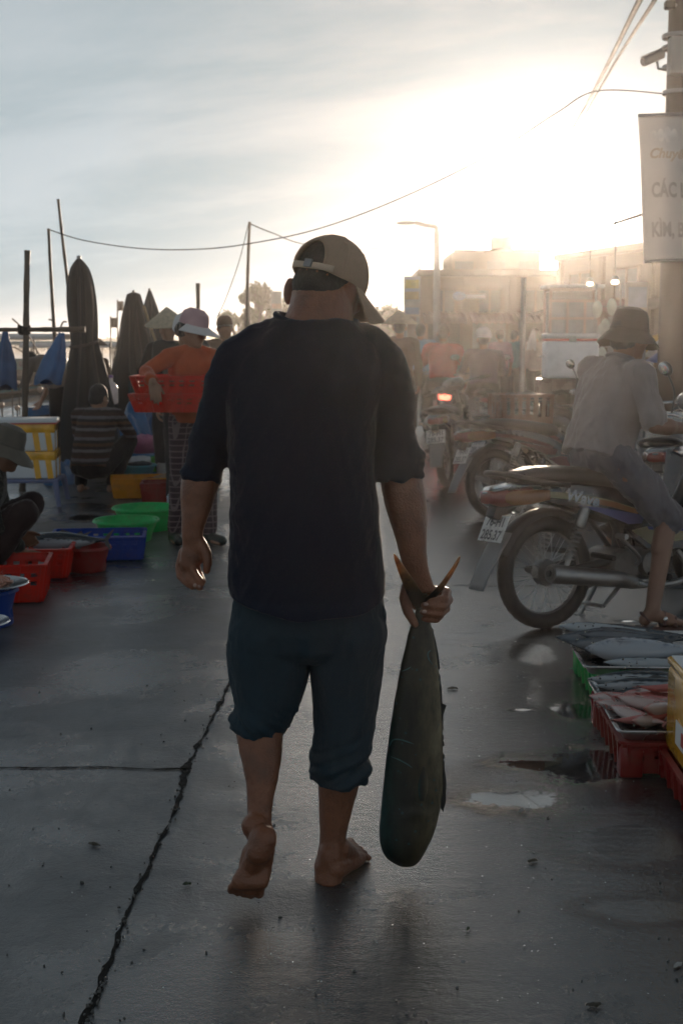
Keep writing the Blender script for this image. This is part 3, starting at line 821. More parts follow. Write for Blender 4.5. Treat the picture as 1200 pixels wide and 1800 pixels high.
def head_shape(mb, c, M, s=1.0):
    def T(x, y, z): return c + M @ V((x * s, y * s, z * s))
    mb.ell(T(0, -0.012, 0.025), (0.074 * s, 0.094 * s, 0.092 * s), M, 24, 16)          # cranium
    mb.ell(T(0, 0.028, -0.030), (0.062 * s, 0.066 * s, 0.088 * s), M, 20, 14)           # face
    mb.ell(T(0, 0.058, -0.088), (0.036 * s, 0.032 * s, 0.028 * s), M, 14, 10)           # chin
    mb.ell(T(0, -0.03, -0.052), (0.058 * s, 0.06 * s, 0.055 * s), M, 16, 10)            # jaw / nape
    mb.capsule(T(0, 0.088, 0.008), T(0, 0.106, -0.026), 0.009 * s, 0.013 * s, 10)       # nose
    mb.ell(T(0, 0.080, 0.022), (0.045 * s, 0.016 * s, 0.010 * s), M, 14, 8)             # brow
    mb.ell(T(0, 0.083, -0.056), (0.024 * s, 0.012 * s, 0.010 * s), M, 12, 8)            # lips
    for sx in (-1, 1):
        mb.ell(T(sx * 0.034, 0.072, -0.022), (0.022 * s, 0.016 * s, 0.018 * s), M, 12, 8)
        e = M @ Euler((0.1, 0, sx * -0.35)).to_matrix()
        mb.ell(T(sx * 0.079, -0.012, -0.012), (0.011 * s, 0.020 * s, 0.034 * s), e, 14, 10)

DEF = dict(pelvis=(0, 0, .93), waist=(0, 0.01, 1.08), chest=(0, 0, 1.27), neck=(0, 0.0, 1.43), head=(0, .035, 1.565),
           shl=(-.185, 0, 1.375), shr=(.185, 0, 1.375), ell=(-.235, -.01, 1.10), elr=(.235, -.01, 1.10), wrl=(-.24, .06, .87), wrr=(.24, .06, .87),
           hil=(-.09, 0, .91), hir=(.09, 0, .91), knl=(-.10, .02, .50), knr=(.10, .02, .50), anl=(-.10, -.02, .085), anr=(.10, -.02, .085))

def cloth_disp(amp, sc_, seed, sx=1.0, sz=0.35):
    def f(p, n):
        q = V((p.x * sc_ * sx + seed, p.y * sc_ * sx, p.z * sc_ * sz))
        return amp * (noise.fractal(q, 0.9, 2.1, 4) + 0.35 * abs(noise.noise(q * 1.7)))
    return f

def person(label, loc, rotz, J=None, scale=1.0, group=None, skin=None, shirt=None, sleeve=1.0, bottom=None, leg=1.0, shoes=None, hair=m_hair, hat=None,
           yaw=0.0, pitch=0.0, vox=0.009, fat=1.0, hair_long=False, hands=None, feet_dir=None, collar=False, eyes=False, bottom_gap=0.0, footpitch=(0, 0), disp=0.010):
    """sleeve/leg: fraction of the limb the garment covers (1 = wrist/ankle)"""
    root = thing('person', label, 'person', loc, rotz, group)
    j = {k: V(v_) * scale for k, v_ in {**DEF, **(J or {})}.items()}
    s = scale; skin = skin or m_skin
    HM = head_rot(yaw, pitch)
    b = MB()
    head_shape(b, j['head'], HM, s)
    b.capsule(j['neck'] - V((0, 0, .03 * s)), j['head'] - V((0, .02 * s, .03 * s)), .055 * s, .052 * s)
    b.chain([j['pelvis'], j['waist'], j['chest']], [.105 * s, .1 * s, .11 * s]); b.capsule(j['chest'], j['neck'], .10 * s, .06 * s)
    hd = hands or {}
    for a in 'lr':
        sg = -1 if a == 'l' else 1
        b.chain([j['sh' + a], j['el' + a], j['wr' + a]], [.048 * s * fat, .038 * s * fat, .026 * s])
        fo = (j['wr' + a] - j['el' + a]).normalized()
        b.capsule(j['el' + a], j['el' + a] + fo * .09 * s, .038 * s * fat, .041 * s * fat)
        spec = hd.get(a, {})
        d = V(spec.get('d', fo)); n = V(spec.get('n', (-sg, 0.2, 0)))
        dd = d.normalized(); nn = (n - dd * n.dot(dd)).normalized(); tdir = dd.cross(nn)
        want = V(spec.get('thumb', (0, 1, 0.3))); side = 1 if tdir.dot(want) >= 0 else -1
        hand(b, j['wr' + a], d, n, side, s * spec.get('s', 1.0), spec.get('curl', 0.4))
        b.chain([j['hi' + a], j['kn' + a], j['an' + a]], [.078 * s * fat, .052 * s * fat, .036 * s])
        sh_ = (j['an' + a] - j['kn' + a]).normalized(); kf = V((0, 1, 0))
        b.capsule(j['kn' + a] + sh_ * .07 * s - kf * .012, j['kn' + a] + sh_ * .17 * s - kf * .016, .046 * s, .046 * s)
        fd = V((feet_dir or {}).get(a, (sg * .2, 1, 0))).normalized(); an = j['an' + a]
        up = V((0, 0, 1)); hl = an - fd * .035 * s - up * .045 * s; tp = an + fd * .155 * s - up * .06 * s
        b.capsule(an, hl, .034 * s, .032 * s); b.capsule(an - up * .02 * s, an + fd * .09 * s - up * .045 * s, .034 * s, .030 * s)
        lat = fd.cross(up)
        for k in range(5):
            q = (k - 2) / 2; e = tp + lat * q * .034 * s - fd * abs(q + .4 * sg) * .012 * s
            b.capsule(an + fd * .06 * s - up * .05 * s + lat * q * .022 * s, e, .022 * s, .0125 * s, 8)
    obj('body', fuse(b, vox, 4), skin, root)
    if eyes:
        for sx in (-1, 1):
            e = MB(); e.ell(j['head'] + HM @ V((sx * .031 * s, .083 * s, .004 * s)), (.011 * s, .008 * s, .008 * s)); obj('eye', e, pm('eye_dark', (0.015, 0.012, 0.01), 0.15), root)
    # ---- shirt
    if shirt:
        t = MB()
        ux = (j['shr'] - j['shl']).normalized(); px_ = (j['hir'] - j['hil']).normalized()
        st = [(j['pelvis'] - (j['waist'] - j['pelvis']).normalized() * .03 * s, px_, .172, .135), (j['pelvis'].lerp(j['waist'], .5), px_, .170, .135), (j['waist'], px_.lerp(ux, .4), .165, .128), (j['chest'].lerp(j['waist'], .4), ux, .175, .125),
              (j['chest'].lerp(j['neck'], .25), ux, .178, .118), (j['chest'].lerp(j['neck'], .62), ux, .155, .098), (j['chest'].lerp(j['neck'], .88), ux, .095, .078), (j['neck'], ux, .066, .066)]
        rings = []
        for i, (c, X, a, bb) in enumerate(st):
            axis = (st[min(i + 1, len(st) - 1)][0] - st[max(i - 1, 0)][0]).normalized()
            X = (X - axis * X.dot(axis)).normalized(); Y = axis.cross(X)
            rings.append(ering(c, X, Y, a * s * fat, bb * s * fat, 28, 2.5))
        t.loft(rings)
        for a in 'lr':
            S, E, W = j['sh' + a], j['el' + a], j['wr' + a]
            t.capsule(j['chest'].lerp(j['neck'], .8), S, .062 * s, .066 * s * fat)
            if sleeve <= .5: t.capsule(S, S.lerp(E, sleeve * 2), .066 * s * fat, .062 * s * fat)
            else:
                e2 = E.lerp(W, sleeve * 2 - 1); t.chain([S, E, e2], [.066 * s * fat, .053 * s * fat, .044 * s * fat])
        me = fuse(t, vox, 6, cloth_disp(disp * s, 9, loc[0] * 7))
        so = obj('shirt', me, shirt, root)
        if collar:
            c = MB(); axis = (j['neck'] - j['chest']).normalized(); X, Y, Z = frame_from(axis)
            pts = [j['neck'] + axis * (.012 * s) + X * .066 * s * math.cos(k) + Y * .066 * s * math.sin(k) for k in [6.283 * i / 24 for i in range(25)]]
            c.tube(pts, .016 * s, 8); obj('collar', c, shirt, so)
    if bottom:
        t = MB()
        t.ell(j['pelvis'] - V((0, 0, .01 * s)), (.158 * s * fat, .122 * s * fat, .125 * s))
        t.capsule(j['pelvis'], j['waist'], .118 * s * fat, .11 * s)
        for a in 'lr':
            Hh, K, A = j['hi' + a], j['kn' + a], j['an' + a]
            if leg <= .5: t.capsule(Hh, Hh.lerp(K, leg * 2), .098 * s * fat, .086 * s * fat)
            else: t.chain([Hh, K, K.lerp(A, leg * 2 - 1)], [.098 * s * fat, .074 * s * fat, .058 * s * fat])
        obj('trousers', fuse(t, vox, 6, cloth_disp(disp * 1.1 * s, 10, loc[1] * 3)), bottom, root)
    if shoes:
        for a in 'lr':
            sg = -1 if a == 'l' else 1
            fd = V((feet_dir or {}).get(a, (sg * .2, 1, 0))).normalized(); an = j['an' + a]; up = V((0, 0, 1)); t = MB()
            t.capsule(an - fd * .03 * s - up * .04 * s, an + fd * .14 * s - up * .045 * s, .045 * s, .040 * s); t.capsule(an + up * .03 * s, an - up * .04 * s, .05 * s, .05 * s)
            mb = fuse(t, vox, 3)
            for v_ in mb.vertices: v_.co.z = max(v_.co.z, an.z - .083 * s)
            obj('boot', mb, shoes, root)
    c = j['head']
    if hair:
        t = MB(); t.ell(c + HM @ V((0, -.018 * s, .034 * s)), (.081 * s, .097 * s, .094 * s), HM, 20, 14)
        t.ell(c + HM @ V((0, -.05 * s, -.015 * s)), (.072 * s, .062 * s, .072 * s), HM, 16, 10)
        if hair_long: t.ell(c + HM @ V((0, -.10 * s, -.02 * s)), (.05 * s, .05 * s, .055 * s), HM, 14, 10)
        me = fuse(t, vox, 3, lambda p, n: .004 * noise.noise(p * 60))
        obj('hair', me, hair, root)
    if hat: make_hat(hat, root, c, HM, s)
    root['_j'] = 0
    return root, j

def place(M, c):  # 4x4 from rotation and centre
    A = M.to_4x4(); A.translation = c; return A
def make_hat(hat, root, c, HM, s):
    kind, m = hat[0], hat[1]; M = place(HM, c + HM @ V((0, -.01 * s, .05 * s)))
    if kind == 'conical':
        mb = MB(); r = .225 * s
        prof = [(r, 0), (r * .99, -.004), (r * .5, .083 * s), (.012, .165 * s), (.0005, .168 * s), (.0005, .160 * s), (r * .5, .075 * s), (r * .985, -.009), (r, -.006), (r, 0)]
        mb.lathe([(a, b + .0015 * ((i * 7) % 3)) for i, (a, b) in enumerate(prof)], 40); o = obj('conical_hat', mb.xf(M), m, root)
        q = MB()
        for k in range(9):
            rr = r * (1 - k / 9.5); q.tube([V((rr * math.cos(a), rr * math.sin(a), .168 * s * (1 - rr / r) + .0015)) for a in [6.283 * i / 36 for i in range(37)]], .002, 5)
        obj('hoop', q.xf(M), m, o)
    elif kind == 'bucket':
        mb = MB(); w = hat[2] if len(hat) > 2 else .05
        prof = [(.0005, .098), (.045, .095), (.078, .078), (.090, .045), (.096, .0), (.100, -.022), (.118 + w * .3, -.05), (.135 + w * .6, -.088), (.134 + w * .6, -.091), (.112 + w * .3, -.05), (.093, -.02), (.088, .04), (.07, .075), (.0005, .09)]
        n = 40; rings = []
        for a, b in prof: rings.append([V((a * s * math.cos(t) * .93, a * s * math.sin(t) * 1.06, (b + (.012 * math.sin(3 * t + 1) + .006 * math.sin(7 * t)) * max(0, a - .1) * 9) * s)) for t in [6.283185 * k / n for k in range(n)]])
        mb.loft(rings, False); o = obj('bucket_hat', mb.xf(M), m, root)
        q = MB(); q.tube([V((.0975 * s * math.cos(t) * .93, .0975 * s * math.sin(t) * 1.06, -.012 * s)) for t in [6.283 * i / 32 for i in range(33)]], .004, 6); obj('hat_seam', q.xf(M), m, o)
    elif kind == 'helmet':
        mb = MB(); mb.lathe([(.0005, .118), (.06, .108), (.105, .07), (.122, .015), (.124, -.03), (.116, -.032), (.112, .015), (.09, .07), (.0005, .108)], 32)
        for i, v_ in enumerate(mb.v): mb.v[i] = V((v_.x * .92, v_.y * 1.1, v_.z)) * s
        o = obj('helmet', mb.xf(M), m, root)
        q = MB(); q.sheet(lambda u, v: V((.10 * math.sin((u - .5) * 2.4), .115 * math.cos((u - .5) * 2.4) + v * .045, -.018 - v * .012)) * s, 14, 3); obj('peak', solid(q, .004).copy() if False else modded(to_mesh(q.xf(M), 'q'), [('SOLIDIFY', dict(thickness=.004))]), m, o)
    elif kind == 'cap':
        mb = MB(); mb.lathe([(.0005, .085), (.05, .078), (.084, .045), (.093, 0), (.092, -.02), (.089, -.02), (.08, .04), (.0005, .078)], 32)
        for i, v_ in enumerate(mb.v): mb.v[i] = V((v_.x * .94, v_.y * 1.12, v_.z)) * s
        o = obj('cap', mb.xf(M), m, root)
        q = MB(); q.sheet(lambda u, v: V((.082 * math.sin((u - .5) * 2.5), .098 * math.cos((u - .5) * 2.5) + v * .065 * math.cos((u - .5) * 1.5), -.012 - v * .02 - .05 * (u - .5) ** 2)) * s, 14, 4)
        obj('peak', modded(to_mesh(q.xf(M), 'q'), [('SOLIDIFY', dict(thickness=.004))]), hat[2] if len(hat) > 2 else m, o)
    elif kind == 'visor':
        mb = MB(); mb.lathe([(.0005, .105), (.05, .1), (.088, .07), (.1, .02), (.102, -.012), (.098, -.014), (.096, .02), (.08, .065), (.0005, .098)], 36)
        for i, v_ in enumerate(mb.v): mb.v[i] = V((v_.x * .94, v_.y * 1.1, v_.z)) * s
        o = obj('sun_hat', mb.xf(M), m, root)
        q = MB(); q.sheet(lambda u, v: V(((.098 + v * .085) * math.sin((u - .5) * 3.2), (.108 + v * .10 * math.cos((u - .5) * 2.2)) * math.cos((u - .5) * 3.2), -.006 - v * .035 - .02 * v * abs(u - .5))) * s, 26, 5)
        obj('brim', modded(to_mesh(q.xf(M), 'q'), [('SOLIDIFY', dict(thickness=.005))]), hat[2], o)

# clothing materials
def fabric(name, col, **k): return pm(name, col, 0.85, var=k.pop('var', .16), scale=k.pop('scale', 9), bump=.35, bscale=k.pop('bscale', 420), spec=.25, sheen=.3, **k)
def stripes(name, cols, scale, axis='Z', noise_amt=.0, rough=.85):
    m = bpy.data.materials.new(name); m.use_nodes = True; nt = m.node_tree; N, L = nt.nodes, nt.links; b = N['Principled BSDF']
    t = N.new('ShaderNodeTexCoord'); sp = N.new('ShaderNodeSeparateXYZ'); L.new(t.outputs['Object'], sp.inputs[0])
    f = N.new('ShaderNodeMath'); f.operation = 'MULTIPLY'; L.new(sp.outputs[axis], f.inputs[0]); f.inputs[1].default_value = scale
    nz = N.new('ShaderNodeTexNoise'); nz.inputs['Scale'].default_value = 26; L.new(t.outputs['Object'], nz.inputs['Vector'])
    ad = N.new('ShaderNodeMath'); ad.operation = 'MULTIPLY_ADD'; L.new(nz.outputs['Fac'], ad.inputs[0]); ad.inputs[1].default_value = noise_amt; L.new(f.outputs[0], ad.inputs[2])
    fr = N.new('ShaderNodeMath'); fr.operation = 'FRACT'; L.new(ad.outputs[0], fr.inputs[0])
    r = N.new('ShaderNodeValToRGB'); r.color_ramp.interpolation = 'CONSTANT'; L.new(fr.outputs[0], r.inputs['Fac'])
    els = r.color_ramp.elements; els[0].position = 0; els[0].color = tuple(cols[0]) + (1,)
    els[1].position = 1 / len(cols); els[1].color = tuple(cols[1]) + (1,)
    for i in range(2, len(cols)): e = els.new(i / len(cols)); e.color = tuple(cols[i]) + (1,)
    L.new(r.outputs[0], b.inputs['Base Color']); b.inputs['Roughness'].default_value = rough; b.inputs['Specular IOR Level'].default_value = .25
    return m
def checks(name, base, line, scale):
    m = stripes(name, [base, base, base, base, line], scale); nt = m.node_tree; N, L = nt.nodes, nt.links
    b = N['Principled BSDF']; t = [n for n in N if n.type == 'TEX_COORD'][0]; sp = [n for n in N if n.type == 'SEPXYZ'][0]
    r0 = [n for n in N if n.type == 'VALTORGB'][0]; prev = r0.outputs[0]
    ad = N.new('ShaderNodeMath'); L.new(sp.outputs['X'], ad.inputs[0]); L.new(sp.outputs['Y'], ad.inputs[1])
    f = N.new('ShaderNodeMath'); f.operation = 'MULTIPLY'; L.new(ad.outputs[0], f.inputs[0]); f.inputs[1].default_value = scale
    fr = N.new('ShaderNodeMath'); fr.operation = 'FRACT'; L.new(f.outputs[0], fr.inputs[0])
    g = N.new('ShaderNodeMath'); g.operation = 'GREATER_THAN'; L.new(fr.outputs[0], g.inputs[0]); g.inputs[1].default_value = .8
    mx = N.new('ShaderNodeMix'); mx.data_type = 'RGBA'; L.new(g.outputs[0], mx.inputs['Factor']); L.new(prev, mx.inputs['A']); mx.inputs['B'].default_value = tuple(line) + (1,)
    L.new(mx.outputs['Result'], b.inputs['Base Color']); return m
f_black = fabric('cloth_black', (0.018, 0.017, 0.018)); f_dark = fabric('cloth_dark', (0.035, 0.033, 0.034))
f_orange = fabric('cloth_orange', (0.42, 0.075, 0.022)); f_red = fabric('cloth_red', (0.40, 0.045, 0.035)); f_purple = fabric('cloth_purple', (0.085, 0.065, 0.10))
f_blue = fabric('cloth_lightblue', (0.22, 0.30, 0.42)); f_grey = fabric('cloth_grey', (0.30, 0.262, 0.25), var=.1); f_short = fabric('cloth_shorts', (0.145, 0.14, 0.155))
f_straw = pm('straw', (0.55, 0.47, 0.34), 0.7, var=.2, scale=30, bump=.3, bscale=120, thin=.15); f_olive = fabric('cloth_olive', (0.12, 0.105, 0.085))
f_white = fabric('cloth_white', (0.62, 0.60, 0.60), var=.06); f_pink = fabric('cloth_pink', (0.50, 0.32, 0.34), var=.1); f_brown = fabric('cloth_brown', (0.11, 0.065, 0.045))
f_hat = fabric('hat_dark', (0.075, 0.062, 0.05)); m_rub = pm('boot_rubber', (0.03, 0.035, 0.028), 0.3, var=.3)
f_stripe = stripes('striped_knit', [(.045, .03, .025), (.17, .155, .16), (.035, .025, .022), (.10, .055, .035), (.03, .025, .025), (.15, .14, .15), (.06, .035, .025)], 5.2, 'Z', .10)
f_check = checks('checked_cotton', (.055, .035, .04), (.20, .15, .15), 24)
f_dots = fabric('floral_dark', (.026, .027, .024), dirt=((.15, .14, .12), 55, .7))
SQ = dict(pelvis=(0, -.06, .27), waist=(0, -.02, .40), chest=(0, .10, .60), neck=(0, .16, .755), head=(0, .215, .875), shl=(-.185, .13, .70), shr=(.185, .13, .70), ell=(-.26, .28, .52), elr=(.26, .28, .52),
          wrl=(-.16, .46, .38), wrr=(.16, .46, .38), hil=(-.10, -.05, .25), hir=(.10, -.05, .25), knl=(-.22, .33, .46), knr=(.22, .33, .46), anl=(-.15, .06, .085), anr=(.15, .06, .085))
def upd(base, **k): d = dict(base); d.update(k); return d
def gp(px, Y): return V((wx(px, Y), Y, 0))
# woman in orange carrying two red baskets, walking towards the camera's right
WY = 8.95; wl_ = gp(338, WY)
WJ = dict(shl=(-.18, .0, 1.36), shr=(.18, .02, 1.36), elr=(.39, .09, 1.26), wrr=(.46, .36, 1.20), ell=(-.27, .08, 1.10), wrl=(-.26, .30, .99), head=(0, .05, 1.55), knl=(-.09, .06, .5), knr=(.10, -.02, .5), anl=(-.09, .08, .085), anr=(.11, -.10, .085))
person('woman in an orange top and pale sun hat carrying red baskets', wl_, R(180 + 32), WJ, .965, None, m_skin2, f_orange, .93, f_check, .98, m_rub, m_hair, ('visor', f_pink, f_white), yaw=R(34), pitch=R(-16),
       vox=.007, hair_long=True, eyes=True, hands={'r': dict(d=(-.15, .10, -.95), n=(-.2, -.95, -.1), thumb=(-1, 0, 0), curl=.22), 'l': dict(d=(.3, .5, -.8), n=(.3, -.9, 0), thumb=(1, 0, 0), curl=.3)}, fat=.95, disp=.006)
# squatting woman in the striped knit, back to us
SY = 12.0
person('person in a striped brown and grey knit squatting with their back turned', gp(163, SY), R(-12), upd(SQ, head=(.0, .17, .86)), 1.04, None, m_skin2, f_stripe, .95, f_black, .98, None, m_hair, None, yaw=R(-12), pitch=R(-12), vox=.008, fat=1.03)
# vendor squatting at the left edge under a bucket hat, in profile
VY = 7.25
person('vendor in a grey bucket hat and dotted dark top squatting at the left edge', V((wx(-62, VY), VY + .05, 0)), R(-82), upd(SQ, head=(0, .215, .80), neck=(0, .15, .70), chest=(0, .08, .55), shl=(-.185, .11, .655), shr=(.185, .11, .655), wrr=(.10, .30, .22), elr=(.25, .16, .42), wrl=(-.12, .28, .30), ell=(-.25, .14, .45)), 1.0, None, m_skin, f_dots, .9, fabric('cloth_maroon_dark', (.028, .016, .016)), 1.0, None,
       m_hair, ('bucket', f_olive, .07), yaw=R(0), pitch=R(-22), vox=.007)
# group behind the woman in orange
person('person in black under a straw conical hat beyond the orange woman', gp(300, 12.6), R(170), dict(elr=(.25, .14, 1.1), wrr=(.16, .34, .95), ell=(-.25, .14, 1.1), wrl=(-.16, .34, .95)), .985, None, m_skin2, f_black, 1, f_dark, 1, m_rub, m_hair, ('conical', f_straw), pitch=R(-10), vox=.01)
person('person in black with a white helmet just behind the orange woman', gp(322, 11.2), R(200), dict(head=(0, .16, 1.50), neck=(0, .10, 1.39), chest=(0, .05, 1.25)), 1.0, None, m_skin2, f_dark, 1, f_dark, 1, m_rub, m_hair, ('helmet', f_white), pitch=R(-25), vox=.01)
person('person in a red brown cap seen past the shoulder of the man', gp(396, 13.5), R(200), None, 1.0, None, m_skin, f_brown, 1, f_dark, 1, m_rub, m_hair, ('cap', f_brown), vox=.011)
# bending person half hidden by the tall closed parasol
person('person in a grey top bending over beside the tall closed parasol', gp(112, 14.6), R(60), dict(waist=(0, .06, 1.05), chest=(0, .22, 1.18), neck=(0, .36, 1.24), head=(0, .48, 1.22), shl=(-.18, .30, 1.22), shr=(.18, .30, 1.22), ell=(-.22, .38, .97), elr=(.22, .38, .97), wrl=(-.14, .46, .76), wrr=(.14, .46, .76)), .98, None, m_skin2, fabric('cloth_taupe', (.16, .13, .11)), .6, f_black, 1, m_rub, m_hair, None, pitch=R(-40), vox=.01)
person('person under a wide dark conical hat behind the tall closed parasol', gp(168, 15.5), R(150), dict(), .86, None, m_skin, f_brown, 1, f_dark, 1, m_rub, m_hair, ('conical', f_hat), vox=.012)
# the lane ahead
person('person in dark clothes under a straw conical hat walking ahead on the lane', gp(701, 16.5), R(-3), dict(anl=(-.09, .14, .085), anr=(.09, -.12, .12), knl=(-.1, .12, .5)), 1.03, None, m_skin, f_brown, 1, f_dark, 1, m_rub, m_hair, ('conical', f_straw), vox=.01)
person('person in a light blue shirt walking beyond the conical hat on the lane', gp(737, 20.5), R(-6), None, 1.02, None, m_skin, f_blue, .5, f_dark, 1, m_rub, m_hair, None, vox=.013)
person('person in a blue cap far ahead over the right shoulder of the man', gp(657, 25), R(0), None, 1.02, None, m_skin, f_dark, 1, f_dark, 1, m_rub, m_hair, ('cap', fabric('cap_blue', (.16, .25, .42))), vox=.015)
person('person in dark clothes sitting beyond the rider near the right edge', gp(1163, 17.0), R(-30), dict(pelvis=(0, 0, .55), waist=(0, .02, .7), chest=(0, .06, .9), neck=(0, .09, 1.06), head=(0, .12, 1.2), shl=(-.185, .08, 1.0), shr=(.185, .08, 1.0), ell=(-.25, .2, .78), elr=(.25, .2, .78), wrl=(-.15, .38, .7), wrr=(.15, .38, .7), hil=(-.1, 0, .52), hir=(.1, 0, .52), knl=(-.15, .42, .5), knr=(.15, .42, .5), anl=(-.14, .4, .085), anr=(.14, .4, .085)), 1.0, None, m_skin, f_black, 1, f_black, 1, m_rub, m_hair, None, vox=.012)
# ------------------------------------------------------------------ the man walking away
HY = 3.25
hero_base = V((wx(552, HY), 3.22, 0))
hero = thing('person', 'barefoot man in a navy shirt and rolled trousers carrying a fish by the tail', 'person', hero_base)
def W(mb): return mb.shift(-hero_base)
XU, YU, ZU = V((1, 0, 0)), V((0, 1, 0)), V((0, 0, 1))
PXS = HY / FPX   # metres per pixel near the man

def sil(rows, n=40, p=2.4, tilt=0.0):
    """rings from silhouette rows (py, xl, xr, ycentre, depth half-thickness)"""
    out = []
    for py, xl, xr, yc, th in rows:
        c = P((xl + xr) / 2, py, yc); a = (xr - xl) / 2 / FPX * yc
        out.append(ering(c, XU, YU, a, th, n, p))
    return out

# ---------------- body (one continuous skin surface)
hm = head_rot(R(-36), R(-21), R(7))
hc = P(581, 504, 3.31)
b = MB()
def T(x, y, z): return hc + hm @ V((x, y, z))
hs = 1.0
head_shape(b, hc, hm, hs)
b.ell(T(0, -.035, .005), (.069, .070, .080), hm)
b.ell(P(509, 512, 3.315), (.016, .017, .036), Euler((0, .12, .5)), 18, 14); b.ell(P(509, 521, 3.31), (.011, .012, .022), Euler((0, .2, .4)), 14, 10)
nk = P(558, 566, 3.25)
b.loft([ering(P(556, 606, 3.245), XU, YU, .098, .075, 24), ering(P(557, 582, 3.245), XU, YU, .098, .074, 24), ering(P(560, 560, 3.25), XU, YU, .0865, .072, 24), ering(P(564, 535, 3.262), XU, YU, .079, .07, 24), ering(P(566, 512, 3.28), XU, YU, .076, .07, 24), ering(P(568, 497, 3.29), XU, YU, .06, .06, 24)])
# trunk hidden under the shirt
b.loft(sil([(1080, 440, 640, 3.25, .09), (950, 430, 640, 3.25, .10), (800, 430, 640, 3.25, .10), (680, 440, 650, 3.25, .09), (610, 490, 630, 3.25, .07)]))
# left arm (image left): relaxed
Ls, Le = P(412, 640, 3.25), P(362, 838, 3.27)
b.chain([Ls, Le], [.035, .032])
def arm_rings(rows): return [ering(P((a + c) / 2, py, y), XU, YU, (c - a) / 2 / FPX * y, (c - a) / 2 / FPX * y * k, 22) for py, a, c, y, k in rows]
b.loft(arm_rings([(812, 340, 380, 3.27, .9), (832, 328, 386, 3.27, .9), (842, 319, 388, 3.27, .9), (862, 317, 383, 3.265, .9), (885, 318, 375, 3.26, .88), (910, 319, 366, 3.25, .85), (930, 319, 359, 3.245, .78), (945, 320, 357, 3.24, .68), (956, 321, 360, 3.24, .58), (966, 320, 364, 3.24, .5)]))
# left hand: back to the left, palm facing the leg and backwards, fingers half curled
def PP(x, y, d=0): return P(x, y, 3.24 + d)
b.ell(PP(338, 978), (.030, .017, .034), Euler((0, 0, .25)))
b.ell(PP(333, 990), (.024, .018, .030), Euler((0, -.15, .3)))
for (q, r) in ((((323, 970, .012), (315, 996, .018), (316, 1013, .006), (328, 1025, -.010), (338, 1033, -.018)), (.0125, .0108, .0094, .0086, .0074)),
               (((331, 974, .002), (327, 1000, .002), (332, 1017, -.012), (345, 1028, -.024), (352, 1034, -.024)), (.0125, .0108, .0094, .0086, .0072)),
               (((338, 975, -.006), (338, 998, -.008), (345, 1011, -.022), (353, 1021, -.032), (356, 1027, -.032)), (.012, .0102, .0088, .008, .0068)),
               (((344, 972, .016), (345, 994, .030), (350, 1008, .032), (356, 1018, .022), (358, 1023, .014)), (.012, .0105, .009, .0082, .007))):
    b.chain([PP(*k) for k in q], r, 10)
b.chain([PP(352, 955, 0), PP(362, 973, -.006), PP(365, 987, -.012), PP(364, 1003, -.014)], [.017, .0155, .0128, .0095], 10)
b.ell(PP(350, 962), (.022, .017, .026))
# right arm: straight down with the fish
Rs, Re = P(674, 640, 3.25), P(700, 838, 3.27)
b.chain([Rs, Re], [.035, .034])
b.loft(arm_rings([(800, 680, 722, 3.27, .9), (820, 672, 734, 3.27, .9), (838, 667, 741, 3.27, .9), (862, 670, 746, 3.265, .9), (890, 676, 750, 3.26, .88), (918, 685, 751, 3.255, .86), (945, 694, 750, 3.25, .82), (970, 701, 750, 3.25, .76), (990, 706, 752, 3.25, .7), (1010, 709, 756, 3.255, .62), (1026, 711, 762, 3.26, .52), (1040, 712, 770, 3.265, .45)]))
def RP(x, y, d=0): return P(x, y, 3.25 + d)
# palm lies beyond the tail root, fingers wrap round its right side to the near face, thumb down the left
b.ell(RP(742, 1050, .032), (.042, .015, .040), Euler((0, .2, 0)))
b.ell(RP(762, 1052, .022), (.030, .017, .034))
for q, r in ((((772, 1036, .030), (785, 1040, .004), (781, 1053, -.026), (764, 1056, -.036), (757, 1055, -.034)), (.0125, .0125, .0112, .0098, .0085)),
             (((768, 1046, .032), (788, 1054, .004), (778, 1066, -.030), (757, 1064, -.042), (744, 1064, -.038)), (.0128, .0130, .0118, .0102, .0088)),
             (((764, 1060, .032), (783, 1070, .004), (772, 1079, -.030), (752, 1077, -.040), (742, 1076, -.036)), (.0122, .0122, .0112, .0098, .0084)),
             (((758, 1070, .03), (773, 1082, .006), (766, 1089, -.022), (750, 1089, -.032), (744, 1088, -.03)), (.011, .011, .010, .0088, .0075))):
    b.chain([RP(*k) for k in q], r, 10)
b.chain([RP(717, 1030, .016), RP(711, 1052, -.004), RP(717, 1076, -.024), RP(729, 1097, -.034)], [.018, .0155, .0138, .0105], 10)
# right leg (standing): knee hidden in the trousers
b.chain([P(600, 1120, 3.25), P(600, 1290, 3.27)], [.085, .062])
b.loft(arm_rings([(1285, 556, 644, 3.27, 1), (1340, 556, 637, 3.26, 1.02), (1380, 558, 632, 3.25, 1.05), (1410, 559, 624, 3.245, 1.0), (1440, 560, 617, 3.24, .95), (1465, 561, 611, 3.235, .92), (1485, 560, 607, 3.232, .95), (1500, 557, 607, 3.232, 1.05), (1515, 553, 607, 3.232, 1.2), (1530, 551, 606, 3.23, 1.3), (1546, 551, 604, 3.225, 1.35)]))
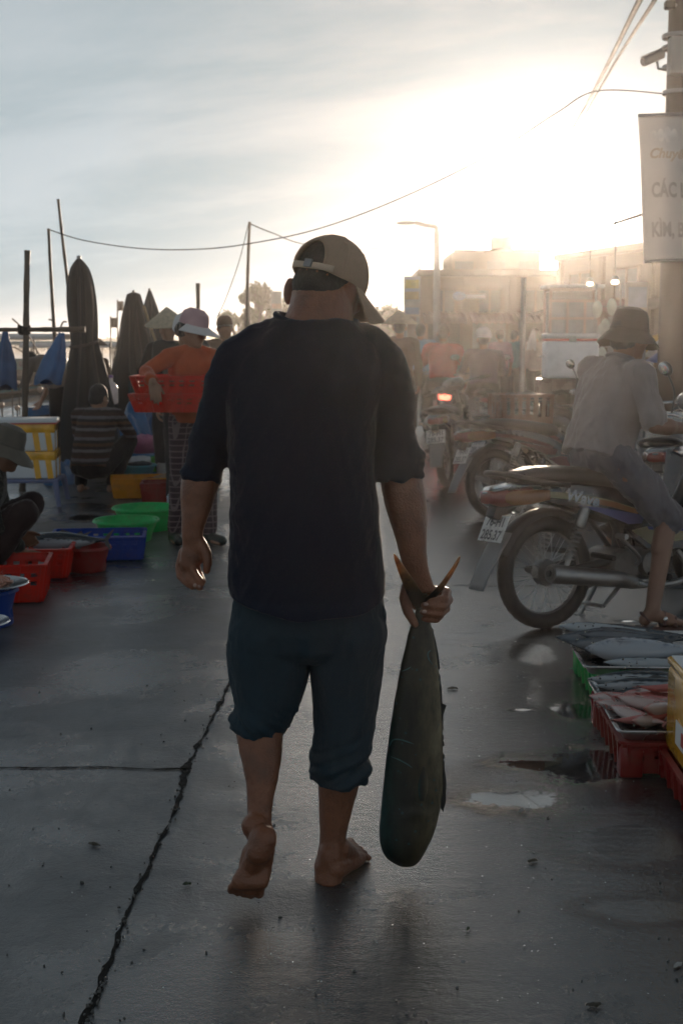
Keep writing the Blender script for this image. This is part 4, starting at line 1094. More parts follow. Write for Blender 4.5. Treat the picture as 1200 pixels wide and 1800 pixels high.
# right foot on the ground, turned out
hl = G(577, 1556); hl.z = 0; hl = hl + V((.004, .030, 0))
t1, t5 = G(612, 1492), G(648, 1513); t1.z = t5.z = 0
mid = t1.lerp(t5, .4); fdir = (mid - hl).normalized(); flat_ = V((fdir.y, -fdir.x, 0)); FLn = (mid - hl).length
b.capsule(hl + V((0, 0, .033)), hl + V((.0, 0, .075)), .0345, .033, 16)
for k in range(5):
    q = k / 4; tip = t1.lerp(t5, q) + fdir * (.012 * math.sin(q * 3.1) - .004 * k + .012); mh = hl + (tip - hl) * (.76 - .03 * q)
    b.capsule(hl + V((0, 0, .036)) + flat_ * (q - .5) * .022, mh + V((0, 0, .020 + .004 * (1 - q))), .033, .0205, 14)
    b.capsule(hl + fdir * .035 + V((0, 0, .088 - .012 * q)) + flat_ * (q - .5) * .02, mh - (mh - hl) * .12 + V((0, 0, .028 + .008 * (1 - q))), .034, .018, 14)
    rr = (.0150, .0108, .0104, .0100, .0102)[k]; dd = (tip - mh)
    b.chain([mh + V((0, 0, .020)), mh + dd * .55 + V((0, 0, .021)), tip + V((0, 0, rr * .9))], [rr * 1.15, rr * .92, rr], 12)
# left leg: pushing off, shin swung back towards us, sole showing
b.chain([P(480, 1120, 3.24), P(470, 1262, 3.24)], [.085, .062])
b.loft(arm_rings([(1190, 425, 515, 3.25, 1), (1250, 416, 506, 3.235, 1), (1290, 413, 499, 3.21, 1.02), (1330, 422, 497, 3.18, 1.05), (1370, 430, 490, 3.15, 1.0), (1400, 433, 483, 3.13, .98), (1425, 434, 479, 3.115, .98), (1445, 432, 478, 3.10, 1.0), (1460, 430, 483, 3.085, .95), (1474, 432, 485, 3.07, .8)]))
def FP(x, y, d=0): return P(x, y, 3.03 + d)
b.chain([FP(462, 1474, .015), FP(455, 1497, .005)], [.036, .033], 14)                    # heel pad
b.chain([FP(456, 1497, .012), FP(440, 1527, .028), FP(424, 1548, .02)], [.032, .026, .024], 14)  # outer edge
b.chain([FP(464, 1492, .03), FP(462, 1522, .04), FP(457, 1546, .022)], [.028, .024, .026], 14)
b.chain([FP(445, 1500, .05), FP(438, 1525, .055), FP(436, 1545, .04)], [.03, .027, .024], 14)   # instep
b.capsule(FP(428, 1548, .018), FP(458, 1549, .018), .022, .023, 14)                        # ball of the foot
for k, (x, y, r) in enumerate(((407, 1562, .0105), (419, 1566, .0105), (430, 1569, .0112), (442, 1570, .012), (457, 1568, .0145))):
    b.chain([FP(420 + 9.5 * k, 1550, .014), FP(x, y - 3, .026), FP(x - 1, y + 3, .040)], [.0125, r * .86, r * .93], 10)
b.ell(FP(449, 1452, .055), (.036, .03, .034))
def skin_disp(p, n):
    d = .0007 * noise.fractal(p * 55, .8, 2, 3)
    ax_ = abs(p.x)
    if ax_ > .19 and p.z < 1.1: d += .0016 * max(0, noise.noise(V((p.x * 30 + 4, p.y * 30, p.z * 7)))) ** .7      # tendons and veins of the forearms and hands
    if p.z < .30: d += .0016 * noise.noise(V((p.x * 38, p.y * 38, p.z * 11 + 2))) - .0007 * abs(noise.noise(V((p.x * 20, p.y * 60, p.z * 90))))
    return d
body = obj('body', fuse(W(b), .0038, 5, skin_disp), pm('skin_tanned', (0.24, 0.092, 0.045), 0.40, var=.24, scale=13, bump=.6, dirt=((.085, .040, .024), 12, .45), bscale=190, sss=.14, rvar=.1), hero)
# finger and toe nails
nail = pm('nail', (0.42, 0.27, 0.22), 0.25, var=.05)
mb = MB()
for (x, y, d, rx) in ((745, 1075, -.051, .3), (748, 1062, -.051, .3)):
    mb.ell(RP(x, y, d), (.0065, .0025, .005))
for (x, y, d) in ((343, 1029, -.032), (351, 1030, -.033)): mb.ell(PP(x, y, d), (.005, .0028, .0055))
obj('nail', W(mb), nail, body)

# ---------------- shirt
s = MB()
rows = [(1076, 425, 655, 3.25, .135), (1066, 412, 668, 3.25, .15), (1054, 406, 674, 3.25, .16), (1040, 402, 678, 3.25, .165), (1015, 401, 678, 3.25, .165), (985, 402, 673, 3.25, .165), (940, 403, 666, 3.25, .168), (890, 403, 661, 3.25, .17), (840, 402, 657, 3.25, .168), (790, 401, 656, 3.25, .162), (740, 400, 660, 3.25, .155), (690, 398, 672, 3.25, .145), (655, 402, 680, 3.25, .135),
        (630, 412, 676, 3.25, .125), (608, 428, 664, 3.25, .115), (588, 452, 648, 3.25, .102), (573, 474, 634, 3.25, .092), (562, 482, 628, 3.25, .085)]
rows = [(1108, 406, 674, 3.25, .176), (1092, 404, 676, 3.25, .178), (1066, 403, 677, 3.25, .178), (1050, 402, 678, 3.25, .175)] + rows[3:]
s.loft(sil(rows, 44, 2.5))
s.chain([P(500, 592, 3.25), P(452, 606, 3.25), P(418, 640, 3.25)], [.045, .052, .064], 16)
s.chain([P(618, 592, 3.25), P(648, 608, 3.25), P(671, 643, 3.25)], [.045, .052, .064], 16)
def slv(rows_, n=26): return [ering(P((a + c) / 2, (pa + pc) / 2, y), (P(c, pc, y) - P(a, pa, y)).normalized(), YU, (P(c, pc, y) - P(a, pa, y)).length / 2, (P(c, pc, y) - P(a, pa, y)).length / 2 * k, n, 2.2) for pa, a, pc, c, y, k in rows_]
s.loft(slv([(600, 398, 650, 445, 3.25, .9), (625, 378, 670, 440, 3.25, 1.0), (660, 364, 695, 432, 3.25, 1.0), (700, 354, 728, 418, 3.255, .98), (745, 343, 765, 408, 3.26, .95), (785, 332, 800, 400, 3.265, .93), (812, 323, 825, 397, 3.27, .92), (836, 318, 850, 388, 3.27, .92), (845, 321, 856, 385, 3.27, .9)]))
s.loft(slv([(650, 642, 602, 690, 3.25, .9), (668, 648, 628, 708, 3.25, 1.0), (692, 652, 662, 719, 3.25, 1.0), (722, 656, 700, 724, 3.255, .98), (758, 657, 742, 727, 3.26, .95), (790, 656, 780, 732, 3.265, .93), (803, 654, 797, 739, 3.268, .95), (820, 653, 815, 740, 3.27, .97), (836, 656, 834, 741, 3.27, .96), (843, 660, 841, 738, 3.27, .92)]))
# rolled cuffs: uneven folds
for (c0, c1, pa, pb) in ((319, 389, 830, 846), (655, 741, 806, 802), (655, 740, 822, 818), (657, 741, 838, 836)):
    a, e = P(c0, pa, 3.27), P(c1, pb, 3.27); X = (e - a).normalized(); r = (e - a).length / 2
    s.tube([a.lerp(e, .5) + X * r * math.cos(t) * .99 + YU * r * .92 * math.sin(t) + ZU * .003 * math.sin(3 * t + c0) for t in [6.2832 * i / 40 for i in range(41)]], .0075, 8)
def shirt_disp(p, n):
    x = p.x + hero_base.x; z = p.z
    # long soft vertical folds hanging from the shoulder blades, creases at the sleeves
    f = noise.fractal(V((x * 13 + z * 2.6, p.y * 6, z * 1.6)), .8, 2.1, 3)
    g = noise.fractal(V((x * 9 - z * 5 + 7, p.y * 9, z * 4.5)), .8, 2.2, 4)
    h = 1 - abs(noise.noise(V((x * 15 - z * 5, p.y * 5, z * 2.2 + 4))))
    low = max(0, 1 - abs(z - .78) / .16)
    arm = 1.0 if abs(p.x) > .19 else 0.0
    cr = noise.noise(V((x * 8, p.y * 9, z * 34 + x * 22)))
    return .0055 * f + .0060 * g + .0025 * (h ** 3) + .003 * low * noise.noise(V((x * 30, p.y * 10, z * 9))) + arm * .0045 * cr
f_navy = pm('navy_jersey', (0.010, 0.016, 0.030), 0.82, var=.12, scale=5, bump=.35, bscale=700, spec=.2, sheen=.12)
me = fuse(W(s), .0048, 16, shirt_disp)
for v_ in me.vertices:      # hem: hangs lower at the middle of the back
    zh = P(540, 1066, 3.25).z + .040 * (v_.co.x / .2) ** 2 + .003 * math.sin(v_.co.x * 40)
    if v_.co.z < zh: v_.co.z = zh - .0006 * (zh - v_.co.z)
shirt = obj('shirt', finish(me, True, 60), f_navy, hero)
c = MB()
cpts = []
for k in range(41):
    t = 6.2832 * k / 40; cpts.append(P(556, 561, 3.25) + XU * .101 * math.cos(t) + YU * .083 * math.sin(t) + ZU * (-.010 * math.cos(t) - .006 + .010 * math.sin(t) + .008 * (math.cos(2 * t))))
c.tube(cpts, .0085, 8); obj('collar', W(c), f_navy, shirt)
c = MB()
c.tube([P(542, 1062, 3.25) + XU * .203 * math.copysign(abs(math.cos(t)) ** .8, math.cos(t)) + YU * .163 * math.copysign(abs(math.sin(t)) ** .8, math.sin(t)) + ZU * (.012 * math.cos(2 * t) + .004 * math.sin(5 * t)) for t in [6.2832 * k / 60 for k in range(61)]], .005, 6)


# ---------------- trousers
s = MB()
s.loft(sil([(1030, 416, 664, 3.25, .13), (1060, 406, 672, 3.25, .138), (1100, 399, 674, 3.25, .142), (1130, 399, 670, 3.25, .13), (1150, 408, 660, 3.25, .10)], 40, 2.5))
s.ell(P(470, 1112, 3.215), (.10, .10, .10)); s.ell(P(608, 1112, 3.215), (.10, .10, .10))
s.loft(sil([(1100, 400, 560, 3.25, .13), (1140, 397, 548, 3.25, .125), (1180, 400, 543, 3.25, .118), (1210, 405, 537, 3.245, .110), (1235, 409, 530, 3.24, .102), (1255, 407, 521, 3.232, .094), (1270, 405, 511, 3.225, .086), (1283, 407, 502, 3.218, .078), (1291, 411, 498, 3.212, .070)], 30, 2.2))
s.loft(sil([(1100, 535, 674, 3.25, .13), (1140, 540, 672, 3.25, .122), (1180, 545, 668, 3.255, .115), (1220, 547, 665, 3.26, .108), (1260, 548, 662, 3.265, .102), (1295, 548, 660, 3.265, .098), (1312, 546, 658, 3.265, .094), (1322, 545, 655, 3.265, .09), (1345, 545, 655, 3.26, .088), (1362, 547, 651, 3.255, .084), (1375, 552, 641, 3.25, .078)], 30, 2.2))
# gathered cuffs
for (x0_, x1_, p0, p1, y, r) in ((406, 500, 1276, 1288, 3.215, .008), (404, 505, 1262, 1276, 3.225, .007), (544, 655, 1326, 1322, 3.262, .008), (548, 648, 1366, 1368, 3.255, .008)):
    a, e = P(x0_, p0, y), P(x1_, p1, y); X = (e - a).normalized(); rr = (e - a).length / 2
    s.tube([a.lerp(e, .5) + X * rr * math.cos(t) * .97 + YU * rr * .86 * math.sin(t) + ZU * .004 * math.sin(4 * t + x0_) for t in [6.2832 * i / 40 for i in range(41)]], r, 8)
def tr_disp(p, n):
    z = p.z; x = p.x
    g = noise.fractal(V((x * 11, p.y * 10, z * 4)), .8, 2.2, 4)
    f = noise.noise(V((x * 24, p.y * 8, z * 2.5)))
    left = x < -.008
    kz = .40 if left else .30
    crease = max(0, 1 - abs(z - kz) / .13) * noise.fractal(V((x * 9 + 3, p.y * 6, z * 36 + x * 26 * (1 if left else -.6))), .8, 2, 2)
    return .009 * g + .006 * f + .013 * crease
f_trs = pm('blue_trousers', (0.020, 0.040, 0.054), 0.78, var=.14, scale=6, bump=.35, bscale=600, spec=.28, sheen=.06)
trs = obj('trousers', fuse(W(s), .0048, 6, tr_disp), f_trs, hero)
c = MB(); c.tube([P(668, 1060, 3.24), P(675, 1080, 3.22), P(673, 1100, 3.215), P(667, 1122, 3.22)], .006, 8, smooth=4); obj('pocket_edge', W(c), f_trs, trs)

# ---------------- hair and cap
t_ = MB()
t_.ell(T(0, -.016, .030), (.0785, .0945, .082), hm, 28, 20)
t_.ell(T(0, -.046, -.020), (.070, .062, .054), hm, 20, 14)
hair = obj('hair', fuse(W(t_), .0042, 4, lambda p, n: .0018 * noise.noise(p * 150)), m_hair, hero)
f_cap = pm('cap_khaki', (0.42, 0.295, 0.20), 0.85, var=.12, scale=14, bump=.4, bscale=350, spec=.2, dirt=((.28, .21, .15), 14, .4))
def capdir(th, ph): return V((math.sin(th) * math.cos(ph), math.sin(th) * math.sin(ph), math.cos(th)))
def cap_pt(th, ph, off=0.0):
    d = capdir(th, ph); k = 1.0 + .015 * math.cos(6 * ph) * math.sin(th)
    return T(d.x * (.090 + off) * k, -.012 + d.y * (.106 + off) * k, .026 + d.z * (.098 + off))
NU, NV = 96, 44; keep = []; vs = []
TH1 = 1.80
for j in range(NV + 1):
    for i in range(NU): vs.append(cap_pt(.02 + (TH1 - .02) * j / NV, 6.28318 * i / NU))
for j in range(NV):
    for i in range(NU):
        th = .02 + (TH1 - .02) * (j + .5) / NV; ph = 6.28318 * (i + .5) / NU
        dphi = (ph - 4.712 + math.pi) % (2 * math.pi) - math.pi       # angle from straight back
        u = dphi / .54; v_ = (th - 1.62) / .68
        if v_ < 0.02 and u * u + v_ * v_ < 1: continue                  # arched opening
        keep.append((j * NU + i, j * NU + (i + 1) % NU, (j + 1) * NU + (i + 1) % NU, (j + 1) * NU + i))
mb = MB(); mb.add(vs, keep); me = to_mesh(W(mb), 'cap')
me = modded(me, [('SOLIDIFY', dict(thickness=.003, offset=0)), ('SMOOTH', dict(factor=.5, iterations=3))])
for v_ in me.vertices: v_.co += v_.co.normalized() * 0 + V((0, 0, 1)) * .0025 * noise.noise(v_.co * 22)
cap = obj('cap', finish(me, True, 50), f_cap, hero)
c = MB(); rim = []
for k in range(31):
    a = math.pi * k / 30; rim.append(cap_pt(1.62 - .68 * math.sin(a), 4.712 + .54 * math.cos(a), .002))
c.tube(rim, .0038, 8)
obj('opening_edge', W(c), f_cap, cap)
c = MB(); c.sheet(lambda u, v: cap_pt(1.60 + .16 * v + .06 * math.sin(u * 3.14), 4.712 + .80 * (u - .5) * 2, .004), 24, 3)
obj('strap', modded(to_mesh(W(c), 'strap'), [('SOLIDIFY', dict(thickness=.003))]), pm('strap_tan', (.55, .43, .31), .8, bump=.3, bscale=400), cap)
c = MB(); c.box(cap_pt(1.70, 4.712 + .12, .008), (.022, .006, .02), hm @ Matrix.Identity(3)); obj('buckle', W(c), m_metal, cap)
c = MB()
for ph in (4.712 + .95, 4.712 - .95, 4.712 + 2.0, 4.712 - 2.0):
    q = cap_pt(.75, ph, .001); c.tube([q + capdir(.75, ph) * 0 , q + (hm @ capdir(.75, ph)) * .003], .005, 10)
c.ell(cap_pt(.02, 0, .003), (.008, .008, .005), hm); obj('eyelet', W(c), f_cap, cap)
for ph in [4.712 + 6.28318 * (k + .5) / 6 for k in range(6)]: pass
c = MB()
for k in range(6):
    ph = 1.5708 + 6.28318 * k / 6
    if abs((ph - 4.712 + math.pi) % (2 * math.pi) - math.pi) < .1: pts = [cap_pt(th, ph, .0008) for th in [.05 + .75 * i / 12 for i in range(13)]]
    else: pts = [cap_pt(th, ph, .0008) for th in [.05 + 1.7 * i / 20 for i in range(21)]]
    c.tube(pts, .0022, 6)
obj('seam', W(c), f_cap, cap)
c = MB()
def brim(u, v):
    a = (u - .5) * 2.5; r = 0
    return T(math.sin(a + .34) * (.090 + .040 * v * math.cos(a * .6)) + .006 * v, -.012 + math.cos(a + .34) * .103 + .078 * v * math.cos(a * .62) ** .8, .008 - .030 * v - .050 * (a / 1.25) ** 2 * (.04 + v * .96))
c.sheet(brim, 28, 8)
obj('brim', finish(modded(to_mesh(W(c), 'brim'), [('SOLIDIFY', dict(thickness=.0045))]), True, 40), f_cap, cap)

# ---------------- the fish he carries (head down)
FB = 3.235
fish_base = P(722, 1523, FB)
fishroot = thing('large_fish', 'large dark green dolphinfish hanging head down from the hand of the man', 'fish', fish_base)
LE = [(1044, 735), (1058, 733), (1075, 729), (1095, 722), (1120, 715), (1150, 708), (1190, 699), (1230, 692), (1280, 684), (1330, 677), (1380, 671), (1430, 666), (1460, 664), (1480, 665), (1496, 670), (1508, 677), (1516, 688), (1521, 699)]
RE = [(1044, 752), (1058, 751), (1075, 753), (1095, 757), (1120, 763), (1150, 768), (1190, 772), (1230, 775), (1280, 778), (1330, 780), (1380, 780), (1420, 776), (1450, 769), (1475, 760), (1495, 749), (1508, 742), (1516, 736), (1521, 729)]
def interp(tab, y):
    for (a, b_), (c_, d_) in zip(tab, tab[1:]):
        if a <= y <= c_: return b_ + (d_ - b_) * (y - a) / (c_ - a)
    return tab[-1][1] if y > tab[-1][0] else tab[0][1]
rings = []; N_ = 56
for k in range(N_ + 1):
    y = 1044 + (1521 - 1044) * (1 - (1 - k / N_) ** 1.25)
    xl, xr = interp(LE, y), interp(RE, y); t = (y - 1044) / 477
    th = .010 + .030 * math.sin(min(1, t * 1.15) * math.pi / 2) ** 1.1
    if t > .90: th *= math.sqrt(max(.1, 1 - ((t - .90) / .102) ** 2))
    rings.append(ering(P((xl + xr) / 2, y, FB), XU, YU, (xr - xl) / 2 / FPX * FB, th, 32, 1.85))
mb = MB(); mb.loft(rings)
def fish_mat():
    m = bpy.data.materials.new('dolphinfish_skin'); m.use_nodes = True; nt = m.node_tree; N, L = nt.nodes, nt.links; b = N['Principled BSDF']
    t = N.new('ShaderNodeTexCoord'); g = N.new('ShaderNodeSeparateXYZ'); L.new(t.outputs['Generated'], g.inputs[0])
    r = N.new('ShaderNodeValToRGB'); L.new(g.outputs['X'], r.inputs['Fac']); e = r.color_ramp.elements
    e[0].position = .05; e[0].color = (.008, .042, .040, 1); e[1].position = .95; e[1].color = (.14, .115, .07, 1)
    for p_, c_ in ((.24, (.010, .014, .010, 1)), (.55, (.026, .020, .010, 1)), (.8, (.075, .060, .034, 1))): q = e.new(p_); q.color = c_
    n = N.new('ShaderNodeTexNoise'); n.inputs['Scale'].default_value = 19; n.inputs['Detail'].default_value = 10; n.inputs['Roughness'].default_value = .7
    mp_ = N.new('ShaderNodeMapping'); mp_.inputs['Scale'].default_value = (1, 1, .35); L.new(t.outputs['Object'], mp_.inputs[0]); L.new(mp_.outputs[0], n.inputs['Vector'])
    rr = N.new('ShaderNodeMapRange'); L.new(n.outputs['Fac'], rr.inputs[0]); rr.inputs[1].default_value = .3; rr.inputs[2].default_value = .7; rr.inputs[3].default_value = .15; rr.inputs[4].default_value = 2.4
    sc_ = N.new('ShaderNodeVectorMath'); sc_.operation = 'SCALE'; L.new(r.outputs[0], sc_.inputs[0]); L.new(rr.outputs[0], sc_.inputs['Scale'])
    v = N.new('ShaderNodeTexVoronoi'); v.inputs['Scale'].default_value = 34; L.new(t.outputs['Object'], v.inputs['Vector'])
    lt = N.new('ShaderNodeMath'); lt.operation = 'LESS_THAN'; L.new(v.outputs['Distance'], lt.inputs[0]); lt.inputs[1].default_value = .13
    md = N.new('ShaderNodeMath'); md.operation = 'MULTIPLY'; L.new(lt.outputs[0], md.inputs[0]); md.inputs[1].default_value = .5
    mx = N.new('ShaderNodeMix'); mx.data_type = 'RGBA'; L.new(md.outputs[0], mx.inputs['Factor']); L.new(sc_.outputs[0], mx.inputs['A']); mx.inputs['B'].default_value = (.02, .09, .11, 1)
    L.new(mx.outputs['Result'], b.inputs['Base Color']); b.inputs['Roughness'].default_value = .45; b.inputs['Specular IOR Level'].default_value = .35; b.inputs['Coat Weight'].default_value = .28; b.inputs['Coat Roughness'].default_value = .16
    v2 = N.new('ShaderNodeTexVoronoi'); v2.inputs['Scale'].default_value = 260; L.new(t.outputs['Object'], v2.inputs['Vector'])
    bp = N.new('ShaderNodeBump'); bp.inputs['Strength'].default_value = .18; bp.inputs['Distance'].default_value = .002; L.new(v2.outputs['Distance'], bp.inputs['Height']); L.new(bp.outputs[0], b.inputs['Normal'])
    return m
m_fish = fish_mat()
me = to_mesh(mb.shift(-fish_base), 'body')
for v_ in me.vertices:
    q = v_.co; v_.co = q + V((.0012 * noise.noise(q * 30), .0016 * noise.noise(q * 18 + V((5, 0, 0))), 0))
    # gill cover step on the near face
    d = (V((q.x, q.z)) - V((.006, .092))).length
    if q.y < 0 and d < .085: v_.co.y -= .0035 * (1 - smooth_ if (smooth_ := max(0, min(1, (d - .074) / .011))) < 1 else 0)
fb = obj('body', finish(me, True, 60), m_fish, fishroot)
m_fin = pm('fin_dark', (0.035, 0.035, 0.03), .5, var=.3, scale=60, thin=.25); m_tail = pm('tail_fin', (0.36, 0.17, 0.045), .4, var=.45, scale=70, thin=.6, bump=.5, bscale=200)
nt = m_tail.node_tree; tcn = [n for n in nt.nodes if n.type == 'TEX_COORD'][0]; sx = nt.nodes.new('ShaderNodeSeparateXYZ'); nt.links.new(tcn.outputs['Generated'], sx.inputs[0])
rmp = nt.nodes.new('ShaderNodeMapRange'); nt.links.new(sx.outputs['Z'], rmp.inputs[0]); rmp.inputs[1].default_value = .35; rmp.inputs[2].default_value = .72
mxt = nt.nodes.new('ShaderNodeMix'); mxt.data_type = 'RGBA'; nt.links.new(rmp.outputs[0], mxt.inputs['Factor']); mxt.inputs['A'].default_value = (.022, .017, .010, 1)
prv = [n for n in nt.nodes if n.type == 'VALTORGB'][0]; nt.links.new(prv.outputs[0], mxt.inputs['B'])
nt.links.new(mxt.outputs['Result'], nt.nodes['Principled BSDF'].inputs['Base Color']); nt.links.new(mxt.outputs['Result'], [n for n in nt.nodes if n.type == 'BSDF_TRANSLUCENT'][0].inputs['Color'])
def finplate(poly, y, th, m, name, bend=0.0):
    n = len(poly); mb = MB(); f = [P(a, b_, y + bend * (b_ - poly[0][1])) for a, b_ in poly]
    mb.add([p - V((0, th / 2, 0)) for p in f] + [p + V((0, th / 2, 0)) for p in f], [tuple(range(n)), tuple(range(2 * n - 1, n - 1, -1))] + [(i, (i + 1) % n, n + (i + 1) % n, n + i) for i in range(n)])
    obj(name, mb.shift(-fish_base), m, fishroot, False)
# tail lobes: tapered blades rising past the wrist on the near side
def lobe(path, name):
    mb = MB(); rings = []
    for x, y, d, w in path:
        rings.append([P(x - w, y + w * .25, FB + d) , P(x - w * .3, y, FB + d - .006), P(x + w * .6, y - w * .2, FB + d - .005), P(x + w, y - w * .25, FB + d), P(x + w * .5, y, FB + d + .004), P(x - w * .5, y, FB + d + .004)])
    mb.loft(rings); 
    me = to_mesh(mb.shift(-fish_base), name)
    obj(name, finish(modded(me, [('SUBSURF', dict(levels=2))]), True, 60), m_tail, fishroot)
lobe([(743, 1074, 0, 12), (736, 1058, -.02, 16), (727, 1042, -.034, 15), (717, 1024, -.042, 12.5), (708, 1006, -.044, 9.5), (700, 990, -.042, 6.5), (695, 980, -.04, 4), (692, 973, -.038, 1.5)], 'tail_lobe')
lobe([(741, 1072, 0, 12), (750, 1056, -.018, 14), (764, 1044, -.026, 12), (776, 1030, -.026, 9.5), (787, 1014, -.022, 7.5), (797, 999, -.018, 6), (804, 986, -.014, 4.2), (808, 977, -.012, 1.5)], 'tail_lobe')
finplate([(771, 1180), (776, 1210), (777, 1236), (784, 1240), (779, 1256), (778, 1290), (775, 1250)], FB, .003, m_fin, 'dorsal_fin')
finplate([(776, 1345), (780, 1343), (784, 1375), (783, 1410), (778, 1428), (774, 1420)], FB, .003, m_fin, 'dorsal_fin')
finplate([(757, 1100), (764, 1120), (770, 1150), (773, 1175), (769, 1176), (764, 1150)], FB, .003, m_fin, 'dorsal_fin')
rgf = random.Random(6)
for k in range(15):
    y = 1105 + 17 * k + rgf.uniform(-4, 4); x = interp(RE, y); d = rgf.uniform(0.8, 2.6)
    finplate([(x - 4, y - 7), (x + d * .4, y - 2), (x + d, y + 4), (x - 2, y + 7)], FB, .002, m_fin, 'finlet')
mb = MB(); rings = []
for k in range(9):
    t = k / 8; c_ = P(742 + 3 * t, 1408 - 60 * t, FB - .043 + .004 * t); w = .012 * math.sin(math.pi * (.15 + .8 * t)) + .001
    rings.append(ering(c_, XU, YU, w, .0018, 8))
mb.loft(rings); obj('pectoral_fin', mb.shift(-fish_base), m_fish, fishroot)
mb = MB(); mb.ell(P(727, 1486, FB - .030), (.0082, .004, .0082)); obj('eye', mb.shift(-fish_base), pm('fish_eye', (.03, .03, .025), .1, rvar=.03), fishroot)
mb = MB(); mb.tube([P(700, 1512, FB - .020), P(712, 1506, FB - .023), P(728, 1504, FB - .023), P(738, 1502, FB - .018)], .002, 6, smooth=4); obj('mouth', mb.shift(-fish_base), m_fin, fishroot)

m_mark = pm('scar_teal', (.05, .13, .13), .4, var=.3, scale=40)
mb = MB()
for pts in (((684, 1312), (690, 1301), (702, 1300), (716, 1304), (727, 1308)), ((687, 1330), (702, 1336), (718, 1345), (724, 1350)), ((760, 1168), (753, 1158), (752, 1148), (757, 1143)), ((706, 1180), (716, 1176), (722, 1172))):
    ps = []
    for x, y in pts:
        xl, xr = interp(LE, y), interp(RE, y); t = (y - 1044) / 477; th = .010 + .030 * math.sin(min(1, t * 1.15) * math.pi / 2) ** 1.1
        u = max(-.96, min(.96, (x - (xl + xr) / 2) / ((xr - xl) / 2))); ps.append(P(x, y, FB - th * (1 - abs(u) ** 1.85) ** (1 / 1.85) - .0006))
    mb.tube(ps, [.0006] + [.0017] * (len(ps) - 2) + [.0005], 6, smooth=4)
obj('scratch', mb.shift(-fish_base), m_mark, fishroot)
mb = MB()
ps = []
for k in range(15):
    a = -1.9 + 3.2 * k / 14; x = 716 + 36 * math.cos(a); y = 1448 + 40 * math.sin(a) * -1
    xl, xr = interp(LE, y), interp(RE, y); t = (y - 1044) / 477; th = .010 + .030 * math.sin(min(1, t * 1.15) * math.pi / 2) ** 1.1
    u = max(-.95, min(.95, (x - (xl + xr) / 2) / ((xr - xl) / 2))); ps.append(P(x, y, FB - th * (1 - abs(u) ** 1.85) ** (1 / 1.85) - .0004))

mb.tube(ps, [.0004] + [.0016] * (len(ps) - 2) + [.0004], 6, smooth=3); obj('gill_line', mb.shift(-fish_base), m_fin, fishroot)
# ---------------- cloth fuzz and body hair that catch the back light
def fuzz(src, n, ln, wd, m, name, parent, seed, zr=(-9, 9), keep=None, lie=.5, down=0.0):
    rg = random.Random(seed); me = src.data; polys = me.polygons; vs_ = me.vertices; mb = MB(); V_, F_ = mb.v, mb.f; cnt = 0; tries = 0
    while cnt < n and tries < n * 30:
        tries += 1
        p = polys[rg.randrange(len(polys))]; c = vs_[p.vertices[rg.randrange(len(p.vertices))]].co.lerp(p.center, rg.random())
        if not (zr[0] < c.z < zr[1]) or (keep and not keep(c)): continue
        nr = p.normal; t = V((rg.gauss(0, 1), rg.gauss(0, 1), rg.gauss(0, 1) - down * 3)); t = (t - nr * t.dot(nr))
        if t.length < 1e-4: continue
        t.normalize(); d = (nr * (1 - lie) + t * lie).normalized(); s_ = d.cross(V((rg.gauss(0, 1), rg.gauss(0, 1), rg.gauss(0, 1))))
        if s_.length < 1e-4: continue
        s_.normalize(); L_ = ln * rg.uniform(.5, 1.3); b = len(V_)
        V_.extend([c - s_ * wd, c + s_ * wd, c + d * L_ * .6 + s_ * wd * .7 + t * L_ * .1, c + d * L_ + t * L_ * .25]); F_.append((b, b + 1, b + 2, b + 3)); cnt += 1
    mb.mi = [0] * len(F_)
    o = link(name, to_mesh(mb, name, False, recalc=False), parent, m); return o
m_fuzz = pm('cloth_fuzz', (.09, .08, .075), .6, var=.1, thin=.8); m_bodyhair = pm('body_hair', (.035, .022, .016), .35, thin=.3)
fuzz(shirt, 42000, .0028, .00011, m_fuzz, 'fuzz', shirt, 1)
fuzz(trs, 20000, .0026, .00011, m_fuzz, 'fuzz', trs, 2)
fuzz(cap, 9000, .0026, .00014, m_fuzz, 'fuzz', cap, 3)
fuzz(body, 3400, .011, .00016, m_bodyhair, 'body_hair', body, 4, keep=lambda c: (.10 < c.z < .46) or (abs(c.x) > .19 and .80 < c.z < 1.15), lie=.75, down=.5)
fuzz(hair, 9000, .006, .0002, m_hair, 'stubble', hair, 5, lie=.6, down=.4)
# ------------------------------------------------------------------ motorbikes
m_tyre = pm('tyre', (0.022, 0.021, 0.020), .65, var=.25, scale=20, dirt=((.10, .085, .07), 6, .5)); m_chrome = pm('chrome', (.62, .61, .6), .22, 1.0, var=.1, rvar=.08)
m_steel = pm('dull_steel', (.30, .29, .28), .38, .9, var=.2, scale=12, rvar=.12); m_eng = pm('engine_alloy', (.20, .19, .18), .5, .75, var=.3, scale=9, dirt=((.05, .04, .03), 9, .7))
m_seat = pm('seat_vinyl', (.015, .014, .014), .50, var=.15, scale=14, bump=.35, bscale=420); m_bpl = pm('black_plastic', (.028, .026, .025), .42, var=.2)
m_red = pm('tail_red', (.20, .02, .012), .15, var=.08, coat=.5, trans=.0); m_amber = pm('amber_lens', (.24, .085, .02), .15, coat=.5); m_plate = pm('plate_white', (.62, .62, .60), .45, var=.1, dirt=((.25, .22, .18), 30, .6))
m_ink = pm('plate_ink', (.16, .16, .165), .6, var=.5, scale=60); m_flap = pm('grey_flap', (.20, .20, .20), .6, var=.15); m_spoke = pm('spoke', (.42, .41, .40), .3, 1.0)
m_silver = pm('silver_letter', (.62, .63, .66), .25, .8)
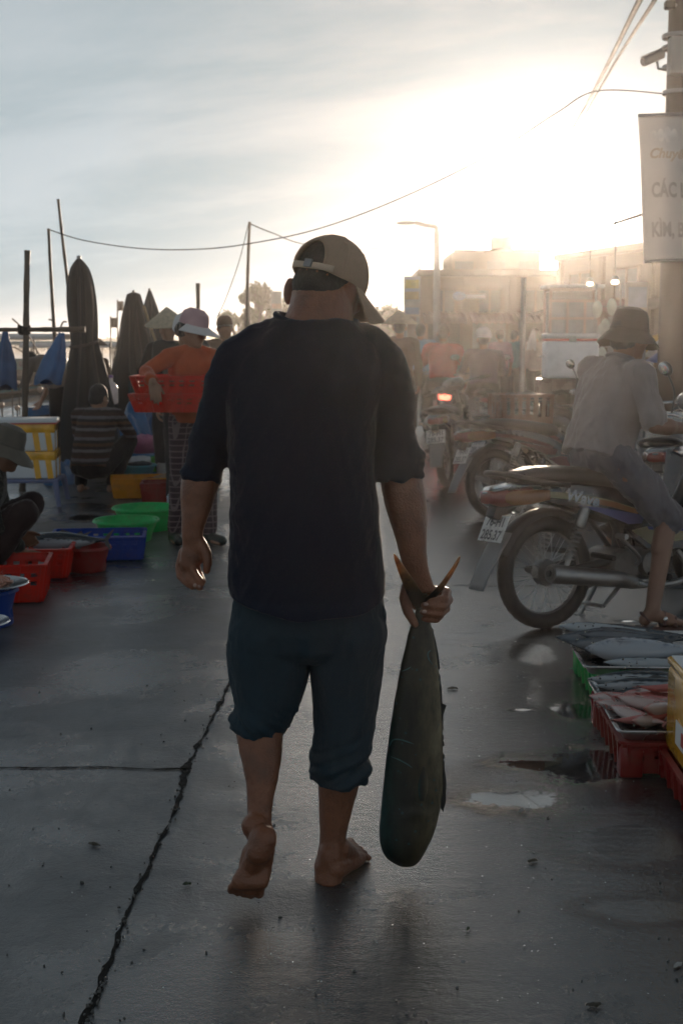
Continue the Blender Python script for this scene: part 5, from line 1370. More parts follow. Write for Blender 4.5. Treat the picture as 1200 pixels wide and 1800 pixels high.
def spin(prof, n=48):   # lathe about the Y axis at origin: profile (r, y)
    mb = MB(); mb.lathe([(r, y) for r, y in prof], n, M=Matrix(((1, 0, 0), (0, 0, 1), (0, 1, 0))).to_3x3()); return mb
def wheel(root, x, r=.28, w=.04, front=False, spokes=True, name='wheel'):
    c = V((x, 0, r)); ty = MB(); prof = []
    for k in range(17):
        a = math.pi * 2 * k / 16; prof.append((r - w * .98 + w * .98 * math.cos(a) * (1 if math.cos(a) > 0 else .8), w * math.sin(a)))
    for i, (a, b) in enumerate(prof):
        pass
    ty = spin(prof, 72)
    # tread: small radial modulation
    for i, v_ in enumerate(ty.v):
        rr = math.hypot(v_.x, v_.z); a = math.atan2(v_.z, v_.x)
        if rr > r - w * .5: k = 1 + .006 * (1 if int(a * 60 / 6.283 * 1.2 + v_.y * 60) % 2 else -1); ty.v[i] = V((v_.x * k, v_.y, v_.z * k))
    wo = obj(name, ty.shift(c), m_tyre, root, True, 30)
    ri = r - .068
    rim = spin([(ri + .006, -.024), (ri + .012, -.026), (ri + .006, -.016), (ri - .004, -.010), (ri - .006, 0), (ri - .004, .010), (ri + .006, .016), (ri + .012, .026), (ri + .006, .024), (ri - .006, .012), (ri - .012, 0), (ri - .006, -.012), (ri + .006, -.024)], 64)
    obj('rim', rim.shift(c), m_steel, wo)
    h = spin([(.001, -.05), (.018, -.05), (.02, -.034), (.062, -.03), (.066, -.02), (.066, .02), (.06, .03), (.02, .034), (.018, .05), (.001, .05)], 28)
    h.tube([(0, -.09, 0), (0, .09, 0)], .009, 8); obj('hub', h.shift(c), m_eng, wo)
    if spokes:
        s = MB()
        for k in range(36):
            a = 6.2832 * k / 36; sd = 1 if k % 2 else -1; b_ = a + (.35 if (k // 2) % 2 else -.35)
            s.tube([c + V((.055 * math.cos(b_), sd * .024, .055 * math.sin(b_))), c + V(((ri) * math.cos(a), sd * .004, ri * math.sin(a)))], .0016, 5)
        obj('spokes', s, m_spoke, wo)
    else:
        s = MB()
        for k in range(5):
            a = 6.2832 * k / 5 + .3; d = V((math.cos(a), 0, math.sin(a))); e = V((-d.z, 0, d.x))
            s.loft([[c + d * q + e * u * (.026 - .012 * (q / ri)) + V((0, v_ * .012, 0)) for u, v_ in ((-1, -1), (1, -1), (1, 1), (-1, 1))] for q in (.03, ri * .5, ri)])
        obj('cast_spokes', s, m_steel, wo)
    return wo

def motorbike(label, loc, heading, body, accent, group='motorbikes parked at the right of the lane', spokes=True, word=False, plate=True, tail_on=False, scooter=False, mirrors=True, lean=0.0, steer=0.0):
    t = thing('motorbike', label, 'motorbike', loc, heading, group)
    t.rotation_euler = (lean, 0, heading)
    WB = 1.22; r = .28
    wheel(t, 0, r, .042, spokes=spokes)
    # ---- frame, swingarm
    f = MB()
    for s in (-1, 1): f.tube([(0, s * .085, r), (.25, s * .085, .31), (.46, s * .075, .33)], [.016, .020, .022], 10)
    f.tube([(.46, 0, .33), (.52, 0, .60), (.80, 0, .52), (1.0, 0, .78)], [.03, .03, .034, .034], 12, smooth=6)
    f.tube([(.50, 0, .58), (.2, 0, .64), (-.18, 0, .68)], .022, 10)
    for s in (-1, 1): f.tube([(.46, s * .05, .36), (.30, s * .1, .60), (-.12, s * .09, .68)], .014, 8)
    obj('frame', f, m_bpl, t)
    for s in (-1, 1):
        q = MB(); a, e = V((.035, s * .115, .30)), V((.165, s * .115, .60)); q.tube([a, a.lerp(e, .25)], .013, 10); q.tube([a.lerp(e, .68), a.lerp(e, .72), a.lerp(e, .98), e], [.022, .029, .027, .018], 14)
        d = (e - a).normalized(); X, Y, _ = frame_from(d)
        q.tube([a.lerp(e, .14 + .55 * k / 96) + X * .023 * math.cos(k * .52) + Y * .023 * math.sin(k * .52) for k in range(97)], .0045, 6)
        obj('shock', q, m_steel, t)
    # ---- rear fender, flap, plate
    q = MB(); rings = []
    for k in range(15):
        a = R(62 + 98 * k / 14); rr = r + .035
        rings.append([V((rr * k2 * math.cos(a), y, r + rr * k2 * math.sin(a))) for y, k2 in ((-.062, .90), (-.05, 1.0), (0, 1.03), (.05, 1.0), (.062, .90))])
    q.loft(rings, False, False); obj('rear_fender', modded(to_mesh(q, 'q'), [('SOLIDIFY', dict(thickness=.006)), ('SUBSURF', dict(levels=1))]), m_bpl, t)
    q = MB(); q.sheet(lambda u, v: V((-.255 - .16 * v ** 1.2 - .02 * math.sin(v * 3), (u - .5) * (.15 - .035 * v), .50 - .27 * v + .0)), 6, 10)
    obj('mud_flap', modded(to_mesh(q, 'q'), [('SOLIDIFY', dict(thickness=.006))]), m_flap, t)
    if plate:
        n = V((-.86, 0, .40)).normalized(); up = V((.40, 0, .86)); c = V((-.305, 0, .52)); X = V((0, -1, 0))
        Mp = Matrix((X, up, -n)).transposed()
        q = MB(); q.box(c, (.19, .145, .003), Mp, .001); po = obj('licence_plate', q, m_plate, t)
        for row, (zz, txt) in enumerate(((.036, '76-H1'), (-.036, '285.37'))):
            me = text_mesh(txt, .072, .0006, 0, .002, .8); w = max(v_.co.x for v_ in me.vertices)
            for v_ in me.vertices: v_.co = c + X * -(v_.co.x - w / 2) * -1 + up * (zz + v_.co.y - .025) + n * (.0025 + abs(v_.co.z))
            link('number', me, po, m_ink)
        q = MB(); q.box(c + V((.03, 0, .12)), (.05, .07, .16), Euler((0, .45, 0)), .006); obj('plate_bracket', q, m_bpl, t)
    # ---- tail light with amber corners
    q = MB(); rings = []
    for x, w, h, z in ((-.36, .02, .012, .672), (-.350, .055, .032, .672), (-.30, .085, .05, .668), (-.22, .098, .052, .668), (-.12, .10, .045, .67)):
        rings.append(ering((x, 0, z), YU, ZU, w, h, 24, 2.6))
    q.loft(rings); to = obj('tail_light', q, pm('tail_lit', (.5, .05, .03), .2, emit=(1, .12, .07, 3.2)) if tail_on else m_red, t)
    for s in (-1, 1):
        q = MB(); q.loft([ering((x, s * y, z), YU, ZU, .014 * k, .034 * k, 14) for x, y, z, k in ((-.30, .078, .668, .4), (-.26, .094, .668, 1), (-.16, .104, .668, 1.05), (-.05, .108, .672, .7))]); obj('turn_signal', q, m_amber, to)
    q = MB(); q.loft([ering((x, 0, z), YU, ZU, w, h, 20, 2.4) for x, w, h, z in ((-.36, .015, .004, .692), (-.31, .075, .012, .708), (-.22, .088, .018, .715), (-.08, .085, .02, .722))]); obj('tail_cap', q, m_chrome if word else body, t)
    # ---- tail cowls either side
    side = [(-.14, .700), (-.05, .722), (.12, .722), (.34, .690), (.50, .640), (.62, .56), (.60, .49), (.50, .48), (.40, .50), (.26, .555), (.10, .60), (-.05, .635), (-.14, .655)]
    for s in (-1, 1):
        q = MB(); rings = []
        for off, k in ((0, 1.0), (.028, .995), (.04, .93), (.043, .82)):
            ring = []
            for x, z in side:
                cxx, czz = .2, .62; bul = .10 + .012 * math.sin((x + .14) * 4)
                ring.append(V((cxx + (x - cxx) * k, s * (bul - .043 + off), czz + (z - czz) * k)))
            rings.append(ring)
        q.loft(rings); bo = obj('side_cowl', q, body, t, True, 50)
        # stickers follow the cowl
        def deco(poly, m, d, nm='stripe'):
            w = MB(); yy = s * (.1435 + d); pts = [V((x, yy - s * .0 + s * .012 * math.sin((x + .14) * 4) - s * .043, z)) for x, z in poly]
            n = len(pts); w.add([p + V((0, s * .043, 0)) for p in pts] + [p + V((0, s * .0405, 0)) for p in pts], [tuple(range(n)), tuple(range(2 * n - 1, n - 1, -1))] + [(i, (i + 1) % n, n + (i + 1) % n, n + i) for i in range(n)])
            obj(nm, w, m, bo, False)
        if accent:
            deco([(-.12, .672), (-.07, .690), (.10, .672), (.30, .632), (.48, .578), (.50, .56), (.30, .600), (.08, .642), (-.06, .660)], accent[0], -.040)
            deco([(.20, .645), (.36, .612), (.52, .56), (.50, .545), (.34, .588), (.18, .624)], accent[1], -.0385)
            deco([(.12, .612), (.30, .585), (.55, .535), (.53, .495), (.44, .498), (.28, .560)], accent[2], -.037)
        if word:
            me = text_mesh('Wave', .085, .0008, .35, .003, 1.0)
            for v_ in me.vertices:
                u, w_ = v_.co.x, v_.co.y; x = (.04 + u) if s < 0 else (.04 + .2 - u)
                v_.co = V((x, s * (.1445 + .012 * math.sin((x + .14) * 4) - .043 + .0045 + abs(v_.co.z)), .642 - .22 * (x - .04) + w_ + .0))
                v_.co.y += s * .0
            link('lettering', me, bo, m_silver)
    # ---- seat and grab rail
    q = MB(); rings = []
    for x, w, h, z in ((-.20, .04, .012, .745), (-.17, .085, .035, .757), (-.08, .115, .045, .764), (.10, .128, .048, .758), (.28, .128, .05, .738), (.40, .118, .055, .715), (.52, .10, .055, .70), (.60, .07, .04, .69), (.63, .03, .02, .685)):
        rings.append(ering((x, 0, z), YU, ZU, w, h, 26, 2.7))
    q.loft(rings); obj('seat', q, m_seat, t)
    q = MB()
    q.tube([(.05, -.135, .715), (-.12, -.14, .74), (-.25, -.115, .772), (-.30, -.05, .785), (-.30, .05, .785), (-.25, .115, .772), (-.12, .14, .74), (.05, .135, .715)], .0135, 10, smooth=6); obj('grab_rail', q, m_bpl, t)
    # ---- engine
    q = MB(); q.box((.50, 0, .285), (.34, .20, .16), Euler((0, .06, 0)), .035, 3); q.merge(spin([(.001, -.125), (.075, -.125), (.088, -.105), (.088, .105), (.07, .125), (.001, .125)], 28).shift((.42, 0, .285))); q.merge(spin([(.001, -.13), (.06, -.13), (.07, -.11), (.07, .11), (.001, .12)], 24).shift((.58, 0, .29)))
    for k in range(7): q.box((.66 + k * .022, 0, .335 + .006 * k), (.012, .15 - .005 * k, .13), Euler((0, -.2, 0)), .004)
    q.box((.83, 0, .375), (.07, .11, .10), Euler((0, -.2, 0)), .015); obj('engine', q, m_eng, t)
    # ---- exhaust on the right
    q = MB(); q.tube([(.82, -.06, .33), (.86, -.11, .22), (.72, -.13, .175), (.42, -.14, .195)], .016, 10, smooth=6); obj('exhaust_pipe', q, m_steel, t)
    q = MB(); q.tube([(.50, -.145, .19), (.44, -.148, .205), (.32, -.150, .235), (-.06, -.152, .292), (-.085, -.152, .296)], [.018, .034, .042, .047, .044], 22); mu = obj('muffler', q, m_steel, t)
    q = MB(); q.tube([(-.086, -.152, .296), (-.089, -.152, .2965)], .034, 18); obj('muffler_end', q, m_eng, mu)
    q = MB(); q.tube([(-.08, -.152, .295), (-.10, -.152, .298)], .015, 12); obj('outlet', q, m_bpl, mu)
    # ---- chain case on the left, kick start, stands, pegs
    q = MB(); q.tube([(0, .10, r), (.44, .10, .30)], [.07, .055], 14, flat=.32); obj('chain_case', q, m_bpl, t)
    q = MB(); q.tube([(.47, -.13, .29), (.47, -.16, .33), (.34, -.17, .44), (.30, -.20, .455)], .011, 8, smooth=3); q.tube([(.30, -.19, .455), (.30, -.26, .455)], .014, 8); obj('kick_starter', q, m_steel, t)
    q = MB()
    for s in (-1, 1):
        q.tube([(.56, s * .10, .24), (.56, s * .27, .235)], .009, 8); q.tube([(.56, s * .17, .235), (.56, s * .28, .235)], .017, 10)
        q.tube([(.22, s * .10, .36), (.22, s * .26, .355)], .014, 8)
    obj('foot_peg', q, m_black, t)
    q = MB(); q.tube([(.44, .09, .22), (.36, .17, .01)], .011, 8); q.box((.36, .175, .008), (.05, .04, .012)); obj('side_stand', q, m_steel, t)
    q = MB()
    for s in (-1, 1): q.tube([(.42, s * .09, .2), (.26, s * .13, .10)], .011, 8)
    q.tube([(.26, -.13, .10), (.26, .13, .10)], .010, 8); obj('centre_stand', q, m_steel, t)
    # ---- centre cover with flash under the seat
    for s in (-1, 1):
        q = MB(); q.prism([(.42, .47), (.55, .50), (.98, .44), (1.0, .36), (.86, .34), (.56, .36)], .03, (0, s * .10, 0), (1, 0, 0), (0, 0, 1), .006); bo = obj('belly_cover', q, body, t)
        if accent:
            q = MB(); q.prism([(.46, .465), (.56, .478), (.94, .43), (.95, .395), (.58, .385)], .004, (0, s * .1175, 0), (1, 0, 0), (0, 0, 1)); obj('stripe', q, accent[0], bo, False)
            q = MB(); q.prism([(.56, .478), (.96, .436), (.96, .424), (.57, .462)], .004, (0, s * .1195, 0), (1, 0, 0), (0, 0, 1)); obj('stripe', q, accent[2], bo, False)
    # ---- front: steering assembly
    pv = V((1.0, 0, .80)); ax = (V((WB - .04, 0, .45)) - pv).normalized()
    Ms = Matrix.Translation(pv) @ Matrix.Rotation(steer, 4, -ax) @ Matrix.Translation(-pv)
    wo = wheel(t, WB, r, .037, True, spokes); 
    st = []
    q = MB()
    for s in (-1, 1): q.tube([(WB, s * .08, r), (WB - .06, s * .08, .50), (1.02, s * .075, .76)], [.020, .022, .018], 12)
    q.tube([(1.02, -.09, .74), (1.02, .09, .74)], .022, 10); q.tube([(1.03, 0, .70), (.965, 0, .94)], .024, 10); st.append(obj('fork', q, m_eng, t))
    q = MB(); rings = []
    for k in range(13):
        a = R(30 + 125 * k / 12); rr = r + .03
        rings.append([V((WB + rr * k2 * math.cos(a), y, r + rr * k2 * math.sin(a))) for y, k2 in ((-.058, .86), (-.045, .99), (0, 1.03), (.045, .99), (.058, .86))])
    q.loft(rings, False, False); st.append(obj('front_fender', modded(to_mesh(q, 'q'), [('SOLIDIFY', dict(thickness=.006)), ('SUBSURF', dict(levels=1))]), body, t))
    q = MB(); q.loft([ering((x, 0, z), YU, ZU, w, h, 26, 2.6) for x, w, h, z in ((.93, .05, .03, .985), (.95, .10, .06, .99), (1.0, .125, .075, .985), (1.06, .115, .075, .965), (1.11, .085, .06, .945), (1.125, .05, .035, .94))]); hd_ = obj('headlight_cowl', q, body, t); st.append(hd_)
    q = MB(); q.loft([ering((x, 0, z), YU, ZU, w, h, 22, 2.3) for x, w, h, z in ((1.10, .075, .05, .947), (1.13, .06, .042, .94), (1.142, .03, .02, .938))]); obj('headlight', q, m_chrome, hd_)
    for s in (-1, 1):
        q = MB(); q.tube([(.985, 0, .965), (.97, s * .16, .99), (.90, s * .27, .985), (.85, s * .36, .97)], .011, 10, smooth=5); st.append(obj('handlebar', q, m_chrome, t))
        q = MB(); q.tube([(.895, s * .275, .985), (.845, s * .37, .968)], .0175, 12); st.append(obj('grip', q, m_black, t))
        q = MB(); q.tube([(.93, s * .20, .975), (.95, s * .27, .965), (.91, s * .36, .955)], .006, 6, smooth=3); st.append(obj('brake_lever', q, m_chrome, t))
        if mirrors:
            q = MB(); q.tube([(.93, s * .22, .99), (.95, s * .26, 1.10), (.93, s * .33, 1.19)], .006, 6, smooth=4); q.ell((.925, s * .36, 1.215), (.016, .065, .042), Euler((0, -.1, s * .2))); mo = obj('mirror', q, m_bpl, t); st.append(mo)
            q = MB(); q.ell((.911, s * .36, 1.215), (.005, .056, .034), Euler((0, -.1, s * .2))); gl = obj('mirror_glass', q, m_chrome, mo)
    # leg shield
    for s in (-1, 1):
        q = MB(); q.sheet(lambda u, v: V((1.06 - .12 * v + .05 * u * u - .09 * u, s * (.03 + u * (.20 - .05 * v)), .80 - .46 * v + .05 * u * (1 - v))), 8, 12)
        obj('leg_shield', finish(modded(to_mesh(q, 'q'), [('SOLIDIFY', dict(thickness=.008)), ('SUBSURF', dict(levels=1))]), True, 50), body, t)
    q = MB(); q.loft([ering((x, 0, z), YU, ZU, w, h, 18, 2.5) for x, w, h, z in ((1.14, .04, .05, .80), (1.10, .10, .08, .80), (1.03, .09, .09, .80))]); obj('front_panel', q, body, t)
    for o in st + [wo]:
        if abs(steer) > 1e-4:
            for c_ in [o] + kids(o):
                c_.data = c_.data.copy() if c_.data.users > 1 else c_.data; c_.data.transform(Ms)
    return t

def paint(name, col, **k): return pm(name, col, .22, var=.08, coat=.7, rvar=.06, dirt=((.10, .085, .07), 5, .35), **k)
p_black = paint('paint_black', (.02, .02, .022)); p_blue = paint('paint_blue', (.025, .04, .15)); p_red = paint('paint_red', (.24, .03, .02)); p_grey = paint('paint_grey', (.13, .13, .135)); p_maroon = paint('paint_maroon', (.12, .025, .02))
d_cream = pm('decal_cream', (.34, .29, .16), .35); d_orange = pm('decal_orange', (.26, .10, .03), .35); d_blue = pm('decal_blue', (.055, .07, .26), .35); d_dim = pm('decal_maroon', (.13, .03, .025), .35); d_red = pm('decal_red', (.45, .06, .04), .35); d_white = pm('decal_white', (.6, .6, .6), .35)
H1_ = R(29)
b1 = G(958, 1104); b1.z = 0
bike1 = motorbike('dark blue motorbike with cream and orange flashes under the seated rider', b1, H1_, p_black, (d_cream, d_orange, d_blue), word=True, lean=R(-3), steer=R(-26))
# rider: person faces +Y, so turn by -90 degrees against the bike's +X
def rider(label, bl, head, J, **k): return person(label, bl, head - R(90), {a: (-q[1], q[0], q[2]) for a, q in J.items()}, **k)
RJ = dict(pelvis=(.30, 0, .875), waist=(.335, 0, .99), chest=(.38, .0, 1.155), neck=(.435, .0, 1.315), head=(.485, -.01, 1.435), shl=(.41, .20, 1.265), shr=(.395, -.20, 1.255), ell=(.56, .27, 1.05), elr=(.41, -.29, 1.01), wrl=(.80, .30, 1.01), wrr=(.665, -.285, .985),
          hil=(.32, .11, .84), hir=(.32, -.11, .84), knl=(.70, .19, .64), knr=(.585, -.21, .545), anl=(.60, .24, .30), anr=(.43, -.29, .098))
rp, rj = rider('rider in a grey polo shirt, dark bucket hat and shorts seated on the nearest motorbike', b1, H1_ - R(0), RJ, scale=1.0, skin=pm('skin_rider', (.25, .13, .085), .5, var=.12, sss=.1, bump=.2, bscale=150), shirt=f_grey, sleeve=.42, bottom=f_short, leg=.54, shoes=None, hat=('bucket', f_hat, .035), yaw=R(6), pitch=R(-8), vox=.006, fat=1.06, collar=True,
      hands={'r': dict(d=(.1, 1, -.15), n=(0, -.3, -1), thumb=(-1, 0, 0), curl=.9), 'l': dict(d=(-.1, 1, -.15), n=(0, -.3, -1), thumb=(1, 0, 0), curl=.9)}, feet_dir={'r': (.45, 1, 0), 'l': (-.1, 1, 0)}, disp=.021)
# sandal on the right foot (person frame), soles under the feet
m_leather = pm('sandal_leather', (.10, .04, .03), .45)
for a in 'lr':
    an = rj['an' + a]; fd = V((.45, 1, 0)).normalized() if a == 'r' else V((-.1, 1, 0)).normalized(); lat = V((fd.y, -fd.x, 0)); q = MB()
    out = [(-.085, -.028), (-.09, 0), (-.085, .028), (-.02, .036), (.06, .044), (.14, .046), (.185, .025), (.195, 0), (.18, -.03), (.13, -.045), (.05, -.036), (-.02, -.034)]
    q.prism([(u, v_) for u, v_ in out], .018, an - V((0, 0, .086)), fd, lat, .003); so = obj('sandal', q, m_leather, rp)
    q = MB(); q.tube([an + lat * .045 - V((0, 0, .07)) + fd * .05, an + V((0, 0, -.015)) + fd * .06, an - lat * .045 - V((0, 0, .07)) + fd * .05], .009, 8, smooth=6, flat=1.6); q.tube([an + lat * .036 - V((0, 0, .05)) - fd * .02, an - fd * .058 - V((0, 0, .01)), an - lat * .036 - V((0, 0, .05)) - fd * .02], .007, 8, smooth=6)
    q.tube([an + lat * .052 - V((0, 0, .075)) + fd * .10, an + fd * .115 - V((0, 0, .035)), an - lat * .05 - V((0, 0, .075)) + fd * .10], .010, 8, smooth=6); obj('strap', q, m_leather, so)
    q = MB(); q.ell(an + lat * .040 - V((0, 0, .035)) + fd * .055, (.008, .014, .012)); obj('buckle', q, m_chrome, so)
# second parked bike
b2_ = G(872, 911); b2_.z = 0
motorbike('dark red parked motorbike with cast wheels directly behind the nearest one', b2_, R(27), p_black, (d_dim, d_dim, d_dim), spokes=False, lean=R(-6), steer=R(-20))
b3_ = gp(786, 12.6)
bike3 = motorbike('black parked motorbike seen from behind with a pale plate and handlebars turned', b3_, R(74), p_black, None, lean=R(-6), steer=R(25), mirrors=False)
# bike under the cooler, and the one with the slatted basket
b5_ = gp(948, 12.4); bike5 = motorbike('grey parked motorbike loaded with a dark crate and a white cooler', b5_, R(52), p_grey, None, lean=R(0), mirrors=False)
b6_ = gp(893, 11.3); bike6 = motorbike('black parked motorbike with a slatted basket strapped on its seat', b6_, R(30), p_black, (d_dim, d_dim, d_dim), lean=R(-4), mirrors=False)
b7_ = gp(1188, 8.6); bike7 = motorbike('dark motorbike half out of frame beyond the rider at the right edge', b7_, R(64), p_grey, None, spokes=False, lean=R(-5))
b8_ = gp(1215, 12.5); motorbike('blue motorbike farther back by the right edge under the plastic awnings', b8_, R(75), p_blue, None, lean=R(-5))
# ridden bikes ahead
b4_ = gp(779, 18.2); bike4 = motorbike('black scooter with its red tail light lit ridden away up the lane', b4_, R(88), p_black, None, group='motorbikes ridden away up the lane', tail_on=True)
RJ2 = dict(RJ, elr=(.58, -.28, 1.06), wrr=(.82, -.31, 1.01), anl=(.56, .24, .32), anr=(.56, -.24, .32), knr=(.70, -.2, .62), head=(.44, 0, 1.47), neck=(.40, 0, 1.32))
rider('rider in a red shirt seen from behind on the scooter with the lit tail light', b4_, R(88), RJ2, scale=1.06, skin=m_skin, shirt=f_red, sleeve=.42, bottom=f_dark, leg=1, shoes=m_rub, hair=m_hair, vox=.011, fat=1.14, pitch=R(0))
b9_ = gp(851, 17.2); motorbike('maroon motorbike under the rider in the purple jacket', b9_, R(88), p_maroon, None, group='motorbikes ridden away up the lane')
rider('rider in a dull purple jacket and white helmet beside the rider in red', b9_, R(88), RJ2, scale=1.0, skin=m_skin2, shirt=f_purple, sleeve=1, bottom=f_dark, leg=1, shoes=m_rub, hair=m_hair, hat=('helmet', f_white), vox=.011, fat=1.1)
# ------------------------------------------------------------------ plastic crates, basins, boxes
def plastic(name, col, thin=.42, **k): return pm(name, col, .30, var=.12, scale=5, rvar=.1, thin=thin, bump=.08, bscale=30, dirt=((.12, .10, .08), 11, k.pop('dirt', .35)), **k)
k_red = plastic('plastic_red', (.78, .04, .022)); k_dkred = plastic('plastic_dark_red', (.30, .016, .014), .2); k_green = plastic('plastic_green', (.035, .62, .18)); k_blue = plastic('plastic_blue', (.014, .085, .45)); k_yel = plastic('plastic_yellow', (.78, .38, .015))
k_brown = plastic('plastic_brown', (.17, .07, .045)); k_turq = plastic('plastic_turquoise', (.06, .33, .40)); k_lime = plastic('plastic_lime', (.12, .55, .06)); k_white = plastic('plastic_white', (.6, .6, .58))
def crate(name, label, loc, rotz, L, Wd, H, m, taper=.88, holes=True, cat='crate', group='plastic crates and trays on the ground', ribs=True, feet=False, slats=False, kind2=None):
    """open tapered crate, local X = length; pierced walls are real holes"""
    t = thing(name, label, cat, loc, rotz, group)
    def wallpt(side, u, v):
        k = taper + (1 - taper) * v; a, b_ = L / 2 * k, Wd / 2 * k
        z = .012 + (H - .012) * v
        return {0: V((-a + 2 * a * u, -b_, z)), 1: V((a, -b_ + 2 * b_ * u, z)), 2: V((a - 2 * a * u, b_, z)), 3: V((-a, b_ - 2 * b_ * u, z))}[side]
    q = MB()
    for s in range(4):
        ln = L if s % 2 == 0 else Wd; nu = max(6, int(ln / .034)) | 1; nv = 9
        vs = [wallpt(s, i / nu, j / nv) for j in range(nv + 1) for i in range(nu + 1)]; fs = []
        for j in range(nv):
            for i in range(nu):
                hole = holes and (j in (4, 6) if not slats else 2 <= j <= 7) and i % 2 == 1 and 0 < i < nu - 1
                if not hole: fs.append((j * (nu + 1) + i, j * (nu + 1) + i + 1, (j + 1) * (nu + 1) + i + 1, (j + 1) * (nu + 1) + i))
        q.add(vs, fs)
    k = taper; q.add([V((-L / 2 * k, -Wd / 2 * k, .012)), V((L / 2 * k, -Wd / 2 * k, .012)), V((L / 2 * k, Wd / 2 * k, .012)), V((-L / 2 * k, Wd / 2 * k, .012))], [(0, 1, 2, 3)])
    me = to_mesh(q, 'walls'); bm = bmesh.new(); bm.from_mesh(me); bmesh.ops.remove_doubles(bm, verts=bm.verts[:], dist=.0005); bmesh.ops.recalc_face_normals(bm, faces=bm.faces[:]); bm.to_mesh(me); bm.free()
    obj('walls', finish(modded(me, [('SOLIDIFY', dict(thickness=.006, offset=0)), ('BEVEL', dict(width=.0015, segments=1))]), True, 40), m, t)
    r = MB()
    for sc_, z, w, h in ((1.0, H, .020, .010), (taper + (1 - taper) * .82, H * .82, .012, .007)):
        a, b_ = L / 2 * sc_ + w * .5, Wd / 2 * sc_ + w * .5; c = .03
        def rr(a, b_): 
            pts = []
            for cx_, cy_, st in ((a - c, b_ - c, 0), (-a + c, b_ - c, 1), (-a + c, -b_ + c, 2), (a - c, -b_ + c, 3)):
                for i in range(6): an = (st + i / 5) * math.pi / 2; pts.append((cx_ + c * math.cos(an), cy_ + c * math.sin(an)))
            return pts
        o1, i1 = rr(a, b_), rr(a - w, b_ - w); n = len(o1)
        rings = [[V((x, y, z - h)) for x, y in o1], [V((x, y, z)) for x, y in o1], [V((x, y, z + .002)) for x, y in i1], [V((x, y, z - h)) for x, y in i1]]
        r.loft(rings + [rings[0]], False)
    obj('rim', r, m, t)
    if ribs:
        r = MB()
        for s in range(4):
            ln = L if s % 2 == 0 else Wd; n = max(2, int(ln / .10))
            for i in range(n + 1):
                u = .04 + .92 * i / n; a, b_ = wallpt(s, u, 0), wallpt(s, u, .95); nr = (V((0, -1, 0)), V((1, 0, 0)), V((0, 1, 0)), V((-1, 0, 0)))[s]
                tn = (V((1, 0, 0)), V((0, 1, 0)))[s % 2]
                r.loft([[p + tn * .005 + nr * .003, p - tn * .005 + nr * .003, p - tn * .005 + nr * .014, p + tn * .005 + nr * .014] for p in (a, b_)])
        obj('rib', r, m, t); t['note'] = ''
        del t['note']
    if feet:
        for sx in (-1, 1):
            for sy in (-1, 1):
                f = MB(); f.box((sx * (L / 2 * taper - .02), sy * (Wd / 2 * taper - .02), H * .42), (.075, .075, H * .84), bev=.008); obj('corner_post', f, m, t)
    return t
def basin(name, label, loc, r, h, m, group=None, foot=.62, cat='basin', rim=.018):
    t = thing(name, label, cat, loc, 0, group); q = MB()
    q.lathe([(.001, .006), (r * foot * .9, .004), (r * foot, .002), (r * foot + .006, .01), (r * .80, h * .45), (r * .93, h * .9), (r * .95, h - .006), (r * .94, h - .004), (r * .915, h * .9), (r * .785, h * .46), (r * foot - .004, .016), (.001, .012)], 56)
    obj('bowl', q, m, t)
    q = MB(); q.lathe([(r * .935, h - .010), (r * .985, h - .004), (r + rim * .3, h - .012), (r + rim * .3, h - .008), (r * .985, h + .004), (r * .93, h), (r * .935, h - .010)], 56); obj('rim', q, m, t)
    return t

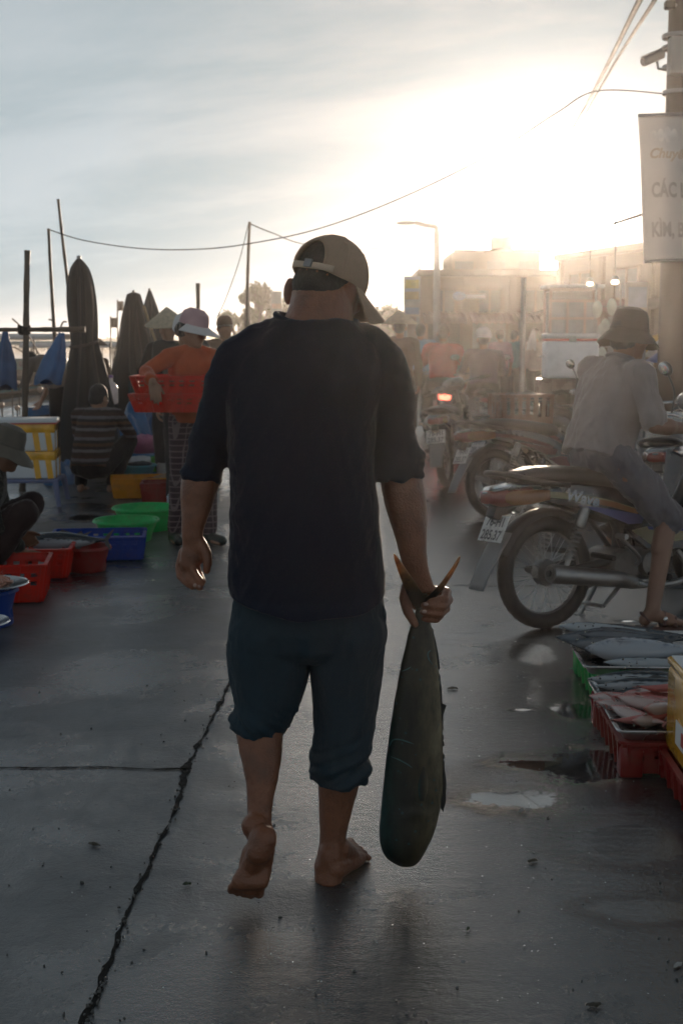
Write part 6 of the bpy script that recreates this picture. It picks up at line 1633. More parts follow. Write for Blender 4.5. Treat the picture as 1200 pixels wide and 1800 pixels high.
# ------------------------------------------------------------------ fish
def fish_skin(name, back, belly, split=.52, soft=.10, spots=None, stripes_=False, rough=.24, back_axis='Z', blotch=.25):
    m = bpy.data.materials.new(name); m.use_nodes = True; nt = m.node_tree; N, L = nt.nodes, nt.links; b = N['Principled BSDF']
    t = N.new('ShaderNodeTexCoord'); g = N.new('ShaderNodeSeparateXYZ'); L.new(t.outputs['Generated'], g.inputs[0])
    n = N.new('ShaderNodeTexNoise'); n.inputs['Scale'].default_value = 38; n.inputs['Detail'].default_value = 6; L.new(t.outputs['Object'], n.inputs['Vector'])
    ad = N.new('ShaderNodeMath'); ad.operation = 'MULTIPLY_ADD'; L.new(n.outputs['Fac'], ad.inputs[0]); ad.inputs[1].default_value = blotch; L.new(g.outputs[back_axis], ad.inputs[2])
    mr_ = N.new('ShaderNodeMapRange'); mr_.interpolation_type = 'SMOOTHSTEP'; L.new(ad.outputs[0], mr_.inputs[0]); mr_.inputs[1].default_value = split + blotch * .5 - soft; mr_.inputs[2].default_value = split + blotch * .5 + soft
    mx = N.new('ShaderNodeMix'); mx.data_type = 'RGBA'; L.new(mr_.outputs[0], mx.inputs['Factor']); mx.inputs['A'].default_value = tuple(belly) + (1,); mx.inputs['B'].default_value = tuple(back) + (1,)
    out = mx.outputs['Result']
    if spots:
        v = N.new('ShaderNodeTexVoronoi'); v.inputs['Scale'].default_value = spots; L.new(t.outputs['Object'], v.inputs['Vector'])
        lt = N.new('ShaderNodeMath'); lt.operation = 'LESS_THAN'; L.new(v.outputs['Distance'], lt.inputs[0]); lt.inputs[1].default_value = .2
        m2 = N.new('ShaderNodeMix'); m2.data_type = 'RGBA'; L.new(lt.outputs[0], m2.inputs['Factor']); L.new(out, m2.inputs['A']); m2.inputs['B'].default_value = tuple(c * .5 for c in back) + (1,); out = m2.outputs['Result']
    L.new(out, b.inputs['Base Color']); b.inputs['Roughness'].default_value = rough; b.inputs['Metallic'].default_value = .0; b.inputs['Coat Weight'].default_value = .25; b.inputs['Coat Roughness'].default_value = .12
    v2 = N.new('ShaderNodeTexVoronoi'); v2.inputs['Scale'].default_value = 300; L.new(t.outputs['Object'], v2.inputs['Vector'])
    bp = N.new('ShaderNodeBump'); bp.inputs['Strength'].default_value = .15; bp.inputs['Distance'].default_value = .001; L.new(v2.outputs['Distance'], bp.inputs['Height']); L.new(bp.outputs[0], b.inputs['Normal'])
    return m
fs_mack = fish_skin('skin_mackerel', (.014, .024, .034), (.13, .15, .17), .42, .10, None)
fs_mack2 = fish_skin('skin_spotted', (.014, .024, .032), (.36, .40, .43), .58, .06, 46)
fs_tuna = fish_skin('skin_tuna', (.05, .068, .095), (.36, .39, .43), .62, .22, None, blotch=1.3)
fs_pink = fish_skin('skin_pink', (.50, .15, .13), (.58, .48, .46), .42, .16, None, blotch=.5)
fs_silver = fish_skin('skin_silver', (.16, .20, .24), (.52, .54, .56), .60, .1, None)
m_finm = pm('fin_grey', (.07, .075, .08), .4, var=.3, thin=.2); m_finp = pm('fin_pink', (.48, .20, .17), .4, var=.25, thin=.3)
m_eye = pm('eye_black', (.01, .01, .01), .08, rvar=.02); m_eyer = pm('eye_ring', (.5, .48, .42), .2)
def make_fish(name, label, cat, Lg, Hh, Th, skin, fin, loc=(0, 0, 0), rot=(0, 0, 0), group=None, bend=0.0, head=.26, fork=1.0, slim=1.0):
    """nose at +X, belly -Z before rotation; length Lg"""
    t = thing(name, label, cat, loc, 0, group); t.rotation_euler = rot
    rings = []; prof = [(0, .02, .02), (.03, .16, .2), (.08, .38, .42), (.16, .68, .75), (.26, .92, .96), (.38, 1.0, 1.0), (.52, .92, .9), (.66, .68, .66), (.78, .40, .42), (.87, .20, .26), (.92, .15, .18), (.95, .20, .10)]
    def bx_(u): return bend * Lg * (u - .4) ** 2 * 2
    for u, h, w in prof:
        c = V((Lg * (.5 - u), bx_(u), 0)); rings.append(ering(c, V((0, 1, 0)), ZU, max(.001, Th * w / 2), max(.001, Hh * h / 2 * (slim if .1 < u < .8 else 1)), 18, 1.9))
    q = MB(); q.loft(rings); obj('body', finish(modded(to_mesh(q, 'q'), [('SUBSURF', dict(levels=1))]), True, 60), skin, t)
    q = MB(); e = Lg * (.5 - .93); y = bx_(.93)
    def plate(poly, th=.002):
        n = len(poly); q.add([V(p) - V((0, th / 2, 0)) for p in poly] + [V(p) + V((0, th / 2, 0)) for p in poly], [tuple(range(n)), tuple(range(2 * n - 1, n - 1, -1))] + [(i, (i + 1) % n, n + (i + 1) % n, n + i) for i in range(n)])
    f = Hh * .62 * fork
    plate([(e, y, .0), (e - Lg * .03, y, f * .5), (e - Lg * .10, y * 1.1, f), (e - Lg * .075, y, f * .45), (e - Lg * .05, y, 0), (e - Lg * .075, y, -f * .45), (e - Lg * .10, y * 1.1, -f), (e - Lg * .03, y, -f * .5)]); obj('tail_fin', q, fin, t, False)
    q = MB(); plate([(Lg * .12, 0, Hh * .46), (Lg * .06, 0, Hh * .66), (-.02 * Lg, 0, Hh * .52), (-.08 * Lg, 0, Hh * .44)]); obj('dorsal_fin', q, fin, t, False)
    q = MB(); plate([(-.1 * Lg, 0, Hh * .40), (-.16 * Lg, 0, Hh * .56), (-.20 * Lg, 0, Hh * .34)]); plate([(-.08 * Lg, 0, -Hh * .42), (-.15 * Lg, 0, -Hh * .58), (-.19 * Lg, 0, -Hh * .34)]); obj('anal_fin', q, fin, t, False)
    for s in (-1, 1):
        q = MB(); q.loft([ering((Lg * (.5 - head) - Lg * .12 * k / 4, s * (Th * .48 + .003), -Hh * .06 - Hh * .05 * k / 4), V((0, 0, 1)), V((0, 1, 0)), Hh * .07 * math.sin(.4 + k * .6), .0015, 8) for k in range(5)]); obj('pectoral_fin', q, skin, t)
        q = MB(); q.ell((Lg * .425, s * Th * .235, Hh * .07), (Hh * .055, .003, Hh * .055)); eo = obj('eye', q, m_eyer, t)
        q = MB(); q.ell((Lg * .425, s * (Th * .235 + .0022), Hh * .07), (Hh * .032, .002, Hh * .032)); obj('pupil', q, m_eye, eo)
    q = MB(); q.tube([(Lg * .498, -Th * .02, -Hh * .05), (Lg * .46, -Th * .19, -Hh * .09)], .0015, 5); obj('mouth', q, m_finm, t)
    return t
# ------------------------------------------------------------------ fish stall at the right
m_tray = pm('tray_steel', (.55, .55, .55), .28, 1.0, var=.12, scale=9, rvar=.12, bump=.05, bscale=20)
def tray(label, loc, rotz, L, Wd, h=.035):
    t = thing('steel_tray', label, 'tray', loc, rotz, 'steel trays on the crates'); q = MB()
    def rr(a, b_, z, c=.03):
        pts = []
        for cx_, cy_, st in ((a - c, b_ - c, 0), (-a + c, b_ - c, 1), (-a + c, -b_ + c, 2), (a - c, -b_ + c, 3)):
            for i in range(6): an = (st + i / 5) * math.pi / 2; pts.append(V((cx_ + c * math.cos(an), cy_ + c * math.sin(an), z)))
        return pts
    a, b_ = L / 2, Wd / 2
    q.loft([rr(a - .025, b_ - .025, 0), rr(a - .012, b_ - .012, h - .004), rr(a, b_, h), rr(a + .003, b_ + .003, h - .003), rr(a + .002, b_ + .002, h - .006), rr(a - .014, b_ - .014, h - .008), rr(a - .028, b_ - .028, -.002)], True)
    obj('dish', q, m_tray, t)
    q = MB(); q.tube([p for p in rr(a + .001, b_ + .001, h)] + [rr(a + .001, b_ + .001, h)[0]], .0035, 6); obj('rolled_edge', q, m_tray, t); return t
# red crate: near left corner ~ (1090,1365); its left side runs back to (1050,1300)
CA = G(1090, 1364); CB = G(1052, 1292); CA.z = CB.z = 0
dirv = (CB - CA).normalized(); yawc = math.atan2(dirv.y, dirv.x)      # local +X points away along the left side
rightv = V((dirv.y, -dirv.x, 0))
CL, CW, CH = .62, .44, .122
cc = CA + dirv * (CL * .5 - .02) + rightv * (CW * .5)
crate('fish_crate', 'dark red crate under the steel tray of pink fish, right foreground', cc, yawc, CL, CW, CH, k_dkred, .95, True, feet=True)
tr_z = CH + .004
tray('steel tray of pink and dark fish on the dark red crate', cc + V((0, 0, tr_z)), yawc, CL + .03, CW + .035)
def on(c, u, v, z): return c + dirv * u + rightv * v + V((0, 0, z))
# green crate behind it
GA = G(1028, 1248); GA.z = 0
gcen = GA + dirv * (.30) + rightv * .27
crate('fish_crate', 'bright green crate under the tray of tuna, right of the lane', gcen, yawc, .60, .46, .135, k_green, .95, True, feet=True)
tray('steel tray of tuna and dark mackerel on the green crate', gcen + V((0, 0, .139)), yawc, .63, .56)
GF = 'fish laid out on the steel trays'
aw = math.atan2(-rightv.y, -rightv.x)          # nose towards the lane
# dark long fish on the green crate's tray, noses towards the lane, tails away to the right
specs = [  # u along tray (away), v across, z, length, height, thick, skin, yaw offset, label
    (.20, .05, .062, .50, .095, .075, fs_mack, -.30, 'dark blue fish farthest back on the green crate tray'),
    (.11, .03, .066, .50, .10, .08, fs_mack, -.27, 'dark fish lying second from the back on the green crate tray'),
    (.25, -.02, .058, .40, .07, .06, fs_mack, -.34, 'smaller dark fish at the far rim of the green crate tray'), (.155, -.07, .090, .38, .065, .055, fs_mack2, -.25, 'small pale fish resting on the dark ones at the back of the green crate tray'), (-.265, .06, .050, .40, .06, .05, fs_mack2, -.02, 'slender spotted fish along the near rim of the green crate tray'), (-.02, -.02, .098, .36, .06, .05, fs_mack, -.18, 'slim dark fish lying across the others on the green crate tray'),
    (.03, -.05, .068, .48, .10, .08, fs_mack, -.22, 'dark fish pointing at the lane in the middle of the green crate tray'),
    (-.07, .00, .066, .50, .095, .08, fs_mack, -.24, 'dark slim fish just beyond the big silver tuna'),
    (-.175, .03, .080, .46, .128, .105, fs_tuna, -.05, 'big plump silver tuna at the near side of the green crate tray')]
for u, v_, z, L_, h_, th, sk, yo, lb in specs:
    make_fish('market_fish', lb, 'fish', L_, h_, th, sk, m_finm, on(gcen, u, v_ - .06, .139 + z - .012), (R(78 if sk is fs_mack else 70), 0, aw + yo), GF, bend=.03)
specs = [(.275, .04, .058, .52, .075, .07, fs_mack2, 0, 'spotted silver sided fish along the back edge of the red crate tray'),
         (.215, .05, .050, .50, .07, .065, fs_mack2, .02, 'spotted fish second from the back on the red crate tray'),
         (.15, .07, .043, .42, .06, .055, fs_mack, .0, 'dark slim fish in the middle of the red crate tray'),
         (.095, .09, .043, .36, .055, .052, fs_mack, .02, 'shorter dark fish beside the pink fish on the red crate tray'),
         (.085, .20, .085, .30, .06, .055, fs_silver, -.06, 'pale silver fish resting on top of the pink heap')]
for u, v_, z, L_, h_, th, sk, yo, lb in specs:
    make_fish('market_fish', lb, 'fish', L_, h_, th, sk, m_finm, on(cc, u, v_ - .03, tr_z + z - .010), (R(38 if sk is fs_mack2 else 60), 0, aw + yo), GF, bend=.02)
# heap of small pink fish
pk = make_fish('pink_fish', 'small pink fish in the heap on the steel tray', 'fish', .22, .06, .045, fs_pink, m_finp, (0, 0, 0), (0, 0, 0), 'pink fish heaped on the steel tray', bend=.12)
rg = random.Random(4); k = 0
for lay, n in ((0, 22), (1, 16), (2, 7)):
    for i in range(n):
        u = rg.uniform(-.27 + .03 * lay, .06 - .03 * lay); v_ = rg.uniform(-.18 + .05 * lay, .18)
        o = pk if k == 0 else dup(pk, (0, 0, 0)); k += 1
        o.location = on(cc, u, v_, tr_z + .030 + .030 * lay + rg.uniform(0, .008)); o.rotation_euler = (R(rg.uniform(60, 110)), rg.uniform(-.15, .15), rg.choice((aw, aw + math.pi)) + rg.uniform(-.9, .9)); s_ = rg.uniform(.85, 1.1); o.scale = (s_,) * 3
# yellow foam box with its label on the lowest red crate, cut by the frame
YA = G(1174, 1462); YA.z = 0
yc = YA + rightv * .285 + dirv * .22
crate('fish_crate', 'red crate under the yellow taped foam box at the right edge', yc - dirv * .03, yawc, .56, .42, .10, k_dkred, .97, False)
def foam_box(label, loc, rotz, L, Wd, H, mbody, lidm, tape=None, lid=True, strips=(), group='foam ice boxes'):
    t = thing('foam_box', label, 'box', loc, rotz, group)
    q = MB(); rings = []
    q.box((0, 0, H / 2), (L, Wd, H), bev=.018, seg=3); obj('box_body', q, mbody, t)
    if lid:
        q = MB(); q.box((0, 0, H + .014), (L + .004, Wd + .004, .026), bev=.010, seg=3); lo_ = obj('lid', q, mbody, t)
        q = MB(); q.box((0, 0, H + .0285), (L - .02, Wd - .02, .003)); obj('top_sheet', q, lidm, lo_)
    if tape:
        for z0, z1 in strips:
            q = MB(); q.box((0, 0, (z0 + z1) / 2), (L + .006, Wd + .006, z1 - z0), bev=.004)
            for i, v_ in enumerate(q.v): q.v[i] = v_ + V((0, 0, .012 * noise.noise(v_ * 5))) 
            obj('tape_band', q, tape, t)
    return t
m_tape = pm('tape_yellow', (.78, .40, .025), .22, var=.2, scale=8, coat=.4, bump=.35, bscale=28); m_foam = pm('foam_white', (.66, .68, .69), .65, var=.05, bump=.25, bscale=150)
yb = foam_box('yellow taped foam box with a red and white label at the right edge', yc + V((0, 0, .104)) - dirv * .02, yawc, .55, .40, .275, m_tape, m_foam, None)
q = MB(); q.box((-.08, .2025, .10), (.39, .003, .075)); lo = obj('paper_label', q, m_white, yb)
q = MB(); q.box((-.05, .205, .10), (.16, .003, .04)); obj('red_block', q, d_red, lo)
q = MB()
for k in range(3): q.box((-.19, .205, .078 + .02 * k), (.09, .003, .007))
obj('text_line', q, d_red, lo)
# ------------------------------------------------------------------ goods on the left
def gb(px, py): c = G(px, py); c.z = 0; return c
RR_ = R(0)
GR = None
# tub with a dish of shrimp, plate at the frame edge
tb = gb(14, 1112) + V((-.145, .17, 0))
basin('tub', 'deep blue tub holding up a dish of pink shrimp at the left edge', tb, .155, .185, k_blue, 'blue tubs at the left edge', .8)
m_alu = pm('dish_alu', (.60, .61, .62), .25, 1.0, rvar=.08)
def dish(label, loc, r, m=m_alu, h=.03):
    t = thing('metal_dish', label, 'dish', loc, 0, 'round metal dishes at the left edge'); q = MB()
    q.lathe([(.001, .003), (r * .6, .003), (r * .82, h * .5), (r, h), (r + .004, h - .002), (r * .83, h * .45), (r * .6, -.001), (.001, -.001)], 48); obj('bowl', q, m, t)
    q = MB(); q.lathe([(r - .003, h - .002), (r + .002, h + .003), (r + .006, h - .002), (r + .002, h - .005), (r - .003, h - .002)], 48); obj('rolled_edge', q, m, t); return t
dish('round metal dish of pink shrimp on the blue tub', tb + V((0.01, 0, .186)), .195)
m_shr = pm('shrimp_pink', (.55, .26, .18), .3, var=.3, scale=40, coat=.3)
sp_ = thing('shrimp', 'small curled pink shrimp heaped in the metal dish', 'shrimp', tb, 0, 'shrimp heaped in the metal dish')
q = MB(); pts = [V((.034 * math.cos(a), 0, .034 * math.sin(a))) for a in [.2 + 2.5 * i / 10 for i in range(11)]]
q.tube(pts, [.004, .008, .010, .0105, .010, .009, .008, .0065, .005, .004, .002], 8, smooth=2); obj('body', q, m_shr, sp_)
q = MB()
for i in range(6): a = .5 + .3 * i; q.tube([(.026 * math.cos(a), 0, .026 * math.sin(a)), (.010 * math.cos(a), .004, .010 * math.sin(a))], .0012, 4)
for s in (-1, 1): q.tube([pts[0], pts[0] + V((.02, s * .01, -.02)), pts[0] + V((-.02, s * .03, -.045))], .0007, 4)
obj('legs', q, m_shr, sp_)
q = MB()
for s in (-.5, 0, .5): q.ell(pts[-1] + V((-.006, s * .008, -.006)), (.008, .004, .0015))
obj('tail_fan', q, m_shr, sp_)
rg = random.Random(8)
for k in range(46):
    o = sp_ if k == 0 else dup(sp_, (0, 0, 0)); r = .13 * rg.random() ** .5; a = rg.random() * 6.28
    o.location = tb + V((r * math.cos(a), r * math.sin(a), .205 + .018 * rg.random() + .02 * (1 - r / .13))); o.rotation_euler = (rg.uniform(1.2, 1.9), rg.uniform(-.4, .4), rg.random() * 6.28)
pt = gb(-14, 1142)
bs = basin('tub', 'low blue tub under the empty dish at the lower left edge', pt + V((-.10, .06, 0)), .12, .09, k_blue, 'blue tubs at the left edge', .8)
dish('empty round metal dish at the lower left frame edge', pt + V((-.10, .06, .091)), .165)
# two red crates
ca = gb(66, 1065)
crate('market_crate', 'near bright red pierced crate holding small dark fish', ca + V((-.285, .20, 0)), R(8), .60, .42, .22, k_red, .90, True)
cb_ = gb(118, 1020)
crate('market_crate', 'second bright red crate behind the one with small fish', cb_ + V((-.31, .17, 0)), R(6), .62, .42, .19, k_red, .90, True)
# small dark fish inside the near red crate
sf = make_fish('small_fish', 'small dark fish in the near bright red crate', 'fish', .16, .034, .026, fs_mack, m_finm, (0, 0, 0), (0, 0, 0), 'small fish in the near red crate')
for k in range(42):
    o = sf if k == 0 else dup(sf, (0, 0, 0))
    M = Matrix.Rotation(R(8), 3, 'Z'); o.location = ca + V((-.285, .20, .09 + rg.uniform(0, .05))) + M @ V((rg.uniform(-.19, .19), rg.uniform(-.12, .12), 0)); o.rotation_euler = (R(rg.uniform(60, 115)), rg.uniform(-.15, .15), rg.uniform(0, 6.28))
# dark red tub with a big fish across it
tc_ = gb(146, 1010) + V((0, .14, 0))
basin('tub', 'dark red tub carrying a big dark fish across its rim', tc_, .15, .155, k_dkred, None, .74)
make_fish('big_tuna', 'big dark tuna with a pale belly lying across the dark red tub', 'fish', .56, .135, .11, fish_skin('skin_bonito', (.012, .018, .026), (.34, .37, .40), .36, .05), m_finm, tc_ + V((-.13, .0, .185)), (R(42), R(1), R(178)), None, .03)
make_fish('long_fish', 'slender dark fish stretched beside the big tuna', 'fish', .6, .075, .06, fs_mack, m_finm, tc_ + V((-.30, .14, .19)), (R(60), R(2), R(168)), None, .03)
# blue crate
cbl = gb(140, 992)
crate('market_crate', 'dark blue crate with cut handles in front of the green basins', gb(163, 990) + V((0, .235, 0)), R(7), .60, .42, .165, k_blue, .93, True)
q = gb(215, 958)
basin('basin', 'smaller green basin nearer the blue crate', q + V((0, .20, 0)), .235, .155, k_green, 'green basins beside the lane', .72)
basin('basin', 'larger green basin beyond the smaller one', gb(250, 938) + V((0, .22, 0)), .255, .175, k_green, 'green basins beside the lane', .72)
crate('market_crate', 'amber yellow crate behind the green basins', gb(262, 880) + V((-.05, .30, 0)), R(10), .66, .42, .19, k_yel, .92, False)
crate('market_crate', 'brick red crate in front of the amber yellow one', gb(286, 886) + V((.08, .16, 0)), R(6), .56, .36, .185, plastic('plastic_brick', (.36, .04, .03)), .92, False)
# foam boxes on a plastic stool
def stool(label, loc, rotz, w, h, m):
    t = thing('plastic_stool', label, 'stool', loc, rotz); q = MB(); q.box((0, 0, h - .015), (w, w * .85, .03), bev=.01); obj('seat', q, m, t)
    for sx in (-1, 1):
        for sy in (-1, 1): q = MB(); q.tube([(sx * w * .47, sy * w * .40, h - .02), (sx * w * .52, sy * w * .45, 0)], [.028, .02], 8); obj('leg', q, m, t)
    return t
stz = gb(98, 892); sloc = stz + V((-.32, .30, 0))
stool('low blue grey plastic stool carrying the taped foam boxes', sloc, R(4), .62, .235, pm('stool_blue', (.13, .15, .26), .4))
def taped(label, loc, rotz):
    t = foam_box(label, loc, rotz, .56, .42, .235, m_foam, m_foam, m_tape, False, ((.165, .237),))
    q = MB()
    for x in (-.20, .13, .235):
        for s in (-1, 1):
            q.box((x, s * .211, .085), (.05, .004, .165), Euler((0, .12 * s, 0)))
    for y in (-.12, .12): q.box((.281, y, .085), (.004, .05, .165))
    obj('tape_strip', q, m_tape, t); return t
taped('lower white foam box bound with yellow tape on the stool', sloc + V((0, 0, .237)), R(5))
tb2 = taped('upper white foam box bound with yellow tape, the topmost of two', sloc + V((-.01, 0, .476)), R(8))
q = MB(); q.box((0, 0, .26), (.60, .44, .035), bev=.01); obj('lid', q, m_foam, tb2)
q = MB(); q.box((0, 0, .2425), (.605, .445, .012)); obj('red_edge', q, d_red, tb2)
# baskets in the arms of the woman in orange
bmid = V((wl_.x - .05, WY - .28, 0))
def held(label, z, rot):
    t = crate('carried_basket', label, (bmid.x, bmid.y, z), rot, .60, .40, .135, k_red, .86, True, 'basket', 'red baskets carried by the woman in orange')
    t.location.z = z; return t
zb = P(300, 728, WY - .45).z
held('lower red basket carried by the woman in orange', zb, R(-3)); held('upper red basket with shells, stacked on the lower carried one', zb + .118, R(2))
m_shell = pm('shell_pale', (.30, .16, .10), .4, var=.5, scale=30)
rg = random.Random(2)
sh = thing('clam', 'pale clam in the upper carried basket', 'shellfish', (0, 0, 0), 0, 'clams in the upper carried basket')
q = MB(); q.ell((0, 0, 0), (.032, .026, .014), None, 16, 8); o_ = obj('shell', q, m_shell, sh)
q = MB(); q.tube([V((.033 * math.cos(a), .027 * math.sin(a), 0)) for a in [6.283 * i / 20 for i in range(21)]], .002, 5); obj('lip', q, m_brim if False else m_shell, o_)
for k in range(36):
    o = sh if k == 0 else dup(sh, (0, 0, 0)); c = bmid; o.location = (c.x + rg.uniform(-.24, .24), c.y + rg.uniform(-.13, .13), zb + .118 + .05 + rg.uniform(0, .055)); o.rotation_euler = (rg.random() * 3, rg.random() * 3, rg.random() * 6)

# ------------------------------------------------------------------ closed parasols
m_par = pm('parasol_canvas', (.032, .034, .035), .75, var=.2, scale=4, bump=.4, bscale=260, thin=.05)
m_par2 = pm('parasol_canvas_faded', (.07, .062, .058), .8, var=.2, scale=4, bump=.4, bscale=260)
def parasol(label, base, prof, m, folds=9, seed=0, lean=(0, 0), tie=None):
    t = thing('closed_parasol', label, 'parasol', base, 0, 'closed parasols by the harbour'); H = prof[-1][1]
    q = MB(); rings = []
    pr, zz_ = catmull([V((r, z, 0)) for r, z in prof], [0] * len(prof), 7)
    for p in pr:
        r, z = max(.004, p.x), p.y; ring = []
        for k in range(72):
            a = 6.2832 * k / 72; w = 1 + .30 * math.sin(folds * a + 1.5 * math.sin(z * 1.5 + seed)) * min(1, r / .12) + .10 * noise.noise(V((math.cos(a) * 2, math.sin(a) * 2, z * 1.2 + seed)))
            ring.append(V((r * w * math.cos(a) + lean[0] * z, r * w * math.sin(a) + lean[1] * z, z)))
        rings.append(ring)
    q.loft(rings); obj('canopy', finish(to_mesh(q), True, 80), m, t)
    for k in range(folds):      # stretcher ribs showing through the gathered cloth
        pts = []
        for p in pr[1:-3:3]:
            a = 6.2832 * (k + .25) / folds - 1.5 * math.sin(p.y * 1.5 + seed) / folds; w = 1.30 * min(1, .25 + max(.004, p.x) / .12 * .75)
            pts.append(V((p.x * w * math.cos(a) + lean[0] * p.y, p.x * w * math.sin(a) + lean[1] * p.y, p.y)))
        q = MB(); q.tube([pts[0] + V((0, 0, -.05))] + pts, .007, 6); obj('rib', q, m_par2, t)
    q = MB(); q.tube([(0, 0, 0), (lean[0] * H, lean[1] * H, H + .03)], .022, 10); obj('pole', q, m_shut, t)
    q = MB(); q.lathe([(.001, .12), (.05, .12), (.06, .08), (.22, .06), (.23, .0), (.001, .0)], 24); obj('base', q, m_conc, t)
    if tie:
        z, r = tie; q = MB(); q.tube([V((r * math.cos(a) + lean[0] * z, r * math.sin(a) + lean[1] * z, z + .03 * math.sin(a * 1 + 1))) for a in [6.283 * i / 32 for i in range(33)]], .016, 8); obj('tie_strap', q, m_par2, t)
    return t
PY1 = 13.6
parasol('tall dark closed parasol tied at its middle behind the squatting person', gp(160, PY1), [(.24, .10), (.25, .30), (.235, .55), (.20, .85), (.155, 1.15), (.115, 1.40), (.118, 1.58), (.120, 1.80), (.112, 2.02), (.085, 2.18), (.035, 2.27), (.01, 2.285)], m_par, 7, 1, (-.035, 0), (1.40, .14))
PY2 = 17.0
parasol('cone shaped dark closed parasol left of the conical hat', gp(240, PY2), [(.30, .30), (.31, .42), (.275, .80), (.21, 1.20), (.145, 1.60), (.085, 2.0), (.055, 2.06), (.01, 2.07)], m_par, 10, 4, (0, 0))
parasol('slimmer brownish closed parasol just behind the cone shaped one', gp(273, 18.5), [(.27, .30), (.27, .6), (.20, 1.2), (.11, 1.8), (.03, 2.13), (.008, 2.16)], m_par2, 8, 9, (-.02, 0))
q = MB(); a = P(253, 538, 16.6); e = P(275, 604, 16.6); q.tube([V((0, 0, 0)), e - a], .018, 8); o = obj('bamboo_stick', q, pm('bamboo', (.33, .23, .13), .55, var=.25, scale=10)); o.location = a; tag(o, 'short bamboo stick leaning on the cone shaped parasol', 'stick')

# ------------------------------------------------------------------ poles and hanging things
m_bam = pm('bamboo_dark', (.10, .075, .055), .6, var=.3, scale=8)
def cane(label, a, e, r0, r1, nodes=7, cat='pole', name='bamboo_pole', group='bamboo poles by the harbour'):
    t = thing(name, label, cat, a, 0, group); q = MB(); n = nodes * 3; pts, rs = [], []
    for k in range(n + 1):
        u = k / n; pts.append((e - a) * u + V((.01 * math.sin(u * 5), 0, 0)) * (e - a).length * .3); rs.append((r0 + (r1 - r0) * u) * (1.14 if k % 3 == 0 else 1.0))
    q.tube(pts, rs, 10); obj('shaft', q, m_bam, t); return t
AY = 12.2
pa = cane('thick post with a crossbar lashed to it at the far left', gp(36, AY), P(50, 440, AY), .030, .026)
xb = cane('horizontal bamboo crossbar lashed to the far left post', P(-60, 580, AY - .06), P(151, 579, AY - .06), .017, .026, 6, 'crossbar', 'bamboo_crossbar', None)
q = MB()
for k in range(7): q.tube([P(43, 580, AY - .03) + V((.052 * math.cos(a_), .075 * math.sin(a_), -.03 + .01 * k + .012 * math.sin(a_ * 2))) for a_ in [6.283 * i / 16 for i in range(17)]], .008, 6)
o = obj('lashing', q.shift(-P(43, 580, AY)), m_black); o.location = P(43, 580, AY); tag(o, 'black rope lashing where the crossbar meets the far left post', 'lashing')
cane('slim bamboo pole carrying the long cable at the left', gp(104, 16.5), P(87, 402, 16.5), .030, .018, 9)
cane('leaning bamboo pole rising behind the tall parasol', gp(150, 17.5), P(104, 350, 17.5), .030, .018, 9)
cane('slim mast standing left of the head of the man', gp(424, 19), P(440, 390, 19), .035, .02, 9)
cane('short thick post above the pale sun hat', gp(350, 20), P(349, 498, 20), .035, .033, 4)
cane('short dark post left of the trees', gp(437, 26), P(437, 516, 26), .04, .035, 4)
for px, top, Y in ((195, 556, 46), (207, 527, 48), (220, 545, 50)):
    b0 = V((wx(px, Y), Y, -1)); e0 = P(px, top, Y); tt = thing('boat_mast', {195: 'leftmost of three thin flagged masts beyond the parasols', 207: 'tallest of three thin flagged masts beyond the parasols', 220: 'rightmost of three thin flagged masts beyond the parasols'}[px], 'mast', b0, 0, 'thin masts in the harbour')
    q = MB(); q.tube([(0, 0, 0), e0 - b0], .03, 6); obj('pole', q, m_bam, tt)
    q = MB(); q.sheet(lambda u, v: (e0 - b0) + V((.22 * u, .03 * math.sin(u * 6), -.05 - .35 * v)), 6, 3); obj('flag', modded(to_mesh(q, 'q'), [('SOLIDIFY', dict(thickness=.01))]), f_brown, tt)
m_tarp = pm('blue_sheet', (.03, .14, .33), .35, var=.25, scale=5, bump=.5, bscale=14, thin=.25, coat=.2); m_tarpd = pm('blue_sheet_dark', (.02, .085, .22), .4, var=.3, scale=5, bump=.5, bscale=14, thin=.15)
def hangbag(label, top, w, h, m, seed, skew=0.0, name='hanging_bag'):
    q = MB(); rings = []
    for k in range(15):
        v_ = k / 14; r = w * (.22 + .78 * math.sin(min(1, v_ * 1.12) * math.pi / 2) ** 1.2) / 2; ring = []
        for j in range(36):
            a_ = 6.283 * j / 36; f = 1 + .22 * math.sin(5 * a_ + seed + v_ * 2) * (1 - v_ * .5) + .15 * noise.noise(V((math.cos(a_), math.sin(a_), v_ * 3 + seed)))
            ring.append(V((r * f * math.cos(a_) + skew * v_ * h, r * .5 * f * math.sin(a_), -h * v_ + .03 * math.sin(3 * a_) * (1 if k == 14 else 0))))
        rings.append(ring)
    q.loft(rings); o = obj(name, finish(to_mesh(q), True, 70), m); o.location = top; tag(o, label, 'bag', 'bags hanging from the crossbar'); return o
hangbag('blue plastic bag hanging from the crossbar beside the bending person', P(108, 585, AY - .08), .24, .46, m_tarp, 1, -.30)
hangbag('dark blue cloth hanging from the crossbar at the frame edge', P(10, 583, AY - .08), .20, .52, m_tarpd, 3, 0)
